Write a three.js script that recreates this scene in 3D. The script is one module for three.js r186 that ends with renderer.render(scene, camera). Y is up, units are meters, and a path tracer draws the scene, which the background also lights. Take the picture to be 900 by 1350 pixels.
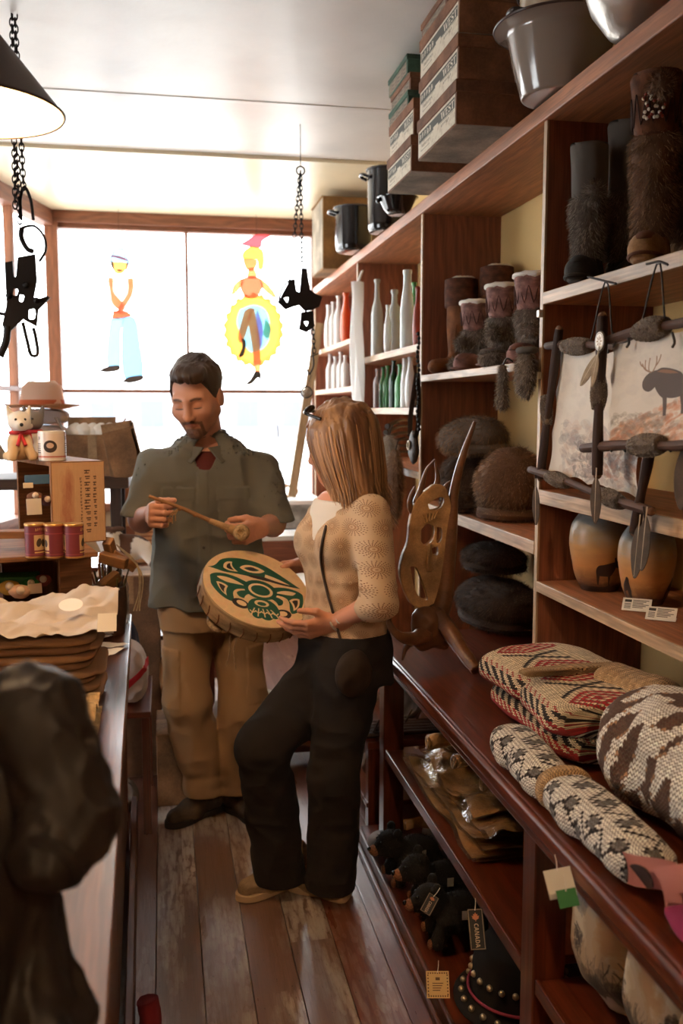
import * as THREE from 'three';
import { RoundedBoxGeometry } from 'three/addons/geometries/RoundedBoxGeometry.js';
import { mergeGeometries, mergeVertices, toCreasedNormals } from 'three/addons/utils/BufferGeometryUtils.js';
import { MeshSurfaceSampler } from 'three/addons/math/MeshSurfaceSampler.js';

// ---------- camera, sky, exposure ----------
const scene = new THREE.Scene();
const FOC = 1224, EYE = new THREE.Vector3(0, 1.62, 0), PITCH = 0.10985, YAW = 0.18857;   // focal length in pixels of the 900 x 1350 frame
const camera = new THREE.PerspectiveCamera(57.751, 900 / 1350, 0.05, 120);
camera.position.copy(EYE); camera.rotation.order = 'YXZ'; camera.rotation.set(-PITCH, -YAW, 0);
camera.focus = 2.55; camera.userData.fStop = 3.2;
scene.background = new THREE.Color(0.93, 0.97, 1.0); scene.backgroundIntensity = 12.0;     // bright overcast sky over the street
const renderer = new THREE.WebGLRenderer({ antialias: true });
renderer.toneMapping = THREE.LinearToneMapping; renderer.toneMappingExposure = 0.95;
renderer.shadowMap.enabled = true;

// ---------- pixels of the photograph to points ----------
const FW = new THREE.Vector3(Math.sin(YAW) * Math.cos(PITCH), -Math.sin(PITCH), -Math.cos(YAW) * Math.cos(PITCH));
const RT = new THREE.Vector3(Math.cos(YAW), 0, Math.sin(YAW)), UPV = new THREE.Vector3().crossVectors(RT, FW);
const V = (x, y, z) => new THREE.Vector3(x, y, z);
const ray = (x, y) => FW.clone().addScaledVector(RT, (x - 450) / FOC).addScaledVector(UPV, -(y - 675) / FOC);
const PX = (x, y, X) => { const d = ray(x, y); return EYE.clone().addScaledVector(d, X / d.x); };          // where the line of sight meets the plane x = X
const PY = (x, y, Y) => { const d = ray(x, y); return EYE.clone().addScaledVector(d, (Y - EYE.y) / d.y); };
const PZ = (x, y, Z) => { const d = ray(x, y); return EYE.clone().addScaledVector(d, Z / d.z); };

// ---------- random, noise ----------
let seedNow = 12345;
const seed = (s) => { seedNow = s >>> 0; };
const rnd = () => { seedNow = (seedNow + 0x6d2b79f5) | 0; let t = Math.imul(seedNow ^ (seedNow >>> 15), 1 | seedNow); t = (t + Math.imul(t ^ (t >>> 7), 61 | t)) ^ t; return ((t ^ (t >>> 14)) >>> 0) / 4294967296; };
const rr = (a, b) => a + (b - a) * rnd();
const hash3 = (x, y, z) => { let h = Math.imul(x, 374761393) + Math.imul(y, 668265263) + Math.imul(z, 2147483647 - 1274126177) | 0; h = Math.imul(h ^ (h >>> 13), 1274126177); return ((h ^ (h >>> 16)) >>> 0) / 4294967296; };
const fade = (t) => t * t * (3 - 2 * t), mixf = (a, b, t) => a + (b - a) * t, clampf = (x, a, b) => (x < a ? a : x > b ? b : x);
const sstep = (a, b, x) => fade(clampf((x - a) / (b - a), 0, 1));
function noise3(x, y, z) {
  const i = Math.floor(x), j = Math.floor(y), k = Math.floor(z), u = fade(x - i), v = fade(y - j), w = fade(z - k);
  return mixf(mixf(mixf(hash3(i, j, k), hash3(i + 1, j, k), u), mixf(hash3(i, j + 1, k), hash3(i + 1, j + 1, k), u), v),
    mixf(mixf(hash3(i, j, k + 1), hash3(i + 1, j, k + 1), u), mixf(hash3(i, j + 1, k + 1), hash3(i + 1, j + 1, k + 1), u), v), w) * 2 - 1;
}
const fbm = (x, y, z, o = 4) => { let s = 0, a = 0.5; for (let i = 0; i < o; i++) { s += a * noise3(x, y, z); x = x * 2.03 + 7.1; y = y * 2.03 + 3.7; z = z * 2.03 + 1.3; a *= 0.5; } return s; };

// ---------- scene building ----------
const taken = new Map();
const numbered = (n) => { const k = taken.get(n) || 0; taken.set(n, k + 1); return k ? n + '_' + String(k).padStart(3, '0') : n; };
function tag(o, label, category, group, kind) { if (label) o.userData.label = label; if (category) o.userData.category = category; if (group) o.userData.group = group; if (kind) o.userData.kind = kind; return o; }
function thing(name, label, category, pos, group, turn = 0) {
  const o = new THREE.Group(); o.name = numbered(name); scene.add(o); if (pos) o.position.copy(pos); o.rotation.y = turn; return tag(o, label, category, group);
}
function part(parent, name, geo, mat, pos, rot) {
  const m = new THREE.Mesh(geo, mat); m.name = name; m.castShadow = m.receiveShadow = true; parent.add(m);
  if (pos) m.position.copy(pos); if (rot) m.rotation.set(...rot); return m;
}
function single(name, label, category, geo, mat, pos, group, rot) { const m = part(scene, numbered(name), geo, mat, pos, rot); return tag(m, label, category, group); }
function structure(name, geo, mat, pos, rot) { const m = part(scene, numbered(name), geo, mat, pos, rot); m.userData.kind = 'structure'; m.userData.label = name.replace(/_/g, ' '); return m; }
function copyOf(root, label) { const c = root.clone(); c.name = numbered(root.name.replace(/_\d{3}$/, '')); scene.add(c); if (label) c.userData = { ...root.userData, label }; return c; }

// ---------- geometry helpers ----------
const merge = (list) => { const l = list.map((g) => { const n = g.index ? g.toNonIndexed() : g; for (const k of Object.keys(n.attributes)) if (!['position', 'normal', 'uv'].includes(k)) n.deleteAttribute(k); if (!n.attributes.uv) n.setAttribute('uv', new THREE.BufferAttribute(new Float32Array(n.attributes.position.count * 2), 2)); return n; }); return mergeGeometries(l); };
// uv in metres from the dominant face direction; u runs along the grain axis
function metricUV(g, grain = 'x', off = true) {
  const p = g.attributes.position, n = g.attributes.normal, uv = new Float32Array(p.count * 2), ou = off ? rnd() * 7 : 0, ov = off ? rnd() * 7 : 0;
  const gi = 'xyz'.indexOf(grain), P = [0, 0, 0], N = [0, 0, 0];
  for (let i = 0; i < p.count; i++) {
    P[0] = p.getX(i); P[1] = p.getY(i); P[2] = p.getZ(i); N[0] = Math.abs(n.getX(i)); N[1] = Math.abs(n.getY(i)); N[2] = Math.abs(n.getZ(i));
    const d = N[0] >= N[1] && N[0] >= N[2] ? 0 : N[1] >= N[2] ? 1 : 2; const ax = [0, 1, 2].filter((a) => a !== d);
    let a = ax[0], b = ax[1]; if (b === gi) { a = gi; b = ax[0]; }
    uv[i * 2] = P[a] + ou; uv[i * 2 + 1] = P[b] + ov;
  }
  g.setAttribute('uv', new THREE.BufferAttribute(uv, 2)); return g;
}
const bx = (w, h, d, r = 0.003, grain) => { const q = Math.min(r, w / 2.2, h / 2.2, d / 2.2); const g = new RoundedBoxGeometry(w, h, d, 1, q); return metricUV(g, grain || (w >= h && w >= d ? 'x' : h >= d ? 'y' : 'z')); };
const boxBetween = (x0, x1, y0, y1, z0, z1, r, grain) => bx(Math.abs(x1 - x0), Math.abs(y1 - y0), Math.abs(z1 - z0), r, grain).translate((x0 + x1) / 2, (y0 + y1) / 2, (z0 + z1) / 2);
const lathe = (pts, seg = 28) => new THREE.LatheGeometry(pts.map(([r, y]) => new THREE.Vector2(Math.max(r, 0.0001), y)), seg);
const curve = (pts, closed = false) => new THREE.CatmullRomCurve3(pts.map((p) => (p.isVector3 ? p : V(...p))), closed, 'centripetal');
const tube = (pts, r, seg = 24, rad = 6, closed = false) => new THREE.TubeGeometry(curve(pts, closed), seg, r, rad, closed);
// tube whose radius varies along its length: rf(t)
function vtube(pts, rf, seg = 24, rad = 8, flat = 1) {
  const c = curve(pts), fr = c.computeFrenetFrames(seg), pos = [], uv = [], idx = [], L = c.getLength();
  for (let i = 0; i <= seg; i++) { const t = i / seg, p = c.getPointAt(t), r = rf(t); for (let j = 0; j <= rad; j++) { const a = j / rad * Math.PI * 2, q = p.clone().addScaledVector(fr.normals[i], Math.cos(a) * r).addScaledVector(fr.binormals[i], Math.sin(a) * r * flat); pos.push(q.x, q.y, q.z); uv.push(t * L, j / rad * 0.1); } }
  for (let i = 0; i < seg; i++) for (let j = 0; j < rad; j++) { const a = i * (rad + 1) + j, b = a + rad + 1; idx.push(a, b, a + 1, b, b + 1, a + 1); }
  for (const [e, s] of [[0, 1], [seg, -1]]) { const p = c.getPointAt(e / seg), k = pos.length / 3; pos.push(p.x, p.y, p.z); uv.push(0, 0); for (let j = 0; j < rad; j++) { const a = e * (rad + 1) + j; s > 0 ? idx.push(k, a, a + 1) : idx.push(k, a + 1, a); } }
  const g = new THREE.BufferGeometry(); g.setAttribute('position', new THREE.Float32BufferAttribute(pos, 3)); g.setAttribute('uv', new THREE.Float32BufferAttribute(uv, 2)); g.setIndex(idx); g.computeVertexNormals(); return g;
}
const shapeOf = (pts, smooth) => { const s = new THREE.Shape(); if (smooth) { s.moveTo(...pts[0]); s.splineThru(pts.slice(1).concat([pts[0]]).map((p) => new THREE.Vector2(...p))); } else { pts.forEach((p, i) => (i ? s.lineTo(...p) : s.moveTo(...p))); s.closePath(); } return s; };
const extrude = (shape, depth, bevel = 0.002, cs = 8) => new THREE.ExtrudeGeometry(shape, { depth, bevelEnabled: bevel > 0, bevelSize: bevel, bevelThickness: bevel, bevelSegments: 2, curveSegments: cs });
const between = (g, a, b) => { const d = b.clone().sub(a), m = new THREE.Matrix4().lookAt(V(0, 0, 0), d, Math.abs(d.clone().normalize().y) > 0.95 ? V(1, 0, 0) : V(0, 1, 0)); return g.rotateX(-Math.PI / 2).applyMatrix4(m).translate(...a.clone().add(b).multiplyScalar(0.5).toArray()); };
const rod = (a, b, r, r2 = r, seg = 10) => { const L = a.distanceTo(b); const g = new THREE.CylinderGeometry(r2, r, L, seg, 1); g.attributes.uv.array.forEach((_, i, A) => { if (i % 2) A[i] *= L; else A[i] *= r * 6.28; }); const dir = b.clone().sub(a).normalize(); g.applyQuaternion(new THREE.Quaternion().setFromUnitVectors(V(0, 1, 0), dir)); return g.translate((a.x + b.x) / 2, (a.y + b.y) / 2, (a.z + b.z) / 2); };
function jitter(g, amp, freq) { const p = g.attributes.position, n = g.attributes.normal; for (let i = 0; i < p.count; i++) { const x = p.getX(i), y = p.getY(i), z = p.getZ(i), d = fbm(x * freq, y * freq, z * freq, 3) * amp; p.setXYZ(i, x + n.getX(i) * d, y + n.getY(i) * d, z + n.getZ(i) * d); } g.computeVertexNormals(); return g; }

// signed distance helpers (points as plain numbers)
const smin = (a, b, k) => { const h = Math.max(k - Math.abs(a - b), 0) / k; return Math.min(a, b) - h * h * k * 0.25; };
const smax = (a, b, k) => -smin(-a, -b, k);
function cone(p, a, b, ra, rb) { // capsule whose radius goes from ra to rb
  const bx_ = b.x - a.x, by = b.y - a.y, bz = b.z - a.z, px = p.x - a.x, py = p.y - a.y, pz = p.z - a.z;
  const t = clampf((px * bx_ + py * by + pz * bz) / (bx_ * bx_ + by * by + bz * bz + 1e-9), 0, 1), dx = px - bx_ * t, dy = py - by * t, dz = pz - bz * t;
  return Math.sqrt(dx * dx + dy * dy + dz * dz) - (ra + (rb - ra) * t);
}
const ell = (p, cx, cy, cz, rx, ry, rz) => { const x = (p.x - cx) / rx, y = (p.y - cy) / ry, z = (p.z - cz) / rz, k = Math.sqrt(x * x + y * y + z * z); const g = Math.sqrt(x * x / (rx * rx) + y * y / (ry * ry) + z * z / (rz * rz)); return g < 1e-6 ? -Math.min(rx, ry, rz) : k * (k - 1) / g; };
// upright body section given by rows [y, half width, half depth, z offset, x offset]
function stack(p, T) {
  let i = 0; const n = T.length; while (i < n - 2 && p.y > T[i + 1][0]) i++;
  const A = T[i], B = T[i + 1], t = fade(clampf((p.y - A[0]) / (B[0] - A[0]), 0, 1)) * 0.5 + clampf((p.y - A[0]) / (B[0] - A[0]), 0, 1) * 0.5;
  const a = mixf(A[1], B[1], t), b = mixf(A[2], B[2], t), oz = mixf(A[3] || 0, B[3] || 0, t), ox = mixf(A[4] || 0, B[4] || 0, t);
  const x = (p.x - ox) / a, z = (p.z - oz) / b, d = (Math.pow(Math.abs(x) ** 2.3 + Math.abs(z) ** 2.3, 1 / 2.3) - 1) * Math.min(a, b);
  return Math.max(d, T[0][0] - p.y, p.y - T[n - 1][0]);
}
// surface nets over a grid: smooth closed mesh of f < 0
function nets(f, lo, hi, cell, colorOf) {
  const nx = Math.ceil((hi.x - lo.x) / cell) + 1, ny = Math.ceil((hi.y - lo.y) / cell) + 1, nz = Math.ceil((hi.z - lo.z) / cell) + 1, F = new Float32Array(nx * ny * nz), p = V(0, 0, 0);
  const at = (i, j, k) => i + nx * (j + ny * k);
  for (let k = 0; k < nz; k++) for (let j = 0; j < ny; j++) for (let i = 0; i < nx; i++) { p.set(lo.x + i * cell, lo.y + j * cell, lo.z + k * cell); F[at(i, j, k)] = f(p); }
  const id = new Int32Array(nx * ny * nz).fill(-1), pos = [], nor = [], col = [], idx = [], e = cell * 0.4;
  for (let k = 0; k < nz - 1; k++) for (let j = 0; j < ny - 1; j++) for (let i = 0; i < nx - 1; i++) {
    let c = 0, sx = 0, sy = 0, sz = 0, m = 0;
    const v = []; for (let q = 0; q < 8; q++) { const w = F[at(i + (q & 1), j + ((q >> 1) & 1), k + (q >> 2))]; v.push(w); if (w < 0) m++; }
    if (m === 0 || m === 8) continue;
    for (let q = 0; q < 8; q++) for (const b of [1, 2, 4]) { if (q & b) continue; const r = q | b; if ((v[q] < 0) === (v[r] < 0)) continue; const t = v[q] / (v[q] - v[r]); sx += (q & 1) + (b === 1 ? t : 0); sy += ((q >> 1) & 1) + (b === 2 ? t : 0); sz += (q >> 2) + (b === 4 ? t : 0); c++; }
    const x = lo.x + (i + sx / c) * cell, y = lo.y + (j + sy / c) * cell, z = lo.z + (k + sz / c) * cell;
    id[at(i, j, k)] = pos.length / 3; pos.push(x, y, z);
    const n = V(f(p.set(x + e, y, z)) - f(p.set(x - e, y, z)), f(p.set(x, y + e, z)) - f(p.set(x, y - e, z)), f(p.set(x, y, z + e)) - f(p.set(x, y, z - e))).normalize(); nor.push(n.x, n.y, n.z);
    if (colorOf) { const q = colorOf(p.set(x, y, z), n); col.push(q[0], q[1], q[2]); }
  }
  for (let k = 1; k < nz - 1; k++) for (let j = 1; j < ny - 1; j++) for (let i = 1; i < nx - 1; i++) {
    const a = F[at(i, j, k)] < 0;
    for (let ax = 0; ax < 3; ax++) {
      const b = F[ax === 0 ? at(i + 1, j, k) : ax === 1 ? at(i, j + 1, k) : at(i, j, k + 1)] < 0; if (a === b) continue;
      const q = ax === 0 ? [at(i, j - 1, k - 1), at(i, j, k - 1), at(i, j, k), at(i, j - 1, k)] : ax === 1 ? [at(i - 1, j, k - 1), at(i - 1, j, k), at(i, j, k), at(i, j, k - 1)] : [at(i - 1, j - 1, k), at(i, j - 1, k), at(i, j, k), at(i - 1, j, k)];
      const w = q.map((x) => id[x]); if (w.some((x) => x < 0)) continue;
      a ? idx.push(w[0], w[1], w[2], w[0], w[2], w[3]) : idx.push(w[0], w[2], w[1], w[0], w[3], w[2]);
    }
  }
  const g = new THREE.BufferGeometry(); g.setAttribute('position', new THREE.Float32BufferAttribute(pos, 3)); g.setAttribute('normal', new THREE.Float32BufferAttribute(nor, 3)); if (colorOf) g.setAttribute('color', new THREE.Float32BufferAttribute(col, 3));
  g.setIndex(idx); return g;
}
// uv round an upright axis, in metres
function wrapUV(g, R = 0.2, cx = 0, cz = 0) { const p = g.attributes.position, uv = new Float32Array(p.count * 2); for (let i = 0; i < p.count; i++) { uv[i * 2] = Math.atan2(p.getX(i) - cx, p.getZ(i) - cz) * R; uv[i * 2 + 1] = p.getY(i); } g.setAttribute('uv', new THREE.BufferAttribute(uv, 2)); return g; }
const planeUV = (g, ax = 'xy', s = 1) => { const p = g.attributes.position, uv = new Float32Array(p.count * 2), a = 'xyz'.indexOf(ax[0]), b = 'xyz'.indexOf(ax[1]); for (let i = 0; i < p.count; i++) { uv[i * 2] = p.array[i * 3 + a] * s; uv[i * 2 + 1] = p.array[i * 3 + b] * s; } g.setAttribute('uv', new THREE.BufferAttribute(uv, 2)); return g; };

// ---------- textures ----------
function canvas(w, h, draw, repeat = false) {
  const c = document.createElement('canvas'); c.width = w; c.height = h; draw(c.getContext('2d'), w, h);
  const t = new THREE.CanvasTexture(c); t.colorSpace = THREE.SRGBColorSpace; t.magFilter = THREE.LinearFilter; if (repeat) t.wrapS = t.wrapT = THREE.RepeatWrapping; return t;
}
function field(w, h, fn, srgb = false) { // fn(u, v) -> grey or [r, g, b] in 0..1
  const d = new Uint8Array(w * h * 4); for (let y = 0; y < h; y++) for (let x = 0; x < w; x++) { const q = fn(x / w, y / h), o = (y * w + x) * 4; if (q.length) { d[o] = clampf(q[0], 0, 1) * 255; d[o + 1] = clampf(q[1], 0, 1) * 255; d[o + 2] = clampf(q[2], 0, 1) * 255; } else d[o] = d[o + 1] = d[o + 2] = clampf(q, 0, 1) * 255; d[o + 3] = 255; }
  const t = new THREE.DataTexture(d, w, h); t.magFilter = THREE.LinearFilter; t.wrapS = t.wrapT = THREE.RepeatWrapping; if (srgb) t.colorSpace = THREE.SRGBColorSpace; t.needsUpdate = true; return t;
}
// tileable noise on a torus
const tn = (u, v, fu, fv, s = 0) => { const i = Math.floor(u * fu), j = Math.floor(v * fv), a = fade(u * fu - i), b = fade(v * fv - j), m = (x, n) => ((x % n) + n) % n; return mixf(mixf(hash3(m(i, fu), m(j, fv), s), hash3(m(i + 1, fu), m(j, fv), s), a), mixf(hash3(m(i, fu), m(j + 1, fv), s), hash3(m(i + 1, fu), m(j + 1, fv), s), a), b); };
const tf = (u, v, fu, fv, s = 0, o = 4) => { let r = 0, a = 0.5, n = 0; for (let k = 0; k < o; k++) { r += a * tn(u, v, fu << k, fv << k, s + k); n += a; a *= 0.5; } return r / n; };
// unreadable print: a row of broken strokes
const marks = (c, x, y, w, h, n) => { for (let i = 0; i < n; i++) { const cw = w / n, X = x + i * cw, k = hash3(i, n, Math.round(x + y)); c.fillRect(X + cw * 0.12, y, cw * 0.2, h * (0.7 + 0.3 * k)); c.fillRect(X + cw * (0.4 + 0.2 * k), y + h * 0.25 * k, cw * 0.18, h * (0.5 + 0.3 * k)); if (k > 0.4) c.fillRect(X + cw * 0.12, y + h * (k * 0.7), cw * 0.5, h * 0.14); } };
const rep = (t, x, y = x) => { const c = t.clone(); c.repeat.set(x, y); c.needsUpdate = true; return c; };
const woodT = field(1024, 512, (u, v) => { const w = v + 0.02 * tf(u, v, 4, 6, 3); const ring = 0.5 + 0.5 * Math.sin((w * 22 + 3 * tf(u, v, 3, 8, 9)) * 6.283); const fine = tf(u, w % 1, 8, 256, 5, 3); const b = 0.70 + 0.16 * ring * tf(u, v, 2, 4, 20) + 0.26 * (fine - 0.5) + 0.14 * (tf(u, v, 3, 5, 31) - 0.5); return [b * 1.02, b * 0.97, b * 0.92]; }, true);
const grainB = field(512, 512, (u, v) => tf(u, v, 4, 128, 7, 3));
const noiseT = field(512, 512, (u, v) => tf(u, v, 8, 8, 40, 6));
const mottleT = field(512, 512, (u, v) => { const b = 0.72 + 0.5 * (tf(u, v, 4, 4, 60, 6) - 0.5) + 0.12 * (tf(u, v, 64, 64, 61, 2) - 0.5); return [b, b * 0.99, b * 0.97]; }, true);
const weaveT = field(256, 256, (u, v) => 0.5 + 0.25 * Math.sin(u * 6.283 * 32) * (Math.sin(v * 6.283 * 32) > 0 ? 1 : -1) + 0.25 * (tf(u, v, 64, 64, 80, 2) - 0.5));
const furT = field(512, 512, (u, v) => { const b = 0.55 + 0.9 * (tf(u, v, 96, 12, 90, 3) - 0.5) + 0.4 * (tf(u, v, 6, 6, 95, 4) - 0.5); return [b * 1.02, b * 0.98, b * 0.94]; }, true);
const rgb = (r, g, b) => new THREE.Color().setRGB(r / 255, g / 255, b / 255, THREE.SRGBColorSpace);
const lin = (r, g, b) => { const c = rgb(r, g, b); return [c.r, c.g, c.b]; };
const std = (o) => new THREE.MeshPhysicalMaterial({ side: THREE.DoubleSide, ...o });
const wood = (c, rough = 0.55, o = {}) => std({ color: c, map: woodT, bumpMap: grainB, bumpScale: 0.0006, roughness: rough, ...o });
const plain = (c, rough = 0.7, o = {}) => std({ color: c, roughness: rough, ...o });
const cloth = (c, o = {}) => std({ color: c, roughness: 0.95, bumpMap: rep(weaveT, 14), bumpScale: 0.0006, ...o });
const mottled = (c, s = 3, rough = 0.8, o = {}) => std({ color: c, map: rep(mottleT, s), roughness: rough, ...o });
// ---------- materials of the room ----------
const M = {};
M.shelf = wood(rgb(222, 152, 108), 0.5); M.divider = wood(rgb(176, 108, 78), 0.6); M.edge = wood(rgb(238, 206, 168), 0.5); M.counter = wood(rgb(128, 62, 38), 0.28, { clearcoat: 0.25, clearcoatRoughness: 0.25 });
const faintT = field(256, 256, (u, v) => 0.94 + 0.12 * (tf(u, v, 3, 3, 66, 5) - 0.5), true); const painted = (c, rough, o = {}) => std({ color: c, map: faintT, roughness: rough, ...o });
M.yellow = painted(rgb(228, 190, 122), 0.75); M.ceil = painted(rgb(246, 240, 232), 0.33, { bumpMap: noiseT, bumpScale: 0.002 }); M.cream = painted(rgb(252, 236, 200), 0.3);
M.frame = wood(rgb(168, 112, 84), 0.5); M.whitePaint = painted(rgb(236, 232, 226), 0.45); M.black = plain(rgb(22, 19, 18), 0.5); M.iron = std({ color: rgb(40, 34, 31), roughness: 0.55, metalness: 0.6 });
M.glass = new THREE.MeshPhysicalMaterial({ color: 0xffffff, transmission: 1, thickness: 0, roughness: 0, ior: 1.45, side: THREE.DoubleSide });
M.plaster = painted(rgb(214, 196, 165), 0.85);

// ---------- room shell ----------
const CEIL = 2.985, ZW = -6.85, XR = 1.45, XL = -2.6, ZB = 3.2, XS = 1.10, TOPB = 2.446, CH = 0.80, CX = 0.724;
// floor: boards that run towards the window
const floor = new THREE.Group(); floor.name = 'floor'; floor.userData = { kind: 'structure', label: 'worn red painted board floor' }; scene.add(floor);
part(floor, 'subfloor', boxBetween(XL - 0.1, XR + 0.1, -0.14, -0.022, ZW - 0.1, ZB + 0.1, 0.001), plain(rgb(30, 20, 16), 0.9));
const floorT = [0, 1, 2, 3].map((k) => canvas(512, 2048, (c, w, h) => {   // 0, 1: painted boards; 2, 3: walked lane boards, scuffed to grey wood and painted paler as window sheen
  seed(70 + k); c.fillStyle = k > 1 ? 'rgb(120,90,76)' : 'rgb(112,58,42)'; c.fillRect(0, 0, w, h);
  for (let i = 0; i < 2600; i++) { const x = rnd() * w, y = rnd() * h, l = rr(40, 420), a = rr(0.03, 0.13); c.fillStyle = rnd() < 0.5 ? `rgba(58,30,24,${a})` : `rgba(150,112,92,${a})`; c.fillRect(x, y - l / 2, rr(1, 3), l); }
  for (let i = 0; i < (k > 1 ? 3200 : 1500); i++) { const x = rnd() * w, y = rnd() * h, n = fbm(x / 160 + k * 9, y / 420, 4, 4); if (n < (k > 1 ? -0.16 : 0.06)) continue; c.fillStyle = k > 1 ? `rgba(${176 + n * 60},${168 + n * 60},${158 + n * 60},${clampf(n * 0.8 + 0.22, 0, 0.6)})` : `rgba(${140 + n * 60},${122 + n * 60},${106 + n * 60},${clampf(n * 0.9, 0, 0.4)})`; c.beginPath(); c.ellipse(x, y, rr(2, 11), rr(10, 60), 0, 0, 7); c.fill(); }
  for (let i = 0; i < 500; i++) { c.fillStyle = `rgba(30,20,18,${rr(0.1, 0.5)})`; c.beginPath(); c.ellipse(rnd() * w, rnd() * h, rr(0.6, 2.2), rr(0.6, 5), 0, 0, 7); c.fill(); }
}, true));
const floorRough = field(256, 512, (u, v) => 0.22 + 0.42 * tf(u, v, 12, 6, 120, 5));
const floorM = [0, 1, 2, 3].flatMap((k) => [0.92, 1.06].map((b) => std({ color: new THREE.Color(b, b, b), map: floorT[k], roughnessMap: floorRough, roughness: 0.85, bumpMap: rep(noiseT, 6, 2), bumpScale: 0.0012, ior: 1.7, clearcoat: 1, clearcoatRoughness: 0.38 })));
{
  seed(5); const W = 0.134; let n = 0;
  for (let x = XL; x < XR; x += W) {
    const g = bx(W - 0.0012, 0.024, ZB - ZW, 0.002, 'z'), uv = g.attributes.uv, p = g.attributes.position, o = rnd();
    for (let i = 0; i < p.count; i++) uv.setXY(i, o + p.getX(i) * 2.0, p.getZ(i) * 0.5 + o * 3);
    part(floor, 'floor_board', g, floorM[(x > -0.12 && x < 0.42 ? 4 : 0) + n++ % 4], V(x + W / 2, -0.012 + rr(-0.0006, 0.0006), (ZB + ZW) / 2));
  }
}
structure('ceiling', boxBetween(XL - 0.1, XR + 0.1, CEIL + 0.02, CEIL + 0.14, -5.26, ZB + 0.1, 0.002), M.ceil);
tag(structure('trim_4', boxBetween(XL - 0.1, XR + 0.1, CEIL, CEIL + 0.14, ZW - 0.15, -5.262, 0.002), M.cream), 'cream painted ceiling panel above the window bay');
for (let i = 0; i < 5; i++) { // panel joints on the ceiling
  const z = -4.4 + i * 1.22; tag(structure('trim_' + (5 + i), boxBetween(XL, XR, CEIL + 0.0165, CEIL + 0.021, z, z + 0.035, 0.001), M.ceil), 'flat painted ceiling joint strip');
}
structure('wall_right', boxBetween(XR, XR + 0.12, 0, CEIL + 0.02, ZW - 0.1, ZB + 0.1, 0.001), M.yellow);
for (const [n, y0, y1, z0, z1] of [['wall_left', 0, CEIL + 0.02, -5.12, -3.5], ['wall_left_rear', 0, CEIL + 0.02, -2.3, ZB + 0.1], ['wall_left_sill', 0, 1.1, -3.5, -2.3], ['wall_left_head', 2.4, CEIL + 0.02, -3.5, -2.3]]) structure(n, boxBetween(XL - 0.12, XL, y0, y1, z0, z1, 0.001), M.plaster);
{ // second shop window, in the left wall outside the frame: it lights the shelves and shows in the enamel basin
  const w = new THREE.Group(); w.name = 'window_3'; w.userData = { kind: 'structure', label: 'shop window in the left wall' }; scene.add(w);
  for (const [y0, y1, z0, z1] of [[1.1, 1.15, -3.5, -2.3], [2.35, 2.4, -3.5, -2.3], [1.15, 2.35, -3.5, -3.45], [1.15, 2.35, -2.35, -2.3], [1.15, 2.35, -2.925, -2.875]]) part(w, 'frame_bar', boxBetween(XL - 0.09, XL - 0.02, y0, y1, z0, z1, 0.003), M.frame);
  for (const z of [-3.19, -2.61]) part(w, 'pane', new THREE.PlaneGeometry(0.52, 1.2), M.glass, V(XL - 0.05, 1.75, z), [0, Math.PI / 2, 0]);
}
structure('wall_rear', boxBetween(XL - 0.12, XR + 0.12, 0, CEIL + 0.02, ZB, ZB + 0.12, 0.001), M.plaster);
structure('wall_front', boxBetween(-0.74, XR + 0.1, 0, 0.93, ZW - 0.12, ZW, 0.002), M.plaster);
// shop window: a frame, a mullion, a transom, four panes
const WX0 = -0.745, WX1 = 1.43, WTOP = 2.985, WBOT = 0.93, TR = 1.752, MU = 0.185;
{
  const w = new THREE.Group(); w.name = 'window_1'; w.userData = { kind: 'structure', label: 'large shop window in a red-brown wooden frame' }; scene.add(w);
  const f = (n, x0, x1, y0, y1, d = 0.07, zo = 0) => part(w, n, boxBetween(x0, x1, y0, y1, ZW - d + zo, ZW + zo, 0.004), M.frame);
  f('head', WX0, WX1, 2.905, 2.986, 0.1, 0.035); f('head_moulding', WX0, WX1, 2.872, 2.908); f('sill', WX0, WX1, 0.90, 0.955, 0.16, 0.06);
  f('jamb', WX0 - 0.035, WX0 + 0.055, 0.93, 2.985, 0.1, 0.03); f('jamb', 1.085, WX1, 0.93, 2.985, 0.1, 0.0); f('mullion', MU - 0.011, MU + 0.011, 0.95, 2.88, 0.04); f('transom', WX0 + 0.05, 1.09, TR - 0.013, TR + 0.013, 0.045, 0.003);
  for (const [a, b] of [[WX0 + 0.05, MU - 0.01], [MU + 0.01, 1.09]]) for (const [c, d] of [[0.95, TR - 0.01], [TR + 0.01, 2.875]]) part(w, 'pane', new THREE.PlaneGeometry(b - a, d - c), M.glass, V((a + b) / 2, (c + d) / 2, ZW - 0.03));
}
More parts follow.
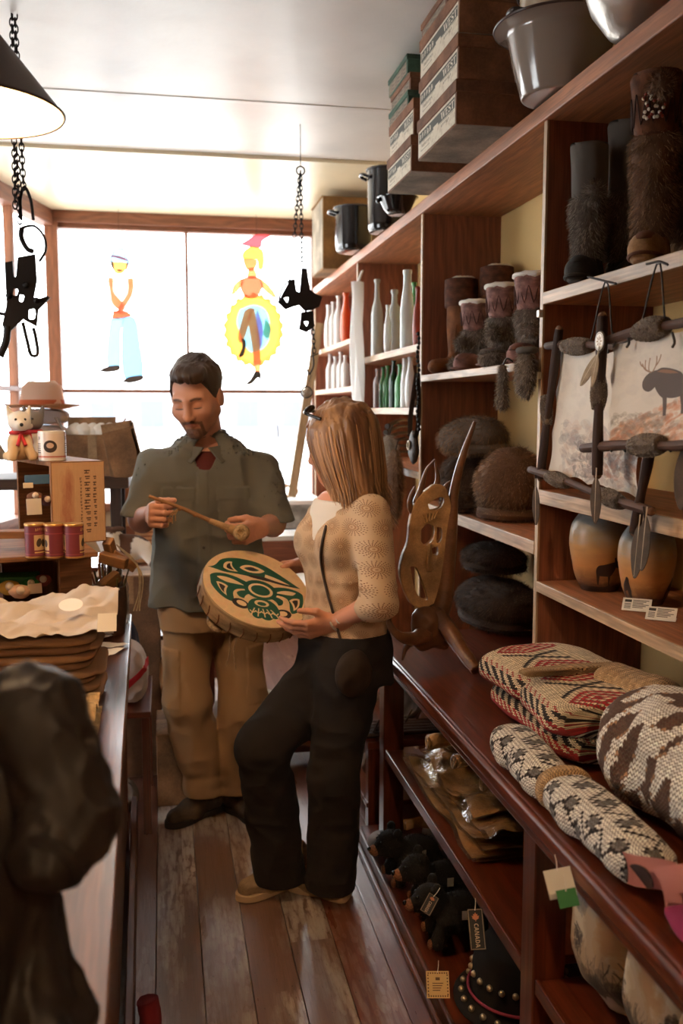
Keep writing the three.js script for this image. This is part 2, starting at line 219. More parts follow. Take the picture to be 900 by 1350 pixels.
// side light of the bay: runs from the corner post back towards the street side wall
{
  const A = V(-0.76, 0, ZW), B = V(-1.25, 0, -5.0), L = A.distanceTo(B), w = new THREE.Group(); w.name = 'window_2'; w.userData = { kind: 'structure', label: 'angled side window of the shop bay' }; scene.add(w);
  w.position.copy(A); w.rotation.y = Math.atan2(-(B.z - A.z), B.x - A.x);
  const f = (n, x0, x1, y0, y1, d = 0.06) => part(w, n, boxBetween(x0, x1, y0, y1, -d / 2, d / 2, 0.004), M.frame);
  f('head', 0, L, 2.88, 2.985, 0.1); f('sill', 0, L, 0.9, 0.95, 0.14); f('transom', 0, L, TR - 0.015, TR + 0.015); f('jamb', L - 0.08, L, 0.9, 2.985, 0.1);
  for (const x of [0.64, 1.25]) f('mullion', x - 0.015, x + 0.015, 0.95, 2.9);
  f('lower_panel', 0, L, 0, 0.9, 0.08);
  for (const [a, b] of [[0.0, 0.63], [0.66, 1.24], [1.27, L - 0.07]]) for (const [c, d] of [[0.95, TR - 0.01], [TR + 0.01, 2.89]]) part(w, 'pane', new THREE.PlaneGeometry(b - a, d - c), M.glass, V((a + b) / 2, (c + d) / 2, 0));
  structure('wall_bay', boxBetween(XL, -1.22, 0, CEIL + 0.02, -5.12, -5.0, 0.002), M.plaster);
}
// street outside
single('pavement', 'pale concrete pavement and road outside the window', 'street', boxBetween(-40, 40, -0.3, -0.15, -70, ZW - 0.2, 0.01), plain(rgb(190, 188, 184), 0.9)).userData.kind = 'structure';
{
  const b = thing('building', 'pale blurred building across the street', 'building', V(-8, -0.15, -60)); seed(8);
  part(b, 'facade', boxBetween(-16, 34, 0, 2.75, -4, 0, 0.02), plain(rgb(136, 136, 142), 0.9)); part(b, 'cornice', boxBetween(-16.2, 34.2, 2.75, 2.95, -4, 0.3, 0.02), plain(rgb(170, 170, 172), 0.9));
  for (let i = 0; i < 16; i++) { const w = part(b, 'window', boxBetween(-14.5 + i * 3, -12.9 + i * 3, 0.6, 2.4, -0.1, 0.04, 0.01), plain(rgb(104, 110, 118), 0.3)); part(w, 'pane', boxBetween(-14.4 + i * 3, -13 + i * 3, 0.7, 2.3, 0.03, 0.06, 0.005), plain(rgb(84, 92, 102), 0.3)); }
}

// ---------- right hand wall unit ----------
const DZ = [0.02, -1.30, -2.62, -3.93, -5.28, -6.80];
const unit = thing('wall_shelf_unit', 'tall red-brown wooden wall shelving along the yellow wall', 'shelving', V(0, 0, 0));
const Yt = { s1: 1.960, s2: 1.382, s3: 1.104, b2u: 1.766, b2l: 1.222, b3a: 1.905, b3b: 1.628, b3c: 1.346, b4a: 2.04, b4b: 1.757, b4c: 1.45 };
seed(21);
part(unit, 'top_board', boxBetween(XS - 0.012, XR, TOPB, TOPB + 0.05, -6.8, 0.5, 0.004, 'z'), M.shelf);
for (const z of DZ.slice(0, 6)) { const d = part(unit, 'divider', boxBetween(XS + 0.004, XR, z < -3.3 ? 0 : CH, TOPB, z - 0.011, z + 0.011, 0.001, 'y'), M.divider); part(d, 'edge_strip', boxBetween(XS - 0.002, XS + 0.006, z < -3.3 ? 0 : CH, TOPB, z - 0.0115, z + 0.0115, 0.002, 'y'), M.edge); }
const shelfBoard = (i, y, th = 0.034) => { const z0 = DZ[i + 1] + 0.011, z1 = DZ[i] - 0.011, s = part(unit, 'shelf_board', boxBetween(XS + 0.006, XR, y - th, y, z0, z1, 0.002, 'z'), M.shelf); part(s, 'edge_strip', boxBetween(XS - 0.004, XS + 0.008, y - th - 0.001, y + 0.001, z0, z1, 0.003, 'z'), M.edge); return s; };
for (const i of [0, 1]) { shelfBoard(i, Yt.s1); shelfBoard(i, Yt.s2, 0.04); shelfBoard(i, Yt.s3, 0.03); }
shelfBoard(2, Yt.b2u, 0.026); shelfBoard(2, Yt.b2l, 0.04); shelfBoard(3, Yt.b3a, 0.03); shelfBoard(3, Yt.b3b, 0.03); shelfBoard(3, Yt.b3c, 0.03); shelfBoard(4, Yt.b4a, 0.03); shelfBoard(4, Yt.b4b, 0.03); shelfBoard(4, Yt.b4c, 0.03);
part(unit, 'bay_back', boxBetween(XR - 0.012, XR, CH, TOPB, -6.8, -5.29, 0.001, 'y'), M.divider);
for (const [z, y] of [[-2.62, 1.9], [-2.62, 1.72]]) part(unit, 'bracket_clip', bx(0.014, 0.022, 0.02, 0.003), plain(rgb(225, 220, 205), 0.4, { metalness: 0.3 }), V(XS - 0.008, y, z + 0.004));

// ---------- right hand counter ----------
const ctr = thing('display_counter', 'long varnished red-brown wooden counter with open shelves below', 'counter', V(0, 0, 0)); seed(31);
{
  const top = part(ctr, 'counter_top', boxBetween(CX + 0.004, XR, CH - 0.036, CH, -3.28, 0.6, 0.01, 'z'), M.counter);
  part(top, 'nosing', boxBetween(CX - 0.006, CX + 0.02, CH - 0.04, CH - 0.002, -3.285, 0.6, 0.012, 'z'), M.counter); part(top, 'under_moulding', boxBetween(CX + 0.012, CX + 0.05, CH - 0.075, CH - 0.038, -3.27, 0.6, 0.01, 'z'), M.counter);
  for (const z of [-3.18, -1.80, -0.42]) part(ctr, 'post', boxBetween(0.755, 0.83, 0.06, CH - 0.036, z - 0.035, z + 0.035, 0.004, 'y'), M.counter);
  for (const z of [-3.18, -1.80, -0.42]) part(ctr, 'post', boxBetween(1.37, 1.44, 0.06, CH - 0.036, z - 0.035, z + 0.035, 0.004, 'y'), M.counter);
  const ms = part(ctr, 'mid_shelf', boxBetween(0.765, XR, 0.375, 0.40, -3.14, -1.84, 0.003, 'z'), M.counter); part(ms, 'lip', boxBetween(0.758, 0.768, 0.37, 0.405, -3.14, -1.84, 0.003, 'z'), M.counter);
  const ms2 = part(ctr, 'mid_shelf', boxBetween(0.765, XR, 0.375, 0.40, -1.76, -0.46, 0.003, 'z'), M.counter); part(ms2, 'lip', boxBetween(0.758, 0.768, 0.37, 0.405, -1.76, -0.46, 0.003, 'z'), M.counter);
  part(ctr, 'plinth', boxBetween(0.70, XR, 0, 0.05, -3.3, 0.6, 0.004, 'z'), M.counter); part(ctr, 'plinth_moulding', boxBetween(0.686, 0.702, 0, 0.058, -3.3, 0.6, 0.006, 'z'), wood(rgb(140, 90, 70), 0.35)); part(ctr, 'floor_moulding', boxBetween(0.668, 0.688, 0, 0.022, -3.3, 0.6, 0.008, 'z'), wood(rgb(140, 90, 70), 0.35));
  part(ctr, 'back_panel', boxBetween(XR - 0.02, XR - 0.002, 0.05, CH - 0.03, -3.28, 0.6, 0.002, 'z'), M.counter);
}
// ---------- left hand counter ----------
const LH = 0.88, leftTurn = 0.0196; seed(41);
const lctr = thing('plank_counter', 'worn plank-topped shop counter along the aisle', 'counter', V(-0.104, 0, -2.25), null, leftTurn);
{
  const m1 = wood(rgb(150, 98, 74), 0.28, { clearcoat: 0.9, clearcoatRoughness: 0.26 }), m2 = wood(rgb(138, 88, 66), 0.28, { clearcoat: 0.9, clearcoatRoughness: 0.26 }), dk = wood(rgb(138, 88, 66), 0.45);
  const ws = [0.118, 0.16, 0.15, 0.17]; let x = 0; ws.forEach((w, i) => { part(lctr, 'top_plank', boxBetween(x - w + 0.002, x - 0.001, LH - 0.032, LH + (i % 2) * 0.0006, -1.16, 2.3, 0.004, 'z'), i % 2 ? m2 : m1); x -= w; });
  part(lctr, 'apron', boxBetween(-0.032, -0.008, LH - 0.14, LH - 0.033, -1.14, 2.3, 0.003, 'z'), dk);
  for (let i = 0; i < 6; i++) part(lctr, 'front_panel', boxBetween(-0.05, -0.034, 0.13, LH - 0.12, -1.12 + i * 0.57, -1.12 + i * 0.57 + 0.56, 0.003, 'y'), dk);
  part(lctr, 'toe_board', boxBetween(-0.022, 0.0, 0, 0.13, -1.3, 2.3, 0.004, 'z'), wood(rgb(138, 88, 66), 0.4)); part(lctr, 'end_panel', boxBetween(-0.58, -0.03, 0, LH - 0.033, -1.13, -1.11, 0.003, 'y'), dk); part(lctr, 'back_panel', boxBetween(-0.58, -0.56, 0, LH - 0.033, -1.1, 2.3, 0.003, 'y'), dk);
}
// ---------- people ----------
const nrm = (x, y, z) => V(x, y, z).normalize();
// a hand as tapered bones: w wrist, d towards the knuckles, n where the palm faces, l towards the thumb
function handBones(w, d, n, l, { curl, thumb, s = 1, spread = 0.05 }) {
  const at = (a, b, c) => w.clone().addScaledVector(d, a * s).addScaledVector(l, b * s).addScaledVector(n, c * s), out = [], palm = [];
  const L = [[0.044, 0.027, 0.021], [0.048, 0.031, 0.022], [0.045, 0.028, 0.021], [0.036, 0.021, 0.019]], off = [0.029, 0.010, -0.010, -0.028], fwd = [0.086, 0.09, 0.086, 0.078];
  off.forEach((o, i) => {
    const k = at(fwd[i], o, 0.0); palm.push([at(0.004, o * 0.55, 0), k, 0.0165 * s, 0.0115 * s]);
    let p = k, a = 0; const c = curl[i];
    for (let j = 0; j < 3; j++) { a += c[j]; const dir = d.clone().multiplyScalar(Math.cos(a)).addScaledVector(n, Math.sin(a)).addScaledVector(l, (1.5 - i) * spread).normalize(); const q = p.clone().addScaledVector(dir, L[i][j] * s); out.push([p, q, (0.0098 - j * 0.0009) * s, (0.0092 - j * 0.0011) * s]); p = q; }
  });
  const t0 = at(0.022, 0.024, 0.006); const dir = l.clone().multiplyScalar(thumb[0]).addScaledVector(d, thumb[1]).addScaledVector(n, thumb[2]).normalize(), dir2 = l.clone().multiplyScalar(thumb[3]).addScaledVector(d, thumb[4]).addScaledVector(n, thumb[5]).normalize();
  const t1 = t0.clone().addScaledVector(dir, 0.042 * s), t2 = t1.clone().addScaledVector(dir2, 0.032 * s), t3 = t2.clone().addScaledVector(dir2, 0.022 * s);
  palm.push([t0, t1, 0.0165 * s, 0.0125 * s]); out.push([t1, t2, 0.0115 * s, 0.0105 * s], [t2, t3, 0.0105 * s, 0.0085 * s]);
  return { palm, fingers: out };
}
function handGeo(h, wristBone, col) {
  const all = [...h.palm, ...h.fingers], lo = V(9, 9, 9), hi = V(-9, -9, -9); for (const b of all) for (const q of [b[0], b[1]]) { lo.min(q); hi.max(q); } lo.addScalar(-0.026); hi.addScalar(0.026);
  const chains = []; for (let i = 0; i < 4; i++) chains.push(h.fingers.slice(i * 3, i * 3 + 3)); chains.push(h.fingers.slice(12));
  const f = (p) => {
    let a = cone(p, ...wristBone); for (const b of h.palm) a = smin(a, cone(p, ...b), 0.016);
    for (const c of chains) { let g = 9; for (const b of c) g = smin(g, cone(p, ...b), 0.004); a = smin(a, g, 0.006); }
    return a + 0.0006 * noise3(p.x * 160, p.y * 160, p.z * 160);
  };
  return nets(f, lo, hi, 0.0034, col);
}
// a head in its own frame: z forward, y up, origin between the ears
function headField(o) {
  const A = V(0, -0.015, 0.03), B = V(0, -0.093 * o.jaw, 0.062), n0 = V(0, 0.022, 0.088), n1 = V(0, -0.027, 0.113);
  return (p) => {
    const q = { x: Math.abs(p.x), y: p.y, z: p.z };
    let d = ell(p, 0, 0.035, -0.018, 0.077, 0.09, 0.1); d = smin(d, ell(p, 0, -0.03, 0.03, 0.064, 0.075, 0.066), 0.03); d = smin(d, cone(p, A, B, 0.055, 0.027), 0.03);
    d = smin(d, cone(q, V(0.012, -0.088, 0.058), V(0.054, -0.05, 0.0), 0.017, 0.02), 0.025);
    d = smin(d, ell(q, 0.042, -0.02, 0.066, 0.024, 0.02, 0.02), 0.025);
    d = smin(d, cone(q, V(0, 0.026, 0.087), V(0.042, 0.028, 0.07), 0.012, 0.011), 0.018);
    d = smax(d, -ell(q, 0.031, 0.006, 0.106, 0.022, 0.014, 0.02), 0.016);
    d = smin(d, ell(q, 0.0315, 0.004, 0.074, 0.0155, 0.0135, 0.0145), 0.005);
    d = smin(d, cone(p, n0, n1, 0.0085, 0.0125), 0.012); d = smin(d, ell(q, 0.0125, -0.031, 0.1, 0.0085, 0.008, 0.011), 0.006); d = smax(d, -ell(q, 0.006, -0.039, 0.105, 0.004, 0.004, 0.005), 0.003);
    d = smin(d, cone(q, V(0, -0.052, 0.096), V(0.021, -0.056, 0.083), 0.0065, 0.003), 0.006); d = smin(d, cone(q, V(0, -0.0635, 0.094), V(0.018, -0.06, 0.083), 0.0075, 0.003), 0.006); d = smax(d, -cone(q, V(0, -0.0575, 0.104), V(0.02, -0.0575, 0.09), 0.0018, 0.001), 0.003);
    let e = ell(q, 0.081, -0.004, -0.008, 0.009, 0.034, 0.021); e = smax(e, -ell(q, 0.092, 0.0, -0.004, 0.007, 0.02, 0.011), 0.006); d = smin(d, e, 0.008);
    if (o.beard) { const b = smin(ell(p, 0, -0.094, 0.072, 0.03, 0.022, 0.022), cone(q, V(0, -0.047, 0.102), V(0.028, -0.062, 0.082), 0.004, 0.004), 0.01); d = smin(d, b + 0.0022 * noise3(p.x * 300, p.y * 160, p.z * 300), 0.006); }
    return smin(d, cone(p, V(0, -0.06, -0.028), o.neckEnd, 0.052 * o.neck, 0.056 * o.neck), 0.03);
  };
}
function faceColor(skin, hairC, o) {
  return (p) => {
    const x = Math.abs(p.x); let c = skin.slice(); const to = (k, t) => { for (let i = 0; i < 3; i++) c[i] = mixf(c[i], k[i], t); };
    if (p.z > 0.05) {
      to([skin[0] * 0.9, skin[1] * 0.62, skin[2] * 0.6], 0.7 * sstep(0.011, 0.004, Math.abs(p.y + 0.058)) * sstep(0.026, 0.02, x) * sstep(0.08, 0.086, p.z));
      to(hairC, 0.85 * sstep(0.0052, 0.0028, Math.abs(p.y - 0.029 + (x - 0.03) * (x - 0.03) * 9)) * sstep(0.053, 0.046, x) * sstep(0.011, 0.016, x));
      to([0.05, 0.035, 0.03], sstep(0.0024, 0.0012, Math.abs(p.y + 0.0045 - (x - 0.031) ** 2 * 10)) * sstep(0.0155, 0.012, Math.abs(x - 0.0315)) * sstep(0.072, 0.078, p.z));
    }
    if (o.beard) { const goat = Math.max(sstep(0.034, 0.024, Math.hypot(p.x, (p.y + 0.092) * 1.0)) * sstep(-0.071, -0.077, p.y), sstep(0.0075, 0.004, Math.abs(p.y + 0.0445 + x * 0.35)) * sstep(0.034, 0.028, x) * sstep(0.08, 0.086, p.z), sstep(0.006, 0.003, Math.abs(x - 0.031)) * sstep(-0.046, -0.052, p.y) * sstep(0.05, 0.06, p.z)); to(hairC, 0.75 * goat); to(hairC, 0.3 * sstep(-0.03, -0.05, p.y) * sstep(-0.02, 0.01, p.z) * sstep(-0.125, -0.1, p.y) * (0.7 + 0.3 * noise3(p.x * 400, p.y * 400, p.z * 400))); }
    return c;
  };
}
const placed = (g, m) => g.applyMatrix4(m);
const frameOf = (pos, fwd, s = 1, roll = 0) => { const f = fwd.clone().normalize(), x = V(0, 1, 0).cross(f).normalize(), y = f.clone().cross(x); const m = new THREE.Matrix4().makeBasis(x, y, f); m.multiply(new THREE.Matrix4().makeRotationZ(roll)); m.scale(V(s, s, s)); m.setPosition(pos); return m; };
const limb = (p, J, k = 0.04) => { let d = 9; for (let i = 0; i + 1 < J.length; i++) d = smin(d, cone(p, J[i][0], J[i + 1][0], J[i][1], J[i + 1][1]), k); return d; };
const skinM = () => std({ vertexColors: true, roughness: 0.55, sheen: 0.15, sheenRoughness: 0.6 });
function flatColor(g, c) { const n = g.attributes.position.count, a = new Float32Array(n * 3); for (let i = 0; i < n; i++) a.set(c, i * 3); g.setAttribute('color', new THREE.BufferAttribute(a, 3)); return g; }
const mergeC = (list) => mergeGeometries(list.map((g) => { const n = g.index ? g.toNonIndexed() : g; for (const k of Object.keys(n.attributes)) if (!['position', 'normal', 'color'].includes(k)) n.deleteAttribute(k); return n; }));
const crease = (p, fx, fy, fz, a) => { const n = noise3(p.x * fx, p.y * fy, p.z * fz) + 0.35 * noise3(p.x * fx * 2.3 + 4, p.y * fy * 2.3, p.z * fz * 2.3); return -a * (1 - Math.abs(n) * 1.9); };
function shoe(parent, heel, toe, upper, sole, laceM, tip = 0) {
  const d = toe.clone().sub(heel), L = d.length(), g = new THREE.Group(); g.name = 'shoe'; parent.add(g); g.position.copy(heel); g.rotation.set(0, Math.atan2(d.x, d.z), 0); g.rotateX(tip);
  const up = nets((p) => { let a = smin(cone(p, V(0, 0.052, 0.04), V(0, 0.045, L * 0.55), 0.038, 0.04), cone(p, V(0.004, 0.036, L * 0.6), V(0.002, 0.034, L - 0.04), 0.041, 0.034), 0.04); a = smin(a, cone(p, V(0, 0.06, 0.035), V(0, 0.115, 0.032), 0.038, 0.04), 0.03); return Math.max(a + 0.0012 * noise3(p.x * 60, p.y * 60, p.z * 60), 0.014 - p.y); }, V(-0.06, 0, -0.04), V(0.06, 0.17, L + 0.02), 0.006);
  const u = part(g, 'upper', wrapUV(up), upper);
  const out = [[-0.03, 0.0], [-0.038, 0.05], [-0.032, L * 0.42], [-0.044, L * 0.7], [-0.036, L - 0.03], [0, L], [0.036, L - 0.025], [0.044, L * 0.7], [0.034, L * 0.42], [0.038, 0.05], [0.03, 0]];
  part(g, 'sole', extrude(shapeOf(out, true), 0.018, 0.003).rotateX(Math.PI / 2).translate(0, 0.023, 0).scale(1, 1, 1), sole);
  for (let i = 0; i < 4; i++) part(u, 'lace', tube([[-0.024, 0.088 - i * 0.006, L * 0.36 + i * 0.02], [0, 0.094 - i * 0.007, L * 0.37 + i * 0.02], [0.024, 0.088 - i * 0.006, L * 0.36 + i * 0.02]], 0.0028, 8, 5), laceM);
  return g;
}

// the man
{
  const man = thing('person', 'man in grey-green button shirt and khaki trousers looking down at a drum beater', 'person', V(0, 0, 0));
  const S1 = PZ(206, 617, -3.56), S2 = PZ(342, 622, -3.55), E1 = PZ(187, 684, -3.47), W1 = PZ(200, 678, -3.24), E2 = PZ(359, 690, -3.46), W2 = PZ(345, 696, -3.23);
  const skin = lin(206, 150, 124), hairC = lin(58, 44, 36), cx = 0.158, cz = -3.56;
  const hc = PZ(259, 524, -3.475), hm = frameOf(hc, V(-0.34, -0.40, 0.86), 1.1, 0.06), hinv = hm.clone().invert();
  const neckBase = V(0.165, 1.46, -3.565), neckLocal = neckBase.clone().applyMatrix4(hinv);
  const head = nets(headField({ jaw: 1.02, neckEnd: neckLocal, neck: 1.0, beard: true }), V(-0.1, -0.2, -0.14), V(0.1, 0.14, 0.14), 0.0036, faceColor(skin, hairC, { beard: true }));
  placed(head, hm);
  const h1 = handBones(W1, nrm(0.02, 0.06, 1), nrm(1, -0.05, 0.0), nrm(0.05, 1, -0.06), { curl: [[0.85, 1.2, 0.6], [0.95, 1.35, 0.8], [1.0, 1.4, 0.8], [1.0, 1.4, 0.8]], thumb: [0.5, 0.75, 0.4, 0.1, 0.55, 0.85], s: 1.06, spread: 0.02 });
  const h2 = handBones(W2, nrm(-0.72, -0.12, 0.68), nrm(-0.68, 0.05, -0.72), nrm(0.05, 1, 0.2), { curl: [[0.7, 1.1, 0.6], [0.85, 1.3, 0.7], [0.95, 1.3, 0.8], [1.0, 1.3, 0.8]], thumb: [0.45, 0.8, 0.35, 0.0, 0.8, 0.6], s: 1.06, spread: 0.02 });
  const skinC = () => skin;
  const arm = (p, S, E, W) => limb(p, [[S, 0.062], [E, 0.046], [W, 0.029]], 0.03);
  const LH_ = PZ(247, 812, -3.57), RH_ = PZ(311, 812, -3.57), LK = PZ(247, 925, -3.53), RK = PZ(320, 925, -3.55), LA = PZ(270, 1040, -3.63), RA = PZ(309, 1042, -3.63);
  const bodyF = (p) => { const q = { x: p.x - cx, y: p.y, z: p.z - cz }; let d = stack(q, [[0.84, 0.15, 0.1], [0.95, 0.16, 0.105], [1.1, 0.15, 0.1], [1.28, 0.17, 0.105], [1.4, 0.16, 0.09], [1.47, 0.1, 0.07], [1.52, 0.055, 0.055]]); d = smin(d, arm(p, S1, E1, W1), 0.04); d = smin(d, arm(p, S2, E2, W2), 0.04); d = smin(d, limb(p, [[LH_, 0.08], [LK, 0.055], [LA, 0.038]]), 0.04); return smin(d, limb(p, [[RH_, 0.08], [RK, 0.055], [RA, 0.038]]), 0.04); };
  const body = nets(bodyF, V(-0.2, 0.04, -3.75), V(0.55, 1.56, -3.15), 0.012, skinC);
  const g = mergeC([body, head, handGeo(h1, [E1.clone().lerp(W1, 0.6), W1, 0.036, 0.029], skinC), handGeo(h2, [E2.clone().lerp(W2, 0.6), W2, 0.036, 0.029], skinC)]);
  part(man, 'body', g, skinM());
  // hair
  const hairF = (p) => { let d = ell(p, 0, 0.046, -0.022, 0.087, 0.097, 0.11); d = smin(d, ell(p, 0.01, 0.105, 0.055, 0.06, 0.03, 0.045), 0.03); const ang = Math.atan2(p.x, p.z + 0.02), cut = (p.z > 0.0 ? 0.085 - 0.02 * Math.cos(ang * 2) * 0 : 0.0); const line = p.z > 0.02 ? mixf(-0.005, 0.088 - 0.16 * (p.x + 0.02), sstep(0.02, 0.06, p.z)) : mixf(-0.065, -0.005, sstep(-0.07, 0.02, p.z)); d = smax(d, line - p.y + 0.004 * noise3(p.x * 120, 0, p.z * 120), 0.008); return d + 0.004 * noise3(p.x * 60 + p.y * 8, p.y * 14, p.z * 26) + 0.002 * noise3(p.x * 190, p.y * 30, p.z * 70); };
  part(man, 'hair', placed(nets(hairF, V(-0.12, -0.1, -0.16), V(0.12, 0.17, 0.13), 0.0042), hm), plain(rgb(62, 46, 36), 0.5, { sheen: 0.4, sheenColor: rgb(150, 120, 90), sheenRoughness: 0.4 }));
  // shirt
  const C1 = S1.clone().lerp(E1, 0.86), C2 = S2.clone().lerp(E2, 0.88);
  const nk = V(0.165, 1.5, -3.555);
  const shirtF = (p) => {
    const q = { x: p.x - cx, y: p.y, z: p.z - cz };
    let d = stack(q, [[0.885, 0.213, 0.142], [1.0, 0.2, 0.138], [1.15, 0.196, 0.135], [1.3, 0.207, 0.138], [1.385, 0.212, 0.128], [1.445, 0.198, 0.11, 0.0], [1.495, 0.125, 0.09], [1.535, 0.064, 0.068]]);
    d = smin(d, Math.max(limb(p, [[S1, 0.069], [E1, 0.074]], 0.02), (p.y - C1.y) * -1), 0.045); d = smin(d, Math.max(limb(p, [[S2, 0.069], [E2, 0.074]], 0.02), (p.y - C2.y) * -1), 0.045);
    d += crease(p, 9, 3.5, 9, 0.010) + crease(p, 6, 10, 6, 0.006);
    if (q.z > 0.05 && p.y < 1.5) { if (Math.abs(q.x + 0.022) < 0.018 && p.y > 0.9) d -= 0.003; for (const s of [-1, 1]) { const px = q.x + 0.01 - s * 0.1; if (Math.abs(px) < 0.058 && p.y > 1.29 && p.y < 1.335) d -= 0.0035; else if (Math.abs(px) < 0.055 && p.y > 1.15 && p.y <= 1.29) d -= 0.0016; } }
    d = smax(d, -cone(p, nk, V(0.13, 1.41, -3.36), 0.05, 0.035), 0.01);                        // open neck
    d = smax(d, -cone(p, C1, E1, 0.052, 0.06), 0.004); d = smax(d, -cone(p, C2, E2, 0.052, 0.06), 0.004);
    return Math.max(d, -(d + 0.012));
  };
  const shirt = part(man, 'shirt', wrapUV(nets(shirtF, V(-0.24, 0.87, -3.8), V(0.56, 1.56, -3.3), 0.008), 0.2, cx, cz), cloth(rgb(112, 112, 103)));
  const shirtM = cloth(rgb(104, 104, 96));
  for (const s of [-1, 1]) { const flap = extrude(shapeOf([[0, 0], [0.075, 0.012], [0.062, -0.052], [0.036, -0.062]].map(([x, y]) => [x * s, y])), 0.004, 0.002); flap.rotateX(-0.5).rotateY(s * 0.35); part(shirt, 'collar', flap.translate(0.152 + s * 0.01, 1.478, -3.462), shirtM); }
  part(shirt, 'collar_stand', nets((p) => { const x = p.x - 0.165, z = p.z + 3.575, r = Math.hypot(x, z * 0.95) - 0.069 + (p.y - 1.5) * 0.25; const d = Math.max(Math.abs(r) - 0.005, Math.abs(p.y - 1.5 + z * 0.28) - 0.03); return Math.max(d, z - 0.05 + Math.abs(x) * 0.2); }, V(0.06, 1.42, -3.68), V(0.27, 1.57, -3.47), 0.005), shirtM);
  for (let i = 0; i < 6; i++) part(shirt, 'button', new THREE.SphereGeometry(0.0058, 10, 6).scale(1, 1, 0.4), plain(rgb(72, 70, 64), 0.35), V(cx - 0.022, 1.37 - i * 0.085, cz + 0.146 - (i === 0 ? 0.012 : 0) - (i > 2 ? 0.001 : 0)));
  part(man, 'undershirt', nets((p) => Math.max(cone(p, V(0.165, 1.47, -3.56), V(0.15, 1.38, -3.5), 0.066, 0.07), p.y - 1.475 - (-3.52 - p.z) * 0.3), V(0.06, 1.3, -3.66), V(0.26, 1.52, -3.41), 0.008), cloth(rgb(96, 40, 38)));
  // trousers
  const trF = (p) => {
    const q = { x: p.x - cx, y: p.y, z: p.z - cz }; let d = stack(q, [[0.8, 0.17, 0.125], [0.92, 0.175, 0.12], [1.0, 0.165, 0.115]]);
    const hemL = LA.clone().add(V(0, -0.015, 0.01)), hemR = RA.clone().add(V(0, -0.015, 0.01));
    const a = limb(p, [[LH_, 0.098], [LK, 0.088], [hemL, 0.077]], 0.03), b = limb(p, [[RH_, 0.098], [RK, 0.088], [hemR, 0.075]], 0.03);
    d = smin(smin(d, a, 0.035), smin(d, b, 0.035), 0.012); d += crease(p, 8, 6, 8, 0.010) + crease(p, 5, 16, 5, 0.008 * sstep(0.4, 0.12, p.y));
    for (const [h, s] of [[LH_, -1], [RH_, 1]]) if ((p.x - h.x) * s > 0.035 && p.y > 0.5 && p.y < 0.72) d -= p.y > 0.68 ? 0.006 : 0.003;                       // cargo pockets
    return Math.max(d, 0.1 - p.y);
  };
  part(man, 'trousers', wrapUV(nets(trF, V(-0.16, 0.06, -3.78), V(0.48, 1.02, -3.36), 0.0085), 0.2, cx, cz), cloth(rgb(172, 140, 104)));
  const up = mottled(rgb(96, 78, 64), 8, 0.7), so = plain(rgb(38, 32, 28), 0.8), lc = plain(rgb(70, 58, 46), 0.8);
  shoe(man, PY(291, 1065, 0), PY(219, 1093, 0), up, so, lc); shoe(man, PY(300, 1064, 0), PY(352, 1092, 0), up, so, lc);

  // the beater he holds
  const b = thing('drum_beater', 'slim peeled-wood drum beater with a padded leather knob held in two hands', 'drum beater', V(0, 0, 0));
  const a0 = PZ(196, 654, -3.13), a1 = PZ(313, 701, -3.12), woodM = wood(rgb(214, 164, 112), 0.6);
  part(b, 'stick', vtube([a0, a0.clone().lerp(a1, 0.35).add(V(0, 0.004, 0)), a0.clone().lerp(a1, 0.7), a1], (t) => 0.0055 + 0.003 * t, 20, 8), woodM);
  const dir = a1.clone().sub(a0).normalize(); part(b, 'wrapped_grip', rod(a0.clone().lerp(a1, 0.68), a0.clone().lerp(a1, 0.9), 0.0095, 0.012), mottled(rgb(226, 184, 134), 4)); part(b, 'collar', rod(a0.clone().lerp(a1, 0.9), a0.clone().lerp(a1, 1.0), 0.0155, 0.018), mottled(rgb(224, 178, 124), 4));
  const k = part(b, 'knob', lathe([[0.009, 0.0], [0.022, 0.0], [0.029, 0.012], [0.028, 0.03], [0.019, 0.037], [0.01, 0.035], [0.008, 0.028], [0.0, 0.027]], 24).rotateX(Math.PI / 2), mottled(rgb(232, 196, 146), 4), PZ(318, 702, -3.13)); k.lookAt(EYE);
  for (let i = 0; i < 3; i++) part(b, 'thong', tube([a0.clone().lerp(a1, 0.34), a0.clone().lerp(a1, 0.33).add(V(-0.01 - i * 0.008, -0.02, 0.008)), a0.clone().lerp(a1, 0.31).add(V(-0.004 - i * 0.012, -0.045 - i * 0.008, 0.01))], 0.0022, 10, 5), mottled(rgb(220, 176, 124), 4));
  for (const t of [0.14, 0.33, 0.5]) part(b, 'binding', rod(a0.clone().lerp(a1, t), a0.clone().lerp(a1, t + 0.03), 0.0082), mottled(rgb(190, 138, 92), 4));
}

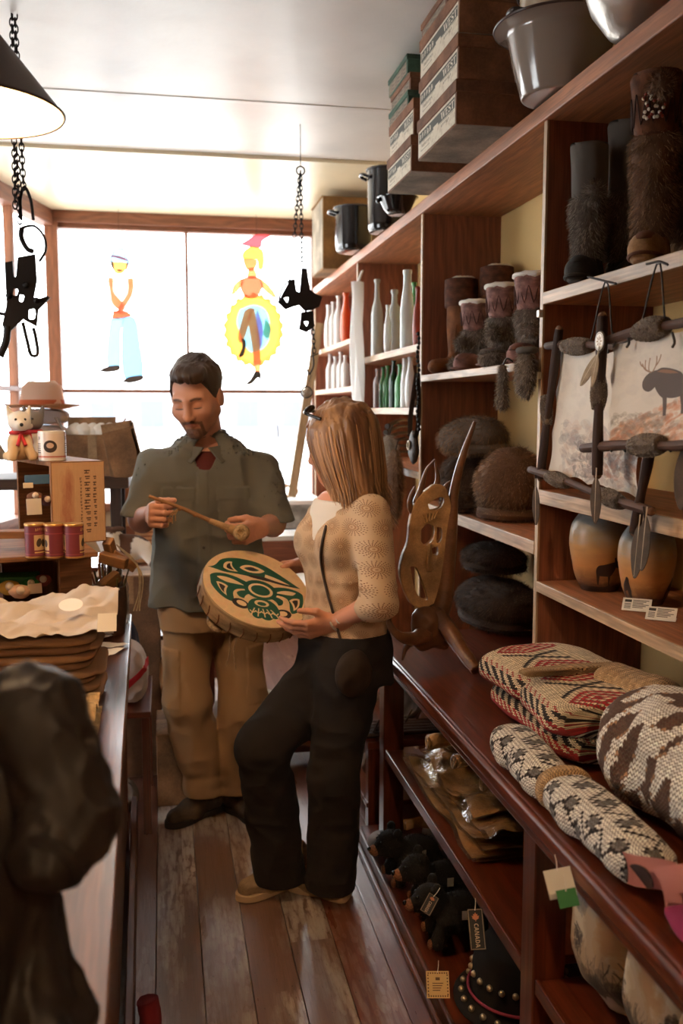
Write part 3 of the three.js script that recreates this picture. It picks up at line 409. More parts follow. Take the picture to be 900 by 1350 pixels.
// the woman
const DRUM_C = PZ(339, 775, -3.0), DRUM_N = FW.clone().multiplyScalar(-0.53).addScaledVector(RT, 0.85 * 0.42).addScaledVector(UPV, 0.85 * 0.907).normalize(), DRUM_R = 0.186;
{
  const wo = thing('person', 'woman with shoulder-length blond hair in a beige patterned top holding a painted drum', 'person', V(0, 0, 0));
  const skin = lin(214, 152, 122), cx = 0.556, cz = -2.9, F = nrm(-0.88, 0, 0.47), Lf = nrm(0.47, 0, 0.88);
  const loc = (p) => { const x = p.x - cx, z = p.z - cz; return { x: x * Lf.x + z * Lf.z, y: p.y, z: x * F.x + z * F.z }; };   // x towards her left, z forward
  const SN = PZ(489, 676, -2.775), SF = PZ(437, 668, -3.03), EN = PZ(500, 793, -2.67), WN = PZ(440, 821, -2.80), EF = PZ(438, 752, -3.15), WF = PZ(403, 744, -3.20);
  const HN = PZ(457, 885, -2.83), HF = PZ(435, 882, -2.97), KN = PZ(441, 1020, -2.80), KF = PZ(348, 985, -2.85), AN = PZ(437, 1158, -2.89), AF = PZ(368, 1135, -2.97);
  const hm = frameOf(PZ(449, 588, -2.925), V(-0.74, -0.20, -0.64), 1.04), hinv = hm.clone().invert(), nb = V(cx + 0.005, 1.36, cz - 0.01).applyMatrix4(hinv);
  const head = placed(nets(headField({ jaw: 0.96, neckEnd: nb, neck: 0.86 }), V(-0.1, -0.22, -0.14), V(0.1, 0.14, 0.14), 0.0042, faceColor(skin, lin(110, 76, 52), {})), hm);
  const dn = nrm(-0.96, -0.22, 0.0), nn = nrm(-0.1, 0.5, -0.86);
  const hN = handBones(WN, dn, nn.clone().addScaledVector(dn, -nn.dot(dn)).normalize(), nrm(-0.12, 0.86, 0.5), { curl: [[0.3, 0.35, 0.25], [0.35, 0.4, 0.25], [0.42, 0.45, 0.3], [0.5, 0.5, 0.3]], thumb: [0.75, 0.75, 0.15, 0.25, 0.95, 0.2], s: 0.98, spread: 0.07 });
  const df = nrm(-0.93, -0.12, 0.1);
  const hF = handBones(WF, df, nrm(0.0, -0.7, 0.7), nrm(-0.1, 0.7, 0.7), { curl: [[0.35, 0.4, 0.3], [0.4, 0.4, 0.3], [0.45, 0.45, 0.3], [0.5, 0.5, 0.3]], thumb: [0.7, 0.7, 0.4, 0.2, 0.95, 0.3], s: 0.95, spread: 0.05 });
  const sc = () => skin;
  const bodyF = (p) => { const q = loc(p); let d = stack(q, [[0.78, 0.13, 0.1], [0.88, 0.145, 0.105], [1.02, 0.105, 0.085], [1.2, 0.125, 0.09], [1.3, 0.13, 0.08], [1.36, 0.07, 0.055]]); d = smin(d, limb(p, [[SN, 0.048], [EN, 0.04], [WN, 0.024]]), 0.03); d = smin(d, limb(p, [[SF, 0.048], [EF, 0.04], [WF, 0.024]]), 0.03); d = smin(d, limb(p, [[HN, 0.078], [KN, 0.05], [AN, 0.036]]), 0.03); return smin(d, limb(p, [[HF, 0.078], [KF, 0.05], [AF, 0.036]]), 0.03); };
  const body = nets(bodyF, V(0.15, 0.03, -3.22), V(0.8, 1.42, -2.58), 0.011, sc);
  part(wo, 'body', mergeC([body, head, handGeo(hN, [EN.clone().lerp(WN, 0.5), WN, 0.033, 0.025], sc), handGeo(hF, [EF.clone().lerp(WF, 0.3), WF, 0.03, 0.025], sc)]), skinM());
  // top with sunburst print
  const printT = canvas(1024, 1024, (c, w, h) => {
    c.fillStyle = 'rgb(206,178,146)'; c.fillRect(0, 0, w, h); seed(91);
    for (let r = 0; r < 5; r++) for (let q = 0; q < 5; q++) for (let dx = -1; dx <= 1; dx++) for (let dy = -1; dy <= 1; dy++) {
      const x = (q + 0.5 + (r % 2) * 0.5) * w / 5 + dx * w, y = (r + 0.5) * h / 5 + dy * h;
      for (let k = 0; k < 22; k++) { const a = k / 22 * 6.283; for (let s = 0; s < 5; s++) { const d = 26 + s * 15; c.fillStyle = s === 0 ? 'rgba(150,110,80,0.9)' : 'rgba(98,58,40,0.95)'; c.beginPath(); c.ellipse(x + Math.cos(a + s * 0.05) * d, y + Math.sin(a + s * 0.05) * d, 6.2 - s * 0.45, 3.2, a, 0, 7); c.fill(); } }
      c.fillStyle = 'rgba(150,112,84,0.6)'; c.beginPath(); c.arc(x, y, 9, 0, 7); c.fill();
    }
  }, true);
  const CN = EN.clone().lerp(WN, 0.2), CF = EF.clone().lerp(WF, 0.45);
  const topF = (p) => {
    const q = loc(p), b = { x: Math.abs(q.x - 0.0), y: q.y, z: q.z };
    let d = stack(q, [[0.845, 0.155, 0.118, -0.01], [0.92, 0.148, 0.114, -0.005], [1.03, 0.122, 0.102], [1.14, 0.134, 0.108], [1.24, 0.142, 0.108], [1.3, 0.138, 0.095, -0.01], [1.345, 0.09, 0.07, -0.015], [1.38, 0.05, 0.05, -0.015]]);
    d = smin(d, ell(b, 0.062, 1.2, 0.07, 0.062, 0.062, 0.06), 0.04);
    d = smin(d, limb(p, [[SN, 0.06], [EN, 0.053], [CN, 0.048]], 0.02), 0.035); d = smin(d, limb(p, [[SF, 0.058], [EF, 0.05], [CF, 0.046]], 0.02), 0.035);
    d += crease(p, 4, 17, 4, 0.004 * sstep(1.2, 1.08, p.y)) + crease(p, 8, 8, 8, 0.0028);
    const vx = Math.abs(q.x), vy = 1.22 + vx * 1.6; if (q.z > 0.0) d = smax(d, Math.min(p.y - vy, 0.02), 0.006);
    return d;
  };
  const top = part(wo, 'top', wrapUV(nets(topF, V(0.28, 0.83, -3.24), V(0.8, 1.4, -2.58), 0.0062), 0.13, cx, cz), cloth(0xffffff, { map: rep(printT, 3.4), bumpScale: 0.0003 }));
  part(top, 'highlight_camisole', nets((p) => { const q = loc(p); return Math.max(stack(q, [[1.0, 0.1, 0.09], [1.14, 0.12, 0.1, 0.004], [1.22, 0.125, 0.112, 0.004], [1.29, 0.122, 0.092, 0.0], [1.335, 0.105, 0.074]]), -q.z + 0.01); }, V(0.33, 0.99, -3.1), V(0.75, 1.35, -2.65), 0.008), cloth(rgb(235, 228, 216)));  // white cloth stands in for the bright window highlight on her chest
  // trousers
  const trF = (p) => { const q = loc(p); let d = stack(q, [[0.76, 0.158, 0.125, -0.01], [0.86, 0.158, 0.122, -0.01], [0.925, 0.145, 0.112, -0.005]]); const a = limb(p, [[HN, 0.102], [KN, 0.075], [AN.clone().add(V(0, -0.05, 0)), 0.079]], 0.03), b = limb(p, [[HF, 0.104], [KF, 0.078], [AF.clone().add(V(0, -0.045, 0)), 0.082]], 0.03); d = smin(smin(d, a, 0.03), smin(d, b, 0.03), 0.012); d += crease(p, 8, 6, 8, 0.008) + crease(p, 6, 15, 6, 0.005); if (p.y < 0.83) d = Math.max(d, p.x - 0.708); return Math.max(d, 0.045 - p.y, p.y - 0.915); };
  const tr = part(wo, 'trousers', wrapUV(nets(trF, V(0.13, 0.02, -3.14), V(0.78, 0.95, -2.62), 0.008), 0.2, cx, cz), cloth(rgb(34, 28, 26)));
  const up = mottled(rgb(205, 172, 132), 8, 0.6), so = plain(rgb(188, 160, 126), 0.8), lc = plain(rgb(170, 140, 108), 0.8);
  shoe(wo, PY(402, 1160, 0), PY(312, 1188, 0), up, so, lc); shoe(wo, PY(458, 1186, 0), PY(378, 1166, 0), up, so, lc);
  // hair: a cap and many locks
  const hs = [[-0.27, 0.05, 0.03, -0.05], [-0.215, 0.09, 0.06, -0.042], [-0.1, 0.104, 0.092, -0.03], [0, 0.102, 0.112, -0.018], [0.06, 0.094, 0.11, -0.015], [0.11, 0.06, 0.075, -0.012], [0.136, 0.02, 0.03, -0.012]];
  const hairC = (t) => { const a = lin(96, 62, 40), b = lin(196, 150, 104); return [0, 1, 2].map((i) => mixf(a[i], b[i], t)); };
  const hairM = std({ vertexColors: true, roughness: 0.42, sheen: 0.3, sheenColor: rgb(220, 180, 130), sheenRoughness: 0.4 });
  const capF = (p) => { let d = stack(p, hs) ; d = smin(d, ell(p, 0, 0.04, -0.018, 0.09, 0.1, 0.11), 0.03); const open = Math.max(Math.abs(p.x) - 0.066 + Math.max(0, -p.y - 0.06) * 0.2, 0.035 - p.z, p.y - 0.075); d = smax(d, -open, 0.012); return d + 0.005 * noise3(p.x * 70, p.y * 7, p.z * 70) + 0.002 * noise3(p.x * 190, p.y * 12, p.z * 190); };
  const cap = nets(capF, V(-0.14, -0.29, -0.16), V(0.14, 0.16, 0.12), 0.005, (p) => hairC(clampf(0.35 + 0.5 * noise3(p.x * 60, p.y * 5, p.z * 60), 0, 1)));
  const hairMesh = part(wo, 'hair', placed(cap, hm), hairM);
  seed(777); const locks = [];
  for (let i = 0; i < 420; i++) {
    const a = rr(0.62, 6.283 - 0.62), end = rr(-0.285, -0.16), pts = [], w = rr(0.97, 1.05), tw = rr(-0.12, 0.12), flip = rr(-0.01, 0.03);
    for (let k = 0; k <= 6; k++) { const y = mixf(0.125 - rnd() * 0.004, end, k / 6); let j = 0; while (j < hs.length - 2 && y > hs[j + 1][0]) j++; const A = hs[j], B = hs[j + 1], t = clampf((y - A[0]) / (B[0] - A[0]), 0, 1), m = Math.max(1, w), aa = a + tw * k / 6; const hw = Math.max(mixf(A[1], B[1], t), y < -0.15 ? 0.085 : 0), hd = Math.max(mixf(A[2], B[2], t), y < -0.15 ? 0.06 : 0), oz = mixf(A[3], B[3], t); pts.push(V(Math.sin(aa) * (hw * w + (k === 6 ? flip : 0)), y, Math.cos(aa) * (hd * w + (k === 6 ? flip : 0)) + oz)); }
    const r = rr(0.0022, 0.0046); const g = vtube(pts, (t) => r * (1.05 - t * 0.9) * (t < 0.1 ? t * 10 : 1) + 0.0004, 12, 5, 0.6); locks.push(flatColor(g, hairC(clampf(rr(0.1, 0.95), 0, 1))));
  }
  const lk = part(hairMesh, 'lock', placed(mergeC(locks), hm), hairM); lk.userData.kind = 'stuff';
  const sg = part(wo, 'sunglasses', placed(merge([tube([[-0.09, 0.085, 0.0], [-0.075, 0.115, 0.06], [0, 0.125, 0.085], [0.075, 0.115, 0.06], [0.09, 0.085, 0.0]], 0.005, 24, 6), ...[-1, 1].map((s) => new THREE.SphereGeometry(0.022, 14, 8).scale(1.1, 0.35, 0.8).rotateX(0.6).translate(s * 0.035, 0.128, 0.066))]), hm), plain(rgb(36, 30, 28), 0.25));
  // watch, bag strap, hip bag
  const wdir = EN.clone().sub(WN).normalize(), wc = WN.clone().addScaledVector(wdir, 0.012), ring = new THREE.TorusGeometry(0.029, 0.0045, 8, 24); const watch = part(wo, 'watch', ring.applyQuaternion(new THREE.Quaternion().setFromUnitVectors(V(0, 0, 1), wdir)).scale(1, 1, 1), std({ color: rgb(205, 200, 190), metalness: 0.8, roughness: 0.3 }), wc); part(watch, 'watch_face', new THREE.CylinderGeometry(0.0125, 0.0125, 0.007, 18).rotateX(Math.PI / 2 - 0.5), plain(rgb(225, 222, 214), 0.2), V(0.004, 0.012, 0.031));
  const strapPts = []; for (const [px, py] of [[450, 652], [437, 676], [428, 700], [423, 726], [424, 748], [431, 780], [440, 812], [448, 842]]) { let t = -3.3; const d = ray(px, py); let s = 2.4; const p = V(0, 0, 0); for (let i = 0; i < 160; i++) { p.copy(EYE).addScaledVector(d, s); const v = topF(p); if (v < 0.003) break; s += Math.max(v * 0.6, 0.002); if (s > 3.4) break; } if (s < 3.4) strapPts.push(p.clone().addScaledVector(d, -0.003)); }
  if (strapPts.length > 3) part(wo, 'bag_strap', tube(strapPts, 0.0045, 40, 6), plain(rgb(58, 42, 32), 0.6));
  const bag = part(wo, 'hip_bag', nets((p) => ell(p, 0, 0, 0, 0.062, 0.075, 0.032) + 0.003 * noise3(p.x * 40, p.y * 40, p.z * 40), V(-0.08, -0.09, -0.05), V(0.08, 0.09, 0.05), 0.007), mottled(rgb(66, 48, 36), 5), PZ(466, 888, -2.7)); bag.rotation.y = 0.3;
}
// the drum
{
  const dr = thing('hand_drum', 'round hide hand drum painted with a green raven design', 'drum', DRUM_C.clone());
  const q = new THREE.Quaternion().setFromRotationMatrix(new THREE.Matrix4().lookAt(DRUM_N, V(0, 0, 0), UPV)); dr.quaternion.copy(q);     // local z is the drum's axis
  const hide = mottled(rgb(230, 194, 148), 5, 0.6);
  const skinT = canvas(1024, 1024, (c, w, h) => {
    c.fillStyle = 'rgb(232,198,152)'; c.fillRect(0, 0, w, h); seed(3); for (let i = 0; i < 900; i++) { c.fillStyle = `rgba(${rr(180, 240)},${rr(140, 200)},${rr(95, 150)},0.10)`; c.beginPath(); c.arc(rnd() * w, rnd() * h, rr(4, 46), 0, 7); c.fill(); }
    const G = 'rgb(22,84,62)', K = 'rgb(44,30,28)', H = 'rgb(234,202,156)', S = (d, col) => { c.fillStyle = col; c.fill(new Path2D(d)); };
    c.translate(512, 512); c.rotate(0.30); c.scale(5.35, 5.35); c.translate(-103, -98);
    // head with beak, along the top
    S('M18 62 C30 60 34 52 40 42 C52 26 92 22 118 34 C136 42 150 56 184 84 C166 84 146 82 128 78 C104 74 86 70 66 70 C52 70 46 70 40 68 C34 66 26 64 18 62 Z', G);
    S('M46 58 C46 46 54 38 64 40 C60 48 64 58 72 64 C60 66 50 64 46 58 Z', H); S('M52 57 C52 49 56 45 60 44 C58 51 61 57 65 61 C59 62 54 60 52 57 Z', K);
    S('M76 52 C84 38 108 38 122 52 C112 64 86 64 76 52 Z', H); S('M84 52 C90 45 104 45 112 52 C104 58 92 58 84 52 Z', G); c.fillStyle = K; c.beginPath(); c.ellipse(98, 51, 8, 5, 0, 0, 7); c.fill();
    S('M90 68 C120 66 150 72 180 84 C150 80 120 78 92 73 Z', K); S('M122 60 C140 64 154 72 166 79 C150 77 134 73 120 68 Z', H);
    // left wing
    S('M20 84 C26 72 52 70 74 82 C90 90 98 96 98 104 C88 108 72 104 62 112 C52 122 62 134 54 142 C40 140 26 122 20 104 Z', G);
    S('M32 84 C46 78 66 86 80 98 C66 96 50 98 42 92 C38 90 34 88 32 84 Z', H); S('M30 98 C36 96 46 100 50 106 C46 112 44 122 46 130 C38 124 32 112 30 98 Z', H); S('M34 102 C38 102 43 105 45 108 C42 113 41 118 42 123 C37 118 35 110 34 102 Z', K);
    S('M64 118 C72 108 88 108 94 116 C84 116 78 122 76 130 C70 130 64 126 64 118 Z', G); c.fillStyle = K; c.beginPath(); c.ellipse(68, 144, 15, 11, 0.4, 0, 7); c.fill(); c.fillStyle = H; c.beginPath(); c.ellipse(70, 143, 9, 6, 0.4, 0, 7); c.fill();
    // right wing
    S('M186 100 C180 88 152 84 134 92 C124 96 120 102 122 110 C132 112 146 108 154 116 C162 126 152 140 158 152 C172 150 186 130 186 100 Z', G);
    S('M174 98 C162 92 144 96 134 106 C146 104 160 108 168 104 Z', H); S('M178 112 C170 110 162 114 158 120 C162 126 164 136 162 144 C172 138 178 126 178 112 Z', H); S('M174 116 C170 115 165 118 163 121 C166 126 167 132 166 137 C171 132 174 124 174 116 Z', K);
    S('M146 122 C138 112 124 114 120 122 C130 122 134 128 136 136 C142 136 147 130 146 122 Z', G); c.fillStyle = K; c.beginPath(); c.ellipse(142, 156, 15, 11, -0.3, 0, 7); c.fill(); c.fillStyle = H; c.beginPath(); c.ellipse(141, 155, 9, 6, -0.3, 0, 7); c.fill();
    // body ovals and tail
    c.fillStyle = G; c.beginPath(); c.ellipse(108, 103, 30, 24, 0.1, 0, 7); c.fill(); c.fillStyle = H; c.beginPath(); c.ellipse(108, 104, 22, 17, 0.1, 0, 7); c.fill(); c.fillStyle = G; c.beginPath(); c.ellipse(108, 104, 17, 12.5, 0.1, 0, 7); c.fill();
    S('M80 146 C84 128 96 124 108 126 C122 124 132 132 136 150 C138 164 130 174 122 170 C118 178 106 178 102 172 C96 178 86 174 86 166 C80 164 78 154 80 146 Z', G); c.fillStyle = H; c.beginPath(); c.ellipse(106, 137, 13, 8, 0, 0, 7); c.fill(); c.fillStyle = G; c.beginPath(); c.ellipse(106, 138, 8, 4.5, 0, 0, 7); c.fill();
    c.strokeStyle = H; c.lineWidth = 2.2; for (const x of [88, 98, 108, 118, 128]) { c.beginPath(); c.moveTo(106 + (x - 108) * 0.7, 150); c.quadraticCurveTo(x, 158, x + (x - 108) * 0.25, 170); c.stroke(); c.beginPath(); c.arc(x, 156, 4.6, 0, 3.14); c.stroke(); }
  });
  const R = DRUM_R, D = 0.066, face = new THREE.CircleGeometry(R * 0.985, 72); face.attributes.uv.array.forEach((v, i, a) => { a[i] = v; });
  const fm = part(dr, 'drum_head', face, std({ map: skinT, roughness: 0.5 }), V(0, 0, 0.0012)); fm.rotation.z = 0.02;
  part(dr, 'rim', lathe([[R * 0.9, -D], [R * 0.985, -D], [R * 1.0, -D + 0.006], [R * 1.003, -0.012], [R * 0.995, -0.003], [R * 0.975, 0.001], [R * 0.5, 0.0006], [0.0, 0.0005]], 72).rotateX(Math.PI / 2), hide);
  part(dr, 'back_hide', new THREE.RingGeometry(R * 0.62, R * 0.97, 48), hide, V(0, 0, -D + 0.003));
  seed(4); for (let i = 0; i < 26; i++) { const a = i / 26 * 6.283, g = tube([V(Math.cos(a) * R * 1.004, Math.sin(a) * R * 1.004, -0.022), V(Math.cos(a + 0.03) * R * 1.006, Math.sin(a + 0.03) * R * 1.006, -0.045), V(Math.cos(a + 0.01) * R * 1.0, Math.sin(a + 0.01) * R * 1.0, -D + 0.001)], 0.0022, 8, 5); part(dr, 'lacing', g, mottled(rgb(170, 116, 78), 4)); }
  for (let i = 0; i < 8; i++) { const a = i / 8 * 6.283; part(dr, 'back_thong', rod(V(Math.cos(a) * R * 0.94, Math.sin(a) * R * 0.94, -D), V(Math.cos(a + 3.3) * R * 0.1, Math.sin(a + 3.3) * R * 0.1, -D - 0.004), 0.003), hide); }
  // leather bag corner and thongs that hang below
  const inv = (p) => dr.worldToLocal(p.clone()); dr.updateMatrixWorld(true);
  for (const pts of [[[312, 842], [308, 860], [311, 884]], [[303, 840], [302, 862], [298, 878]]]) part(dr, 'hanging_thong', tube(pts.map(([x, y]) => inv(PZ(x, y, -2.93))), 0.0026, 14, 5), hide);
  part(dr, 'leather_tab', jitter(new THREE.SphereGeometry(0.032, 20, 14).scale(0.8, 1.2, 0.5), 0.006, 30), hide, inv(PZ(283, 822, -2.95)));
}
// ---------- shared makers ----------
const strand = (() => { const g = new THREE.ConeGeometry(1, 1, 3, 1, true); g.translate(0, 0.5, 0); return g; })();
const furM = std({ color: 0xffffff, roughness: 0.9 });
// hair on a surface: short tapering strands that lean the way they are combed
function fur(parent, geo, count, len, cols, comb = [0, -0.6, 0], rad = 0.0009) {
  const sm = new MeshSurfaceSampler(new THREE.Mesh(geo.index ? geo.toNonIndexed() : geo)).setRandomGenerator(rnd).build(), im = new THREE.InstancedMesh(strand, furM, count), p = V(0, 0, 0), n = V(0, 0, 0), q = new THREE.Quaternion(), m = new THREE.Matrix4(), c = new THREE.Color(), up = V(0, 1, 0);
  for (let i = 0; i < count; i++) {
    sm.sample(p, n); const d = n.clone().add(V(comb[0] + rr(-0.45, 0.45), comb[1] + rr(-0.45, 0.45), comb[2] + rr(-0.45, 0.45))).normalize(); if (d.dot(n) < 0.15) d.addScaledVector(n, 0.35).normalize();
    const L = len * rr(0.55, 1.25), r = rad * rr(0.7, 1.4); m.compose(p.clone().addScaledVector(n, -0.001), q.setFromUnitVectors(up, d), V(r, L, r)); im.setMatrixAt(i, m);
    const k = cols[Math.floor(rnd() * cols.length)], b = rr(0.75, 1.25) * (0.85 + 0.3 * noise3(p.x * 22, p.y * 22, p.z * 22)); im.setColorAt(i, c.setRGB(k[0] * b, k[1] * b, k[2] * b));
  }
  im.name = 'fur'; im.userData.kind = 'stuff'; parent.add(im); return im;
}
const FUR = { grey: [lin(146, 130, 116), lin(104, 92, 82), lin(178, 164, 148)], brown: [lin(140, 104, 76), lin(104, 76, 56), lin(172, 134, 100)], dark: [lin(88, 66, 52), lin(64, 48, 38), lin(112, 86, 66)], black: [lin(30, 26, 24), lin(22, 19, 18), lin(44, 38, 34)] };
const skinOf = (cols) => std({ color: new THREE.Color(cols[1][0], cols[1][1], cols[1][2]), roughness: 1 });
function furBlob(parent, name, f, lo, hi, cell, cols, count, len, comb) { const g = nets(f, lo, hi, cell), m = part(parent, name, g, skinOf(cols)); fur(m, g, count, len, cols, comb); return m; }
// soft folded bundle: cross-section in x, y; length along z; uv in metres (u along z, v round the section)
function pillow(d, h, w, e = 3, p = 6, lump = 0.006, freq = 14) {
  const nu = 36, nv = 48, pos = [], uv = [], idx = []; const per = 2 * (d + h) * 0.86;
  for (let i = 0; i <= nu; i++) { const t = -1 + 2 * i / nu, s = Math.pow(Math.max(0, 1 - Math.abs(t) ** p), 1 / p) * 0.98 + 0.02; for (let j = 0; j <= nv; j++) { const a = -Math.PI / 2 - j / nv * Math.PI * 2, c = Math.cos(a), n = Math.sin(a); const x = Math.sign(c) * Math.abs(c) ** (2 / e) * d / 2 * s, y = Math.sign(n) * Math.abs(n) ** (2 / e) * h / 2 * s; const q = 1 + 0 * t, k = fbm(x * freq + 3, y * freq, t * w / 2 * freq, 3) * lump; pos.push(x * q + c * k, clampf(y + n * k, -h / 2, h / 2), t * w / 2); uv.push(t * w / 2, j / nv * per); } }
  for (let i = 0; i < nu; i++) for (let j = 0; j < nv; j++) { const a = i * (nv + 1) + j, b = a + nv + 1; idx.push(a, a + 1, b, b, a + 1, b + 1); }
  const g = new THREE.BufferGeometry(); g.setAttribute('position', new THREE.Float32BufferAttribute(pos, 3)); g.setAttribute('uv', new THREE.Float32BufferAttribute(uv, 2)); g.setIndex(idx); g.computeVertexNormals(); return g;
}
// knitted cloth: cols x rows stitches, each a pair of slanted loops
function knit(cols, rows, colorOf, sizeU, sizeV) {
  const cell = 14, mk = (b) => canvas(cols * cell, rows * cell, (c, w, h) => {
    c.fillStyle = b ? '#000' : 'rgb(96,78,62)'; c.fillRect(0, 0, w, h);
    for (let j = 0; j < rows; j++) for (let i = 0; i < cols; i++) { const q = colorOf(i, j), k = 0.88 + 0.2 * hash3(i, j, 5); for (const s of [-1, 1]) { c.fillStyle = b ? '#fff' : `rgb(${q.map((x) => Math.min(255, x * k | 0)).join(',')})`; c.beginPath(); c.ellipse((i + 0.5 + s * 0.24) * cell, (j + 0.5) * cell, cell * 0.23, cell * 0.66, -s * 0.5, 0, 7); c.fill(); } }
  }, true);
  const t = mk(false); t.repeat.set(1 / sizeU, 1 / sizeV); const n = mk(true); n.colorSpace = THREE.NoColorSpace; n.repeat.copy(t.repeat); return std({ map: t, bumpMap: n, bumpScale: 0.0025, roughness: 1, sheen: 0.2, sheenRoughness: 0.8 });
}
const paper = plain(rgb(238, 232, 220), 0.8);
const card = mottled(rgb(176, 128, 92), 3, 0.85);

// ---------- top of the shelves ----------
const TY = TOPB + 0.05;
{
  const lab = canvas(512, 160, (c, w, h) => { c.fillStyle = 'rgb(216,204,182)'; c.fillRect(0, 0, w, h); seed(6); for (let i = 0; i < 240; i++) { c.fillStyle = `rgba(120,96,70,${rr(0.03, 0.14)})`; c.beginPath(); c.arc(rnd() * w, rnd() * h, rr(1, 14), 0, 7); c.fill(); } c.fillStyle = 'rgb(92,90,84)'; c.fillRect(8, 14, w - 16, 60); c.fillStyle = 'rgb(216,204,182)'; c.font = 'bold 58px serif'; c.textBaseline = 'middle'; c.textAlign = 'left'; marks(c, 18, 24, 180, 44, 5); c.textAlign = 'right'; c.fillText('WEST', w - 16, 46, 190); c.beginPath(); c.moveTo(220, 60); c.lineTo(290, 60); c.lineTo(276, 120); c.lineTo(240, 130); c.fill(); c.fillStyle = 'rgb(110,104,94)'; c.font = 'bold 24px serif'; c.textAlign = 'left'; marks(c, 330, 90, 110, 20, 6); marks(c, 50, 92, 130, 20, 8); c.fillRect(20, 78, 190, 3); c.fillRect(310, 78, 180, 3); c.fillRect(40, 128, 130, 3); });
  const labM = std({ map: lab, roughness: 0.85 }), lidM = mottled(rgb(172, 118, 86), 3, 0.85), sideM = lidM, botM = mottled(rgb(186, 168, 148), 3, 0.85);
  const shoebox = (x, y, z, w, h, d, label, withLabel, lid = lidM, side = sideM) => {
    const o = thing('shoe_box', label, 'box', V(x, y, z), 'old boxes stacked on top of the shelving');
    part(o, 'box_body', boxBetween(0, d, 0.001, h - 0.004, -w / 2, w / 2, 0.002), side); part(o, 'box_lid', boxBetween(-0.004, d + 0.004, h * 0.72, h, -w / 2 - 0.004, w / 2 + 0.004, 0.002), lid); part(o, 'box_base', boxBetween(0.002, d - 0.002, 0, 0.0012, -w / 2 + 0.002, w / 2 - 0.002, 0.0003), botM);
    if (withLabel) part(o, 'printed_label', new THREE.PlaneGeometry(w * 0.96, h * 0.66), labM, V(-0.0012, h * 0.37, 0), [0, -Math.PI / 2, 0]);
    else part(o, 'end_paper', new THREE.PlaneGeometry(w * 0.9, h * 0.6), botM, V(-0.0012, h * 0.36, 0), [0, -Math.PI / 2, 0]); return o;
  };
  const up = ['bottom', 'middle', 'top'];
  for (let i = 0; i < 3; i++) shoebox(0.906 + [0, 0.006, 0.004][i], TY + i * 0.1345, -3.08 + [0, -0.004, 0.006][i], 0.44, 0.134, 0.43, `wide tan shoe box with printed end label, ${up[i]} of three by the basin`, true);
  shoebox(0.93, TY + 0.4045, -3.2, 0.30, 0.078, 0.26, 'small plain tan box lying on the stack of three labelled shoe boxes', false);
  for (let i = 0; i < 2; i++) shoebox(0.918 + i * 0.008, TY + i * 0.1305, -3.62, 0.37, 0.13, 0.4, `tan shoe box with faded label, ${['lower', 'upper'][i]} of the two under the green boxes`, true);
  const gr = mottled(rgb(96, 136, 112), 3, 0.8), gd = gr;
  for (let i = 0; i < 3; i++) shoebox(0.94 + [0, 0.012, 0.004][i], TY + 0.262 + i * 0.071, -3.72 - i * 0.015, 0.3, 0.0705, 0.24, ['small green box resting on the two tan shoe boxes', 'small brown box lying between two green boxes', 'small green box on top of the brown one under the ceiling'][i], false, i === 1 ? lidM : gr, i === 1 ? sideM : gd);
  const cb = thing('cardboard_carton', 'tall old cardboard carton at the window end of the shelf top', 'box', V(1.0, TY, -5.85)); part(cb, 'carton_body', boxBetween(0, 0.4, 0, 0.44, -0.42, 0, 0.004), mottled(rgb(176, 132, 80), 2, 0.9)); part(cb, 'side_paper', boxBetween(-0.003, 0.0, 0.01, 0.43, -0.41, -0.01, 0.001), mottled(rgb(205, 192, 172), 3, 0.9)); part(cb, 'flap', boxBetween(-0.01, 0.2, 0.438, 0.443, -0.42, 0, 0.001), mottled(rgb(186, 142, 90), 2, 0.9)); part(cb, 'flap', boxBetween(0.205, 0.41, 0.438, 0.443, -0.42, 0, 0.001), mottled(rgb(186, 142, 90), 2, 0.9));
  // pots
  const enamel = (c) => std({ color: c, roughness: 0.16, clearcoat: 0.6, clearcoatRoughness: 0.1 });
  const blackE = enamel(rgb(26, 24, 26));
  const pot = (px, py, r, h, label, lid) => { const b = PY(px, py, TY), o = thing('stock_pot', label, 'pot', V(b.x, TY, b.z), 'black enamel pots'); part(o, 'pot_body', lathe([[0, 0.004], [r * 0.86, 0], [r * 0.93, 0.012], [r * 0.97, 0.04], [r, h - 0.01], [r * 1.05, h], [r * 1.02, h + 0.004], [r * 0.96, h - 0.01], [r * 0.93, 0.03], [0, 0.02]], 40), blackE); for (const s of [-1, 1]) part(o, 'handle', tube([[s * r * 0.98, h * 0.86, -0.035], [s * (r + 0.032), h * 0.9, -0.025], [s * (r + 0.032), h * 0.9, 0.025], [s * r * 0.98, h * 0.86, 0.035]], 0.008, 20, 8), blackE); part(o, 'rim', new THREE.TorusGeometry(r * 1.04, 0.005, 8, 40).rotateX(Math.PI / 2), plain(rgb(60, 56, 56), 0.2), V(0, h, 0)); return o; };
  pot(466, 333, 0.105, 0.24, 'black enamel stock pot between the carton and the taller pot'); pot(509, 307, 0.095, 0.3, 'tall black enamel pot beside the shoe boxes');
  const bw = PY(545, 283, TY), bo = thing('enamel_bowl', 'small black enamel bowl tucked behind the shoe box stack', 'bowl', V(1.06, TY, bw.z - 0.02)); part(bo, 'bowl_body', lathe([[0, 0.003], [0.04, 0], [0.06, 0.02], [0.085, 0.07], [0.095, 0.075], [0.086, 0.078], [0.055, 0.026], [0, 0.012]], 36), blackE); part(bo, 'knob', new THREE.SphereGeometry(0.012, 12, 8), blackE, V(-0.09, 0.06, 0));
  const greyE = enamel(rgb(146, 132, 120));
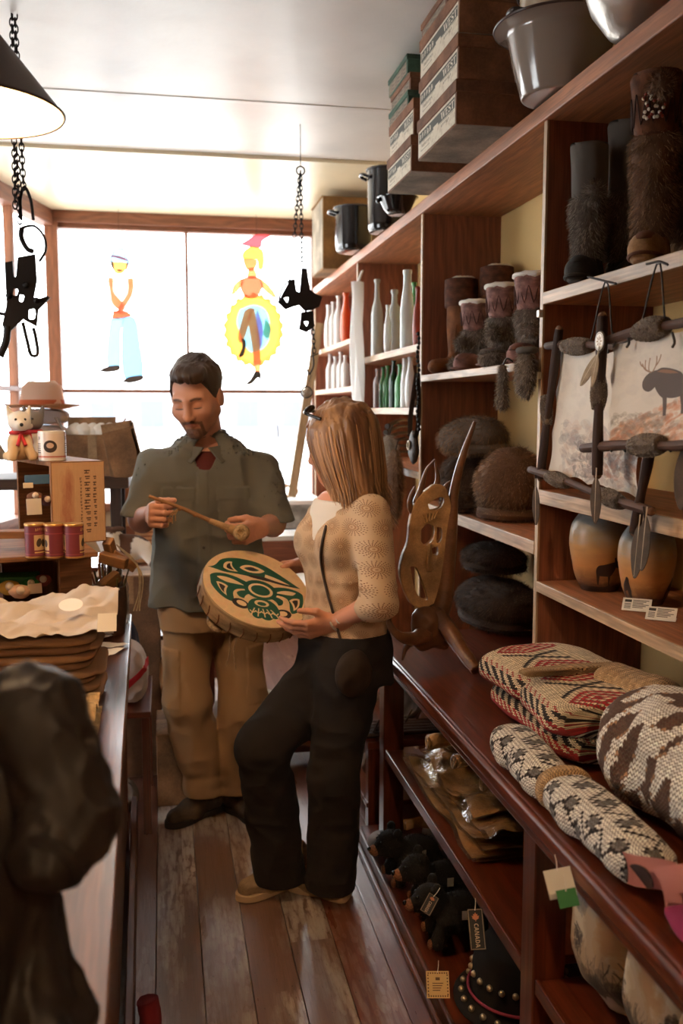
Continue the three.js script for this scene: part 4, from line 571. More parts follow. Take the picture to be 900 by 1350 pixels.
  const ba = thing('enamel_basin', 'large grey enamel basin with a flared rim on the top shelf', 'basin', V(1.125, TY, -2.585)); part(ba, 'basin_body', lathe([[0, 0.006], [0.095, 0.004], [0.105, 0], [0.112, 0.006], [0.118, 0.03], [0.135, 0.09], [0.150, 0.165], [0.156, 0.18], [0.186, 0.186], [0.19, 0.19], [0.184, 0.193], [0.15, 0.188], [0.128, 0.09], [0.1, 0.014], [0, 0.012]], 56), greyE); part(ba, 'rim_band', new THREE.TorusGeometry(0.188, 0.004, 8, 56).rotateX(Math.PI / 2), plain(rgb(58, 40, 34), 0.3), V(0, 0.19, 0));
  const bp = thing('enamel_pot', 'beige enamel pot with dark rims standing inside the grey basin', 'pot', V(1.125, TY + 0.018, -2.585)); part(bp, 'pot_body', lathe([[0, 0.002], [0.082, 0], [0.1, 0.02], [0.115, 0.19], [0.12, 0.26], [0.126, 0.265], [0.116, 0.262], [0.096, 0.024], [0, 0.008]], 44), enamel(rgb(178, 158, 128))); part(bp, 'rim_band', new THREE.TorusGeometry(0.122, 0.006, 8, 44).rotateX(Math.PI / 2), plain(rgb(52, 36, 32), 0.3), V(0, 0.263, 0)); part(bp, 'handle', tube([[-0.115, 0.2, -0.03], [-0.15, 0.205, -0.02], [-0.15, 0.205, 0.02], [-0.115, 0.2, 0.03]], 0.008, 18, 8), plain(rgb(52, 36, 32), 0.3));
  const mb = thing('steel_bowl', 'dented bright steel mixing bowl on the top shelf', 'bowl', V(1.17, TY, -2.17)); part(mb, 'bowl_body', lathe([[0, 0.004], [0.05, 0.0], [0.06, 0.004], [0.1, 0.03], [0.14, 0.085], [0.155, 0.13], [0.16, 0.135], [0.152, 0.134], [0.134, 0.086], [0.09, 0.034], [0, 0.012]], 56), std({ color: rgb(190, 184, 176), metalness: 0.9, roughness: 0.32, bumpMap: rep(noiseT, 3), bumpScale: 0.002 })); part(mb, 'rolled_rim', new THREE.TorusGeometry(0.158, 0.005, 8, 56).rotateX(Math.PI / 2), std({ color: rgb(180, 172, 164), metalness: 0.9, roughness: 0.25 }), V(0, 0.135, 0));
  const mp = thing('steel_pan', 'dark steel pan leaning on its side behind the mixing bowl', 'pan', V(1.3, TY + 0.15, -1.62)); mp.rotation.set(0.35, 0, 1.15); part(mp, 'pan_body', lathe([[0, 0], [0.12, 0.0], [0.14, 0.02], [0.15, 0.06], [0.146, 0.06], [0.13, 0.02], [0, 0.006]], 40), std({ color: rgb(96, 88, 84), metalness: 0.8, roughness: 0.4 }));
}

// ---------- boots ----------
// boot in its own frame: sole on y = 0, toe towards -x, shaft about the origin
function boot(o) {
  const t = thing('fur_boot', o.label, 'boot', o.pos, o.group, o.turn || 0); const L = o.len || 0.2, ah = o.ankle || 0.1;
  const foot = nets((p) => { let d = smin(cone(p, V(0.03, 0.036, 0), V(-L + 0.07, 0.03, 0), 0.036, 0.034), cone(p, V(-L + 0.09, 0.03, 0), V(-L + 0.04, 0.03, 0), 0.038, 0.032), 0.03); d = smin(d, cone(p, V(0.01, 0.04, 0), V(0.01, ah, 0), 0.036, 0.036), 0.03); return Math.max(d, 0.001 - p.y); }, V(-L - 0.02, -0.006, -0.06), V(0.09, ah + 0.05, 0.06), 0.006);
  const f = part(t, 'moccasin', wrapUV(foot), o.footM); part(f, 'welt', tube([...Array(16)].map((_, i) => { const a = i / 16 * 6.283; return [-L * 0.45 + Math.cos(a) * (L * 0.5 + 0.024), 0.012, Math.sin(a) * 0.04]; }), 0.0042, 48, 6, true), o.weltM || o.footM);
  part(f, 'vamp', nets((p) => { const q = V(p.x, p.y, p.z); return Math.max(ell(q, -L * 0.55, 0.045, 0, 0.07, 0.029, 0.03), 0.045 - p.y); }, V(-L, 0.03, -0.05), V(0.03, 0.1, 0.05), 0.006), o.weltM || o.footM);
  const h0 = ah, h1 = o.furTop, lean = o.lean || 0, r = o.r || 0.058;
  if (h1 > h0) furBlob(t, 'fur_shaft', (p) => { const c = (p.y - h0) * lean; return stack({ x: p.x - c - 0.005, y: p.y, z: p.z }, [[h0 - 0.03, r * 0.82, r * 0.75], [h0 + 0.03, r * 0.92, r * 0.85], [h1 - 0.02, r * 1.08, r], [h1, r, r * 0.92]]) + 0.004 * noise3(p.x * 30, p.y * 30, p.z * 30); }, V(-0.12 - Math.abs(lean) * 0.3, h0 - 0.05, -0.1), V(0.12 + Math.abs(lean) * 0.3, h1 + 0.03, 0.1), 0.0085, o.fur, o.n || 1800, 0.02, [0, -0.9, 0]);
  if (o.cuffTop) { const g = lathe([[r * 0.86, h1 - 0.02], [r * 0.98, h1], [r * 1.06, (h1 + o.cuffTop) / 2], [r * 1.13, o.cuffTop - 0.01], [r * 1.1, o.cuffTop], [r * 1.02, o.cuffTop - 0.012], [r * 0.9, h1 + 0.02]], 36); jitter(g, 0.012, 12); g.applyMatrix4(new THREE.Matrix4().set(1, lean, 0, -lean * h0, 0, 1, 0, 0, 0, 0, 0.92, 0, 0, 0, 0, 1)); const c = part(t, 'cuff', g, o.cuffM); if (o.trimM) part(c, 'zigzag_trim', tube([...Array(25)].map((_, i) => { const a = i / 24 * 6.283, y = mixf(h1, o.cuffTop, i % 2 ? 0.62 : 0.12), rr_ = r * mixf(1.0, 1.12, (y - h1) / (o.cuffTop - h1)) + 0.003; return [Math.cos(a) * rr_ + lean * (y - h0), y, Math.sin(a) * rr_ * 0.92]; }), 0.002, 96, 4), o.trimM); if (o.lining) part(c, 'lining', jitter(new THREE.TorusGeometry(r * 1.03, 0.014, 10, 32).rotateX(Math.PI / 2).scale(1, 0.7, 0.92), 0.012, 50), o.lining, V(lean * (o.cuffTop - h0), o.cuffTop - 0.004, 0)); if (o.beads) for (let i = 0; i < 32; i++) { const a = Math.PI + (i / 32 - 0.5) * 0.9, k = Math.sin(i * 1.7) * 0.028; part(c, 'bead', beadG, i % 3 ? beadW : beadR, V(Math.cos(a) * r * 1.09 + lean * (h1 + 0.06 - h0), h1 + 0.055 + k, Math.sin(a) * r * 1.02)); } }
  for (const q of o.pom || []) { const pm = part(t, 'pompom', new THREE.SphereGeometry(0.026, 16, 12), skinOf(o.fur), V(...q)); fur(pm, pm.geometry, 520, 0.018, o.fur, [0, -0.2, 0]); part(t, 'tie_cord', tube([q, [q[0] * 0.6, q[1] + 0.05, q[2] * 0.6], [-r * 0.9, h1, 0]], 0.0022, 14, 5), plain(rgb(40, 32, 28), 0.8)); }
  return t;
}
const beadG = new THREE.SphereGeometry(0.0042, 8, 6), beadW = plain(rgb(235, 228, 210), 0.3), beadR = plain(rgb(150, 60, 44), 0.3);
const felt = (c) => cloth(c), suede = (c) => mottled(c, 6, 0.95, { bumpMap: rep(noiseT, 20), bumpScale: 0.0008 });
{
  seed(101); const mk = (X, z, o) => boot({ group: 'fur boots on the upper shelf', turn: 0.95, len: 0.17, n: 3200, ...o, pos: V(X, Yt.s1, z) });
  const tan = suede(rgb(196, 150, 104)), rust = suede(rgb(140, 84, 54)), dk = suede(rgb(62, 56, 50)), blk = suede(rgb(28, 25, 24)), gcuff = felt(rgb(98, 90, 82));
  mk(1.17, -2.475, { label: 'grey felt-topped fur boot with a hanging pompom beside the shelf divider', footM: dk, fur: FUR.grey, furTop: 0.24, cuffTop: 0.38, cuffM: gcuff, r: 0.05, lean: -0.06, pom: [[-0.085, 0.235, 0.03]] });
  mk(1.29, -2.50, { turn: 1.4, label: 'grey felt-topped fur boot standing between its pair and a tan-footed boot', footM: dk, fur: FUR.grey, furTop: 0.27, cuffTop: 0.455, cuffM: gcuff, r: 0.05 });
  mk(1.29, -2.175, { turn: 1.4, label: 'brown fur boot with tan sole and rust vamp, slimmer of the tan-footed pair', footM: tan, weltM: rust, fur: FUR.brown, furTop: 0.36, cuffTop: 0.46, cuffM: suede(rgb(120, 78, 54)), r: 0.052 });
  mk(1.17, -2.125, { label: 'brown fur boot with tan sole and a beaded rust-brown cuff', footM: tan, weltM: rust, fur: FUR.brown, furTop: 0.31, cuffTop: 0.45, cuffM: suede(rgb(136, 84, 54)), r: 0.056, beads: true, trimM: plain(rgb(60, 34, 24), 0.8), pom: [[-0.085, 0.40, 0.02]] });
  mk(1.17, -1.86, { label: 'black fur boot with a black foot beside the beaded boot', footM: blk, fur: FUR.dark, furTop: 0.34, cuffTop: 0.44, cuffM: blk, r: 0.054 });
  // middle bay, upper shelf
  const b2 = (px, py, back = 0.17) => { const a = PX(px, py, 1.13); return V(1.13 + back * 0.72, Yt.b2u, a.z - back * 0.6); };
  const pink = suede(rgb(190, 140, 132)), wl = std({ color: rgb(236, 230, 220), roughness: 1 }), tanB = suede(rgb(166, 104, 62)), rustC = suede(rgb(118, 68, 44));
  const g2 = 'fur boots on the middle bay shelf';
  for (const [px, py, x, h, l] of [[593, 400, 1.235, 0.38, 'tall tan suede boot with a folded brown cuff and white lining beside the divider'], [643, 400, 1.358, 0.42, 'tall tan suede boot with a brown cuff standing behind the pink boots']]) {
    const a = PX(px, py, x), t = thing('suede_boot', l, 'boot', V(x, Yt.b2u, x > 1.3 ? -3.71 : -3.80), g2); t.rotation.y = 0.35; const gg = nets((p) => { let d = stack(p, [[0.0, 0.05, 0.045], [0.1, 0.05, 0.046], [0.2, 0.056, 0.054], [h - 0.06, 0.06, 0.056], [h, 0.06, 0.055]]); d = smin(d, cone(p, V(0, 0.035, 0), V(-0.13, 0.03, 0), 0.036, 0.032), 0.03); return Math.max(d + 0.006 * noise3(p.x * 22, p.y * 14, p.z * 22), 0.001 - p.y); }, V(-0.19, -0.006, -0.1), V(0.1, h + 0.02, 0.1), 0.008);
    part(t, 'shaft', wrapUV(gg, 0.06), tanB); part(t, 'cuff', jitter(lathe([[0.058, h - 0.1], [0.068, h - 0.1], [0.071, h - 0.04], [0.069, h + 0.012], [0.06, h + 0.016], [0.056, h - 0.02]], 32), 0.004, 18), rustC); part(t, 'fleece_lining', jitter(new THREE.SphereGeometry(0.056, 24, 14).scale(1, 0.3, 0.95), 0.016, 40), wl, V(0, h + 0.012, 0)); for (let i = 0; i < 4; i++) part(t, 'tassel', vtube([[-0.06, 0.2, 0.03 + i * 0.006], [-0.075, 0.15, 0.034 + i * 0.008], [-0.074, 0.09, 0.036 + i * 0.008]], () => 0.004, 10, 5), tanB);
  }
  const mkp = (px, py, o) => boot({ group: g2, turn: 0.7, len: 0.16, ankle: 0.07, fur: FUR.grey, furTop: 0.17, cuffTop: 0.275, cuffM: pink, trimM: plain(rgb(84, 52, 46), 0.8), lining: wl, footM: pink, r: 0.062, n: 2600, lean: -0.06, ...o, pos: b2(px, py, 0.14) });
  mkp(606, 480, { label: 'pink-cuffed grey fur boot nearest the tall tan boots', pom: [[-0.085, 0.03, -0.05], [-0.075, 0.11, -0.03]] }); mkp(640, 475, { label: 'pink-cuffed grey fur boot in the middle of the three', pom: [[-0.08, 0.125, 0.0]], furTop: 0.19, cuffTop: 0.30 }); mkp(678, 470, { label: 'pink-cuffed grey fur boot next to the shelf divider', pom: [[-0.08, 0.11, 0.03]], furTop: 0.19, cuffTop: 0.30 });
  const mit = (px, py, l, rx, ry, rz, X) => { const a = PX(px, py, X), t = thing('fur_mitten', l, 'mitten', a, 'grey fur mittens'); furBlob(t, 'mitten_hand', (p) => smin(ell(p, 0, 0, 0, rx, ry, rz), ell(p, 0.0, ry * 0.2, rz * 0.9, rx * 0.55, ry * 0.5, rz * 0.4), 0.02), V(-0.1, -0.14, -0.12), V(0.1, 0.14, 0.12), 0.008, FUR.grey, 1500, 0.016, [0, -0.8, 0]); part(t, 'wrist_band', new THREE.TorusGeometry(rx * 0.8, 0.01, 8, 24).rotateX(Math.PI / 2).scale(1, 1, rz / rx), felt(rgb(92, 84, 76)), V(0.004, ry * 0.9, 0)); return t; };
  mit(692, 492, 'grey fur mitten hanging over the shelf edge by the divider', 0.028, 0.075, 0.036, 1.065); const m2 = mit(648, 463, 'grey fur mitten lying flat in front of the pink boots', 0.045, 0.024, 0.036, 1.115); m2.position.y = Yt.b2u + 0.03;
  const tl = PX(662, 508, 1.075), ta = thing('fur_tail', 'slim grey fur tail hanging below the shelf edge', 'fur', tl); furBlob(ta, 'tail', (p) => cone(p, V(0, 0.055, 0), V(0, -0.06, 0), 0.013, 0.019), V(-0.04, -0.1, -0.04), V(0.04, 0.09, 0.04), 0.007, FUR.grey, 900, 0.016, [0, -0.9, 0]); part(ta, 'loop', tube([[0, 0.06, 0], [0.01, 0.085, 0.01], [0.03, 0.076, 0.01]], 0.003, 10, 5), M.black);
  // fur hats, lower shelf of the middle bay and on the counter
  const hat = (c, l, rx, ry, rz, cols, n, earflap = 0, turn = 0) => { const t = thing('fur_hat', l, 'hat', c, 'fur hats', turn); furBlob(t, 'crown', (p) => { let d = ell(p, 0, ry, 0, rx, ry, rz); if (earflap) d = smin(d, ell(p, -rx * 0.75, ry * 0.8, 0, rx * 0.5, ry * 0.75, rz * 0.8), 0.02); return Math.max(d + 0.008 * noise3(p.x * 18, p.y * 18, p.z * 18), 0.002 - p.y); }, V(-rx * 1.5, -0.01, -rz - 0.04), V(rx + 0.04, ry * 2 + 0.05, rz + 0.04), 0.01, cols, n, 0.021, [-0.3, -0.9, 0.2]); const bb = part(t, 'brim_roll', jitter(new THREE.TorusGeometry(rx * 0.85, 0.02, 8, 28).rotateX(Math.PI / 2).scale(1, 1, rz / rx), 0.008, 20), skinOf(cols), V(0, 0.025, 0)); fur(bb, bb.geometry, 900, 0.02, cols, [0, -0.3, 0]); return t; };
  const onL = (px, py, X, Y) => { const a = PX(px, py, X); return V(X, Y, a.z); };
  const lw = Yt.b2l;
  hat(onL(672, 690, 1.24, lw), 'large brown fur hat on the lower shelf next to the divider', 0.125, 0.13, 0.15, FUR.brown, 5200); hat(onL(617, 680, 1.24, lw), 'dark brown fur hat under the pale-topped one', 0.12, 0.115, 0.15, FUR.dark, 4200); hat(onL(628, 575, 1.2, lw + 0.225), 'grey-brown fur hat with a folded flap perched on the dark hat', 0.115, 0.075, 0.15, [FUR.brown[0], FUR.grey[1], FUR.brown[2]], 3800, 1); hat(onL(607, 688, 1.13, lw), 'small fluffy dark fur ball hat at the shelf edge', 0.05, 0.042, 0.06, FUR.dark, 1400);
  const hc = (px, py) => PY(px, py, CH); let q = hc(650, 838); hat(V(1.26, CH, q.z - 0.2), 'wide dark brown fur hat on the counter behind the antler', 0.15, 0.085, 0.26, FUR.dark, 5200); hat(V(1.28, CH + 0.182, q.z - 0.32), 'dark fur hat lying on the wide one behind the antler', 0.12, 0.055, 0.16, FUR.dark, 3000);
}
// ---------- bottles ----------
{
  const glassOf = (c, rough = 0.08) => new THREE.MeshPhysicalMaterial({ color: c, roughness: rough, transmission: 0.35, thickness: 0, ior: 1.45, side: THREE.DoubleSide });
  const mats = { clear: glassOf(rgb(226, 232, 226)), frost: std({ color: rgb(232, 230, 226), roughness: 0.35, transmission: 0.3, thickness: 0 }), smoke: glassOf(rgb(204, 204, 198), 0.2), lilac: glassOf(rgb(196, 176, 176), 0.15), green: glassOf(rgb(98, 178, 104)), dgreen: glassOf(rgb(34, 70, 44)), blue: glassOf(rgb(70, 80, 160)), orange: std({ color: rgb(226, 96, 34), roughness: 0.3, transmission: 0.35, thickness: 0 }), red: std({ color: rgb(170, 64, 34), roughness: 0.3, transmission: 0.25, thickness: 0 }), dark: glassOf(rgb(36, 34, 34)) };
  const prof = { tall: [[0, 0.003], [0.9, 0], [1, 0.02], [1, 0.55], [0.85, 0.64], [0.42, 0.76], [0.36, 0.95], [0.5, 0.955], [0.5, 1], [0.32, 1]], round: [[0, 0.003], [0.9, 0], [1, 0.03], [1, 0.62], [0.9, 0.72], [0.45, 0.8], [0.4, 0.93], [0.55, 0.94], [0.55, 1], [0.36, 1]], milk: [[0, 0.003], [0.92, 0], [1, 0.02], [1, 0.5], [0.8, 0.66], [0.56, 0.8], [0.56, 0.95], [0.66, 0.96], [0.66, 1], [0.5, 1]], gourd: [[0, 0.003], [0.7, 0], [0.95, 0.12], [1, 0.35], [0.85, 0.6], [0.5, 0.75], [0.4, 0.93], [0.5, 0.95], [0.5, 1], [0.34, 1]] };
  const bottle = (px, pyTop, y0, kind, mat, wpx, X, label, grp) => {
    const a = PX(px, pyTop, X), h = Math.max(0.08, a.y - y0), depth = -a.z, r = 1.3 * wpx / FOC * Math.hypot(depth, X) / 2;
    const o = thing('glass_bottle', label, 'bottle', V(X, y0, a.z), grp); part(o, 'bottle_body', lathe(prof[kind].map(([q, t]) => [q * r, t * h]), 20), mats[mat]); part(o, 'lip', new THREE.TorusGeometry(r * 0.5, r * 0.1, 6, 16).rotateX(Math.PI / 2), mats[mat], V(0, h * 0.985, 0));
  };
  const gA = 'old bottles in the two bays by the window', X = 1.19;
  for (const [px, py, k, m, w, x, l] of [[482, 400, 'round', 'clear', 11, 1.3, 'round-shouldered clear bottle at the back of the clear bottle row'], [497, 368, 'tall', 'smoke', 12, X, 'tall smoky clear bottle with a ball-shaped lip'], [505, 384, 'tall', 'lilac', 10, X + 0.08, 'slim lilac-tinted bottle beside the tall smoky one'], [511, 402, 'gourd', 'frost', 8, X - 0.05, 'short white bottle in front of the lilac one'], [520, 382, 'round', 'smoke', 13, X + 0.02, 'squat smoky bottle with a stopper in the clear row'], [537, 356, 'milk', 'clear', 14, X - 0.03, 'tallest pale clear bottle with a long wide neck'], [546, 372, 'tall', 'green', 11, X + 0.06, 'green bottle behind the tallest clear one'], [551, 378, 'gourd', 'red', 11, X, 'red-brown bottle at the end by the divider']]) bottle(px, py, Yt.b3a, k, m, w, x, l, gA);
  for (const [px, py, k, m, w, l] of [[498, 486, 'round', 'lilac', 9, 'lilac bottle at the start of the green row'], [499, 484, 'tall', 'blue', 7, 'blue-necked bottle at the start of the green row'], [505, 484, 'tall', 'green', 8, 'thin pale green bottle in the lower row'], [511, 482, 'tall', 'green', 9, 'bright green bottle in the lower row'], [519, 474, 'tall', 'dgreen', 10, 'very dark green bottle in the lower row'], [527, 480, 'tall', 'green', 10, 'green bottle beside the very dark one'], [534, 472, 'milk', 'frost', 9, 'white bottle beside the green row'], [541, 470, 'gourd', 'frost', 11, 'wide white bottle at the end of the green row']]) bottle(px, py, Yt.b3b, k, m, w, m === 'blue' ? X + 0.06 : X, l, gA);
  for (const [px, py, k, m, w, l] of [[433, 402, 'gourd', 'frost', 9, 'white bottle beside the window jamb, upper row'], [439, 398, 'tall', 'frost', 8, 'slim white bottle second from the jamb, upper row'], [446, 390, 'tall', 'frost', 9, 'tall white bottle beside the orange one'], [456, 386, 'gourd', 'orange', 12, 'bright orange bottle in the bay by the window']]) bottle(px, py, Yt.b4a, k, m, w, 1.17, l, gA);
  for (const [px, py, k, w, l] of [[425, 477, 'gourd', 11, 'round-bellied white flask in the lower row by the window'], [435, 466, 'tall', 8, 'slim white bottle beside the flask'], [442, 470, 'round', 8, 'short white bottle in the lower window row'], [449, 464, 'tall', 8, 'taller white bottle in the lower window row'], [455, 468, 'round', 8, 'last white bottle of the lower window row by the apron']]) bottle(px, py, Yt.b4b, k, 'frost', w, 1.17, l, gA);
  for (const [px, py, l] of [[512, 583, 'squat green bottle behind the leather straps'], [528, 578, 'second green bottle standing on the third shelf by the straps']]) bottle(px, py, Yt.b3c, 'round', 'green', 12, 1.385, l, gA);
}
// white apron that hangs from the divider by the window
{
  const P = [[468, 380], [474, 372], [480, 400], [484, 470], [487, 546], [470, 547], [452, 545], [456, 470], [461, 410]], X = 1.05, A = PX(470, 372, X), w = thing('white_apron', 'white cotton apron hanging from the divider between the bottle bays', 'apron', V(X, 0, 0));
  const W = (t) => mixf(0.05, 0.30, t ** 0.8), y1 = A.y, y0 = PX(470, 546, X).y, g = new THREE.PlaneGeometry(1, 1, 30, 40), p = g.attributes.position; for (let i = 0; i < p.count; i++) { const u = p.getX(i), t = 0.5 - p.getY(i); p.setXYZ(i, 0.03 * Math.sin(u * 16) * (0.4 + 0.6 * (1 - t)) + 0.01 * Math.sin(u * 7 + t * 5), mixf(y1, y0, t), A.z + 0.02 - u * W(t)); } g.computeVertexNormals();
  part(w, 'cloth', g, std({ color: rgb(236, 232, 228), roughness: 0.95, transmission: 0.25, thickness: 0 })); part(w, 'neck_loop', tube([[0, y1 - 0.01, A.z + 0.03], [0.03, y1 + 0.06, A.z + 0.01], [0, y1 - 0.01, A.z - 0.01]], 0.006, 16, 6), cloth(rgb(226, 222, 216)));
}
// leather straps and pouch on the divider, odds and ends on the third shelf
{
  seed(55); const lt = mottled(rgb(72, 50, 38), 5, 0.6), X = 1.06;
  const po = thing('leather_pouch', 'dark leather holster pouch hanging by straps on the divider', 'pouch', V(0, 0, 0)); const pts = [[549, 492], [545, 520], [541, 550], [540, 575]].map(([x, y]) => PX(x, y, X)); part(po, 'strap', vtube(pts, () => 0.011, 20, 6, 0.35), lt); part(po, 'strap', vtube([[551, 494], [552, 530], [551, 560], [547, 580]].map(([x, y]) => PX(x, y, X)), () => 0.01, 20, 6, 0.35), lt); const c = PX(545, 590, X); part(po, 'pouch_body', jitter(new THREE.SphereGeometry(0.05, 20, 14).scale(0.4, 1.45, 1), 0.008, 30), lt, c); part(po, 'buckle', new THREE.TorusGeometry(0.018, 0.004, 6, 16).rotateY(Math.PI / 2), std({ color: rgb(150, 130, 100), metalness: 0.8, roughness: 0.4 }), c.clone().add(V(-0.022, 0.01, 0)));
  const hk = thing('bead_chain', 'dark beaded chain hanging down the divider edge', 'chain', V(0, 0, 0)); for (let i = 0; i < 22; i++) { const q = PX(551 + Math.sin(i) * 1.2, 440 + i * 6, X - 0.02); part(hk, 'chain_bead', new THREE.SphereGeometry(0.0075, 8, 6).scale(1, 1.3, 1), M.iron, q); }
  for (let i = 0; i < 6; i++) { const a = PX(500 + i * 2, 575 + i * 7, 1.14), b = PX(540 + rr(-4, 6), 560 + i * 9, 1.3); b.y = Math.max(b.y, Yt.b3c + 0.02 + i * 0.01); a.y = Math.max(Yt.b3c + 0.012 + 0.02 * i, a.y * 0 + Yt.b3c + 0.018 + 0.034 * i); b.y = a.y + 0.03; const s = thing('carved_horn', ['pale', 'dark', 'brown', 'grey', 'mottled', 'slim'][i] + ' horn piece in the heap on the third bay shelf', 'horn', V(0, 0, 0), 'horn pieces'); part(s, 'horn_body', vtube([a, a.clone().lerp(b, 0.5).add(V(0, 0.015, 0.02)), b], (t) => 0.013 - 0.008 * t, 16, 8), mottled(rgb(96 + i * 14, 80 + i * 12, 66 + i * 10), 5, 0.5)); part(s, 'horn_base', rod(a.clone().add(V(-0.002, 0, 0.004)), a.clone().add(V(0.006, 0, -0.004)), 0.015), mottled(rgb(70, 56, 46), 5)); }
  // pelts hanging behind the woman
  for (const [px, py, rx, ry, cols, l] of [[520, 640, 0.05, 0.17, FUR.brown, 'brown pelt hanging from the shelf behind the woman'], [512, 600, 0.03, 0.1, [lin(200, 190, 176), lin(160, 148, 132), lin(220, 212, 200)], 'pale cream fur strip hanging behind the woman']]) { const t = thing('fur_pelt', l, 'pelt', PX(px, py, 1.03), 'hanging pelts'); furBlob(t, 'pelt', (p) => ell(p, 0, 0, 0, 0.035, ry, rx) + 0.008 * noise3(p.x * 20, p.y * 12, p.z * 20), V(-0.07, -ry - 0.03, -rx - 0.04), V(0.07, ry + 0.03, rx + 0.04), 0.01, cols, 2200, 0.028, [0, -0.9, 0]); part(t, 'hanging_loop', tube([[0, ry - 0.02, 0], [0.02, ry + 0.04, 0], [0.05, ry + 0.05, 0]], 0.003, 10, 5), M.black); }
}
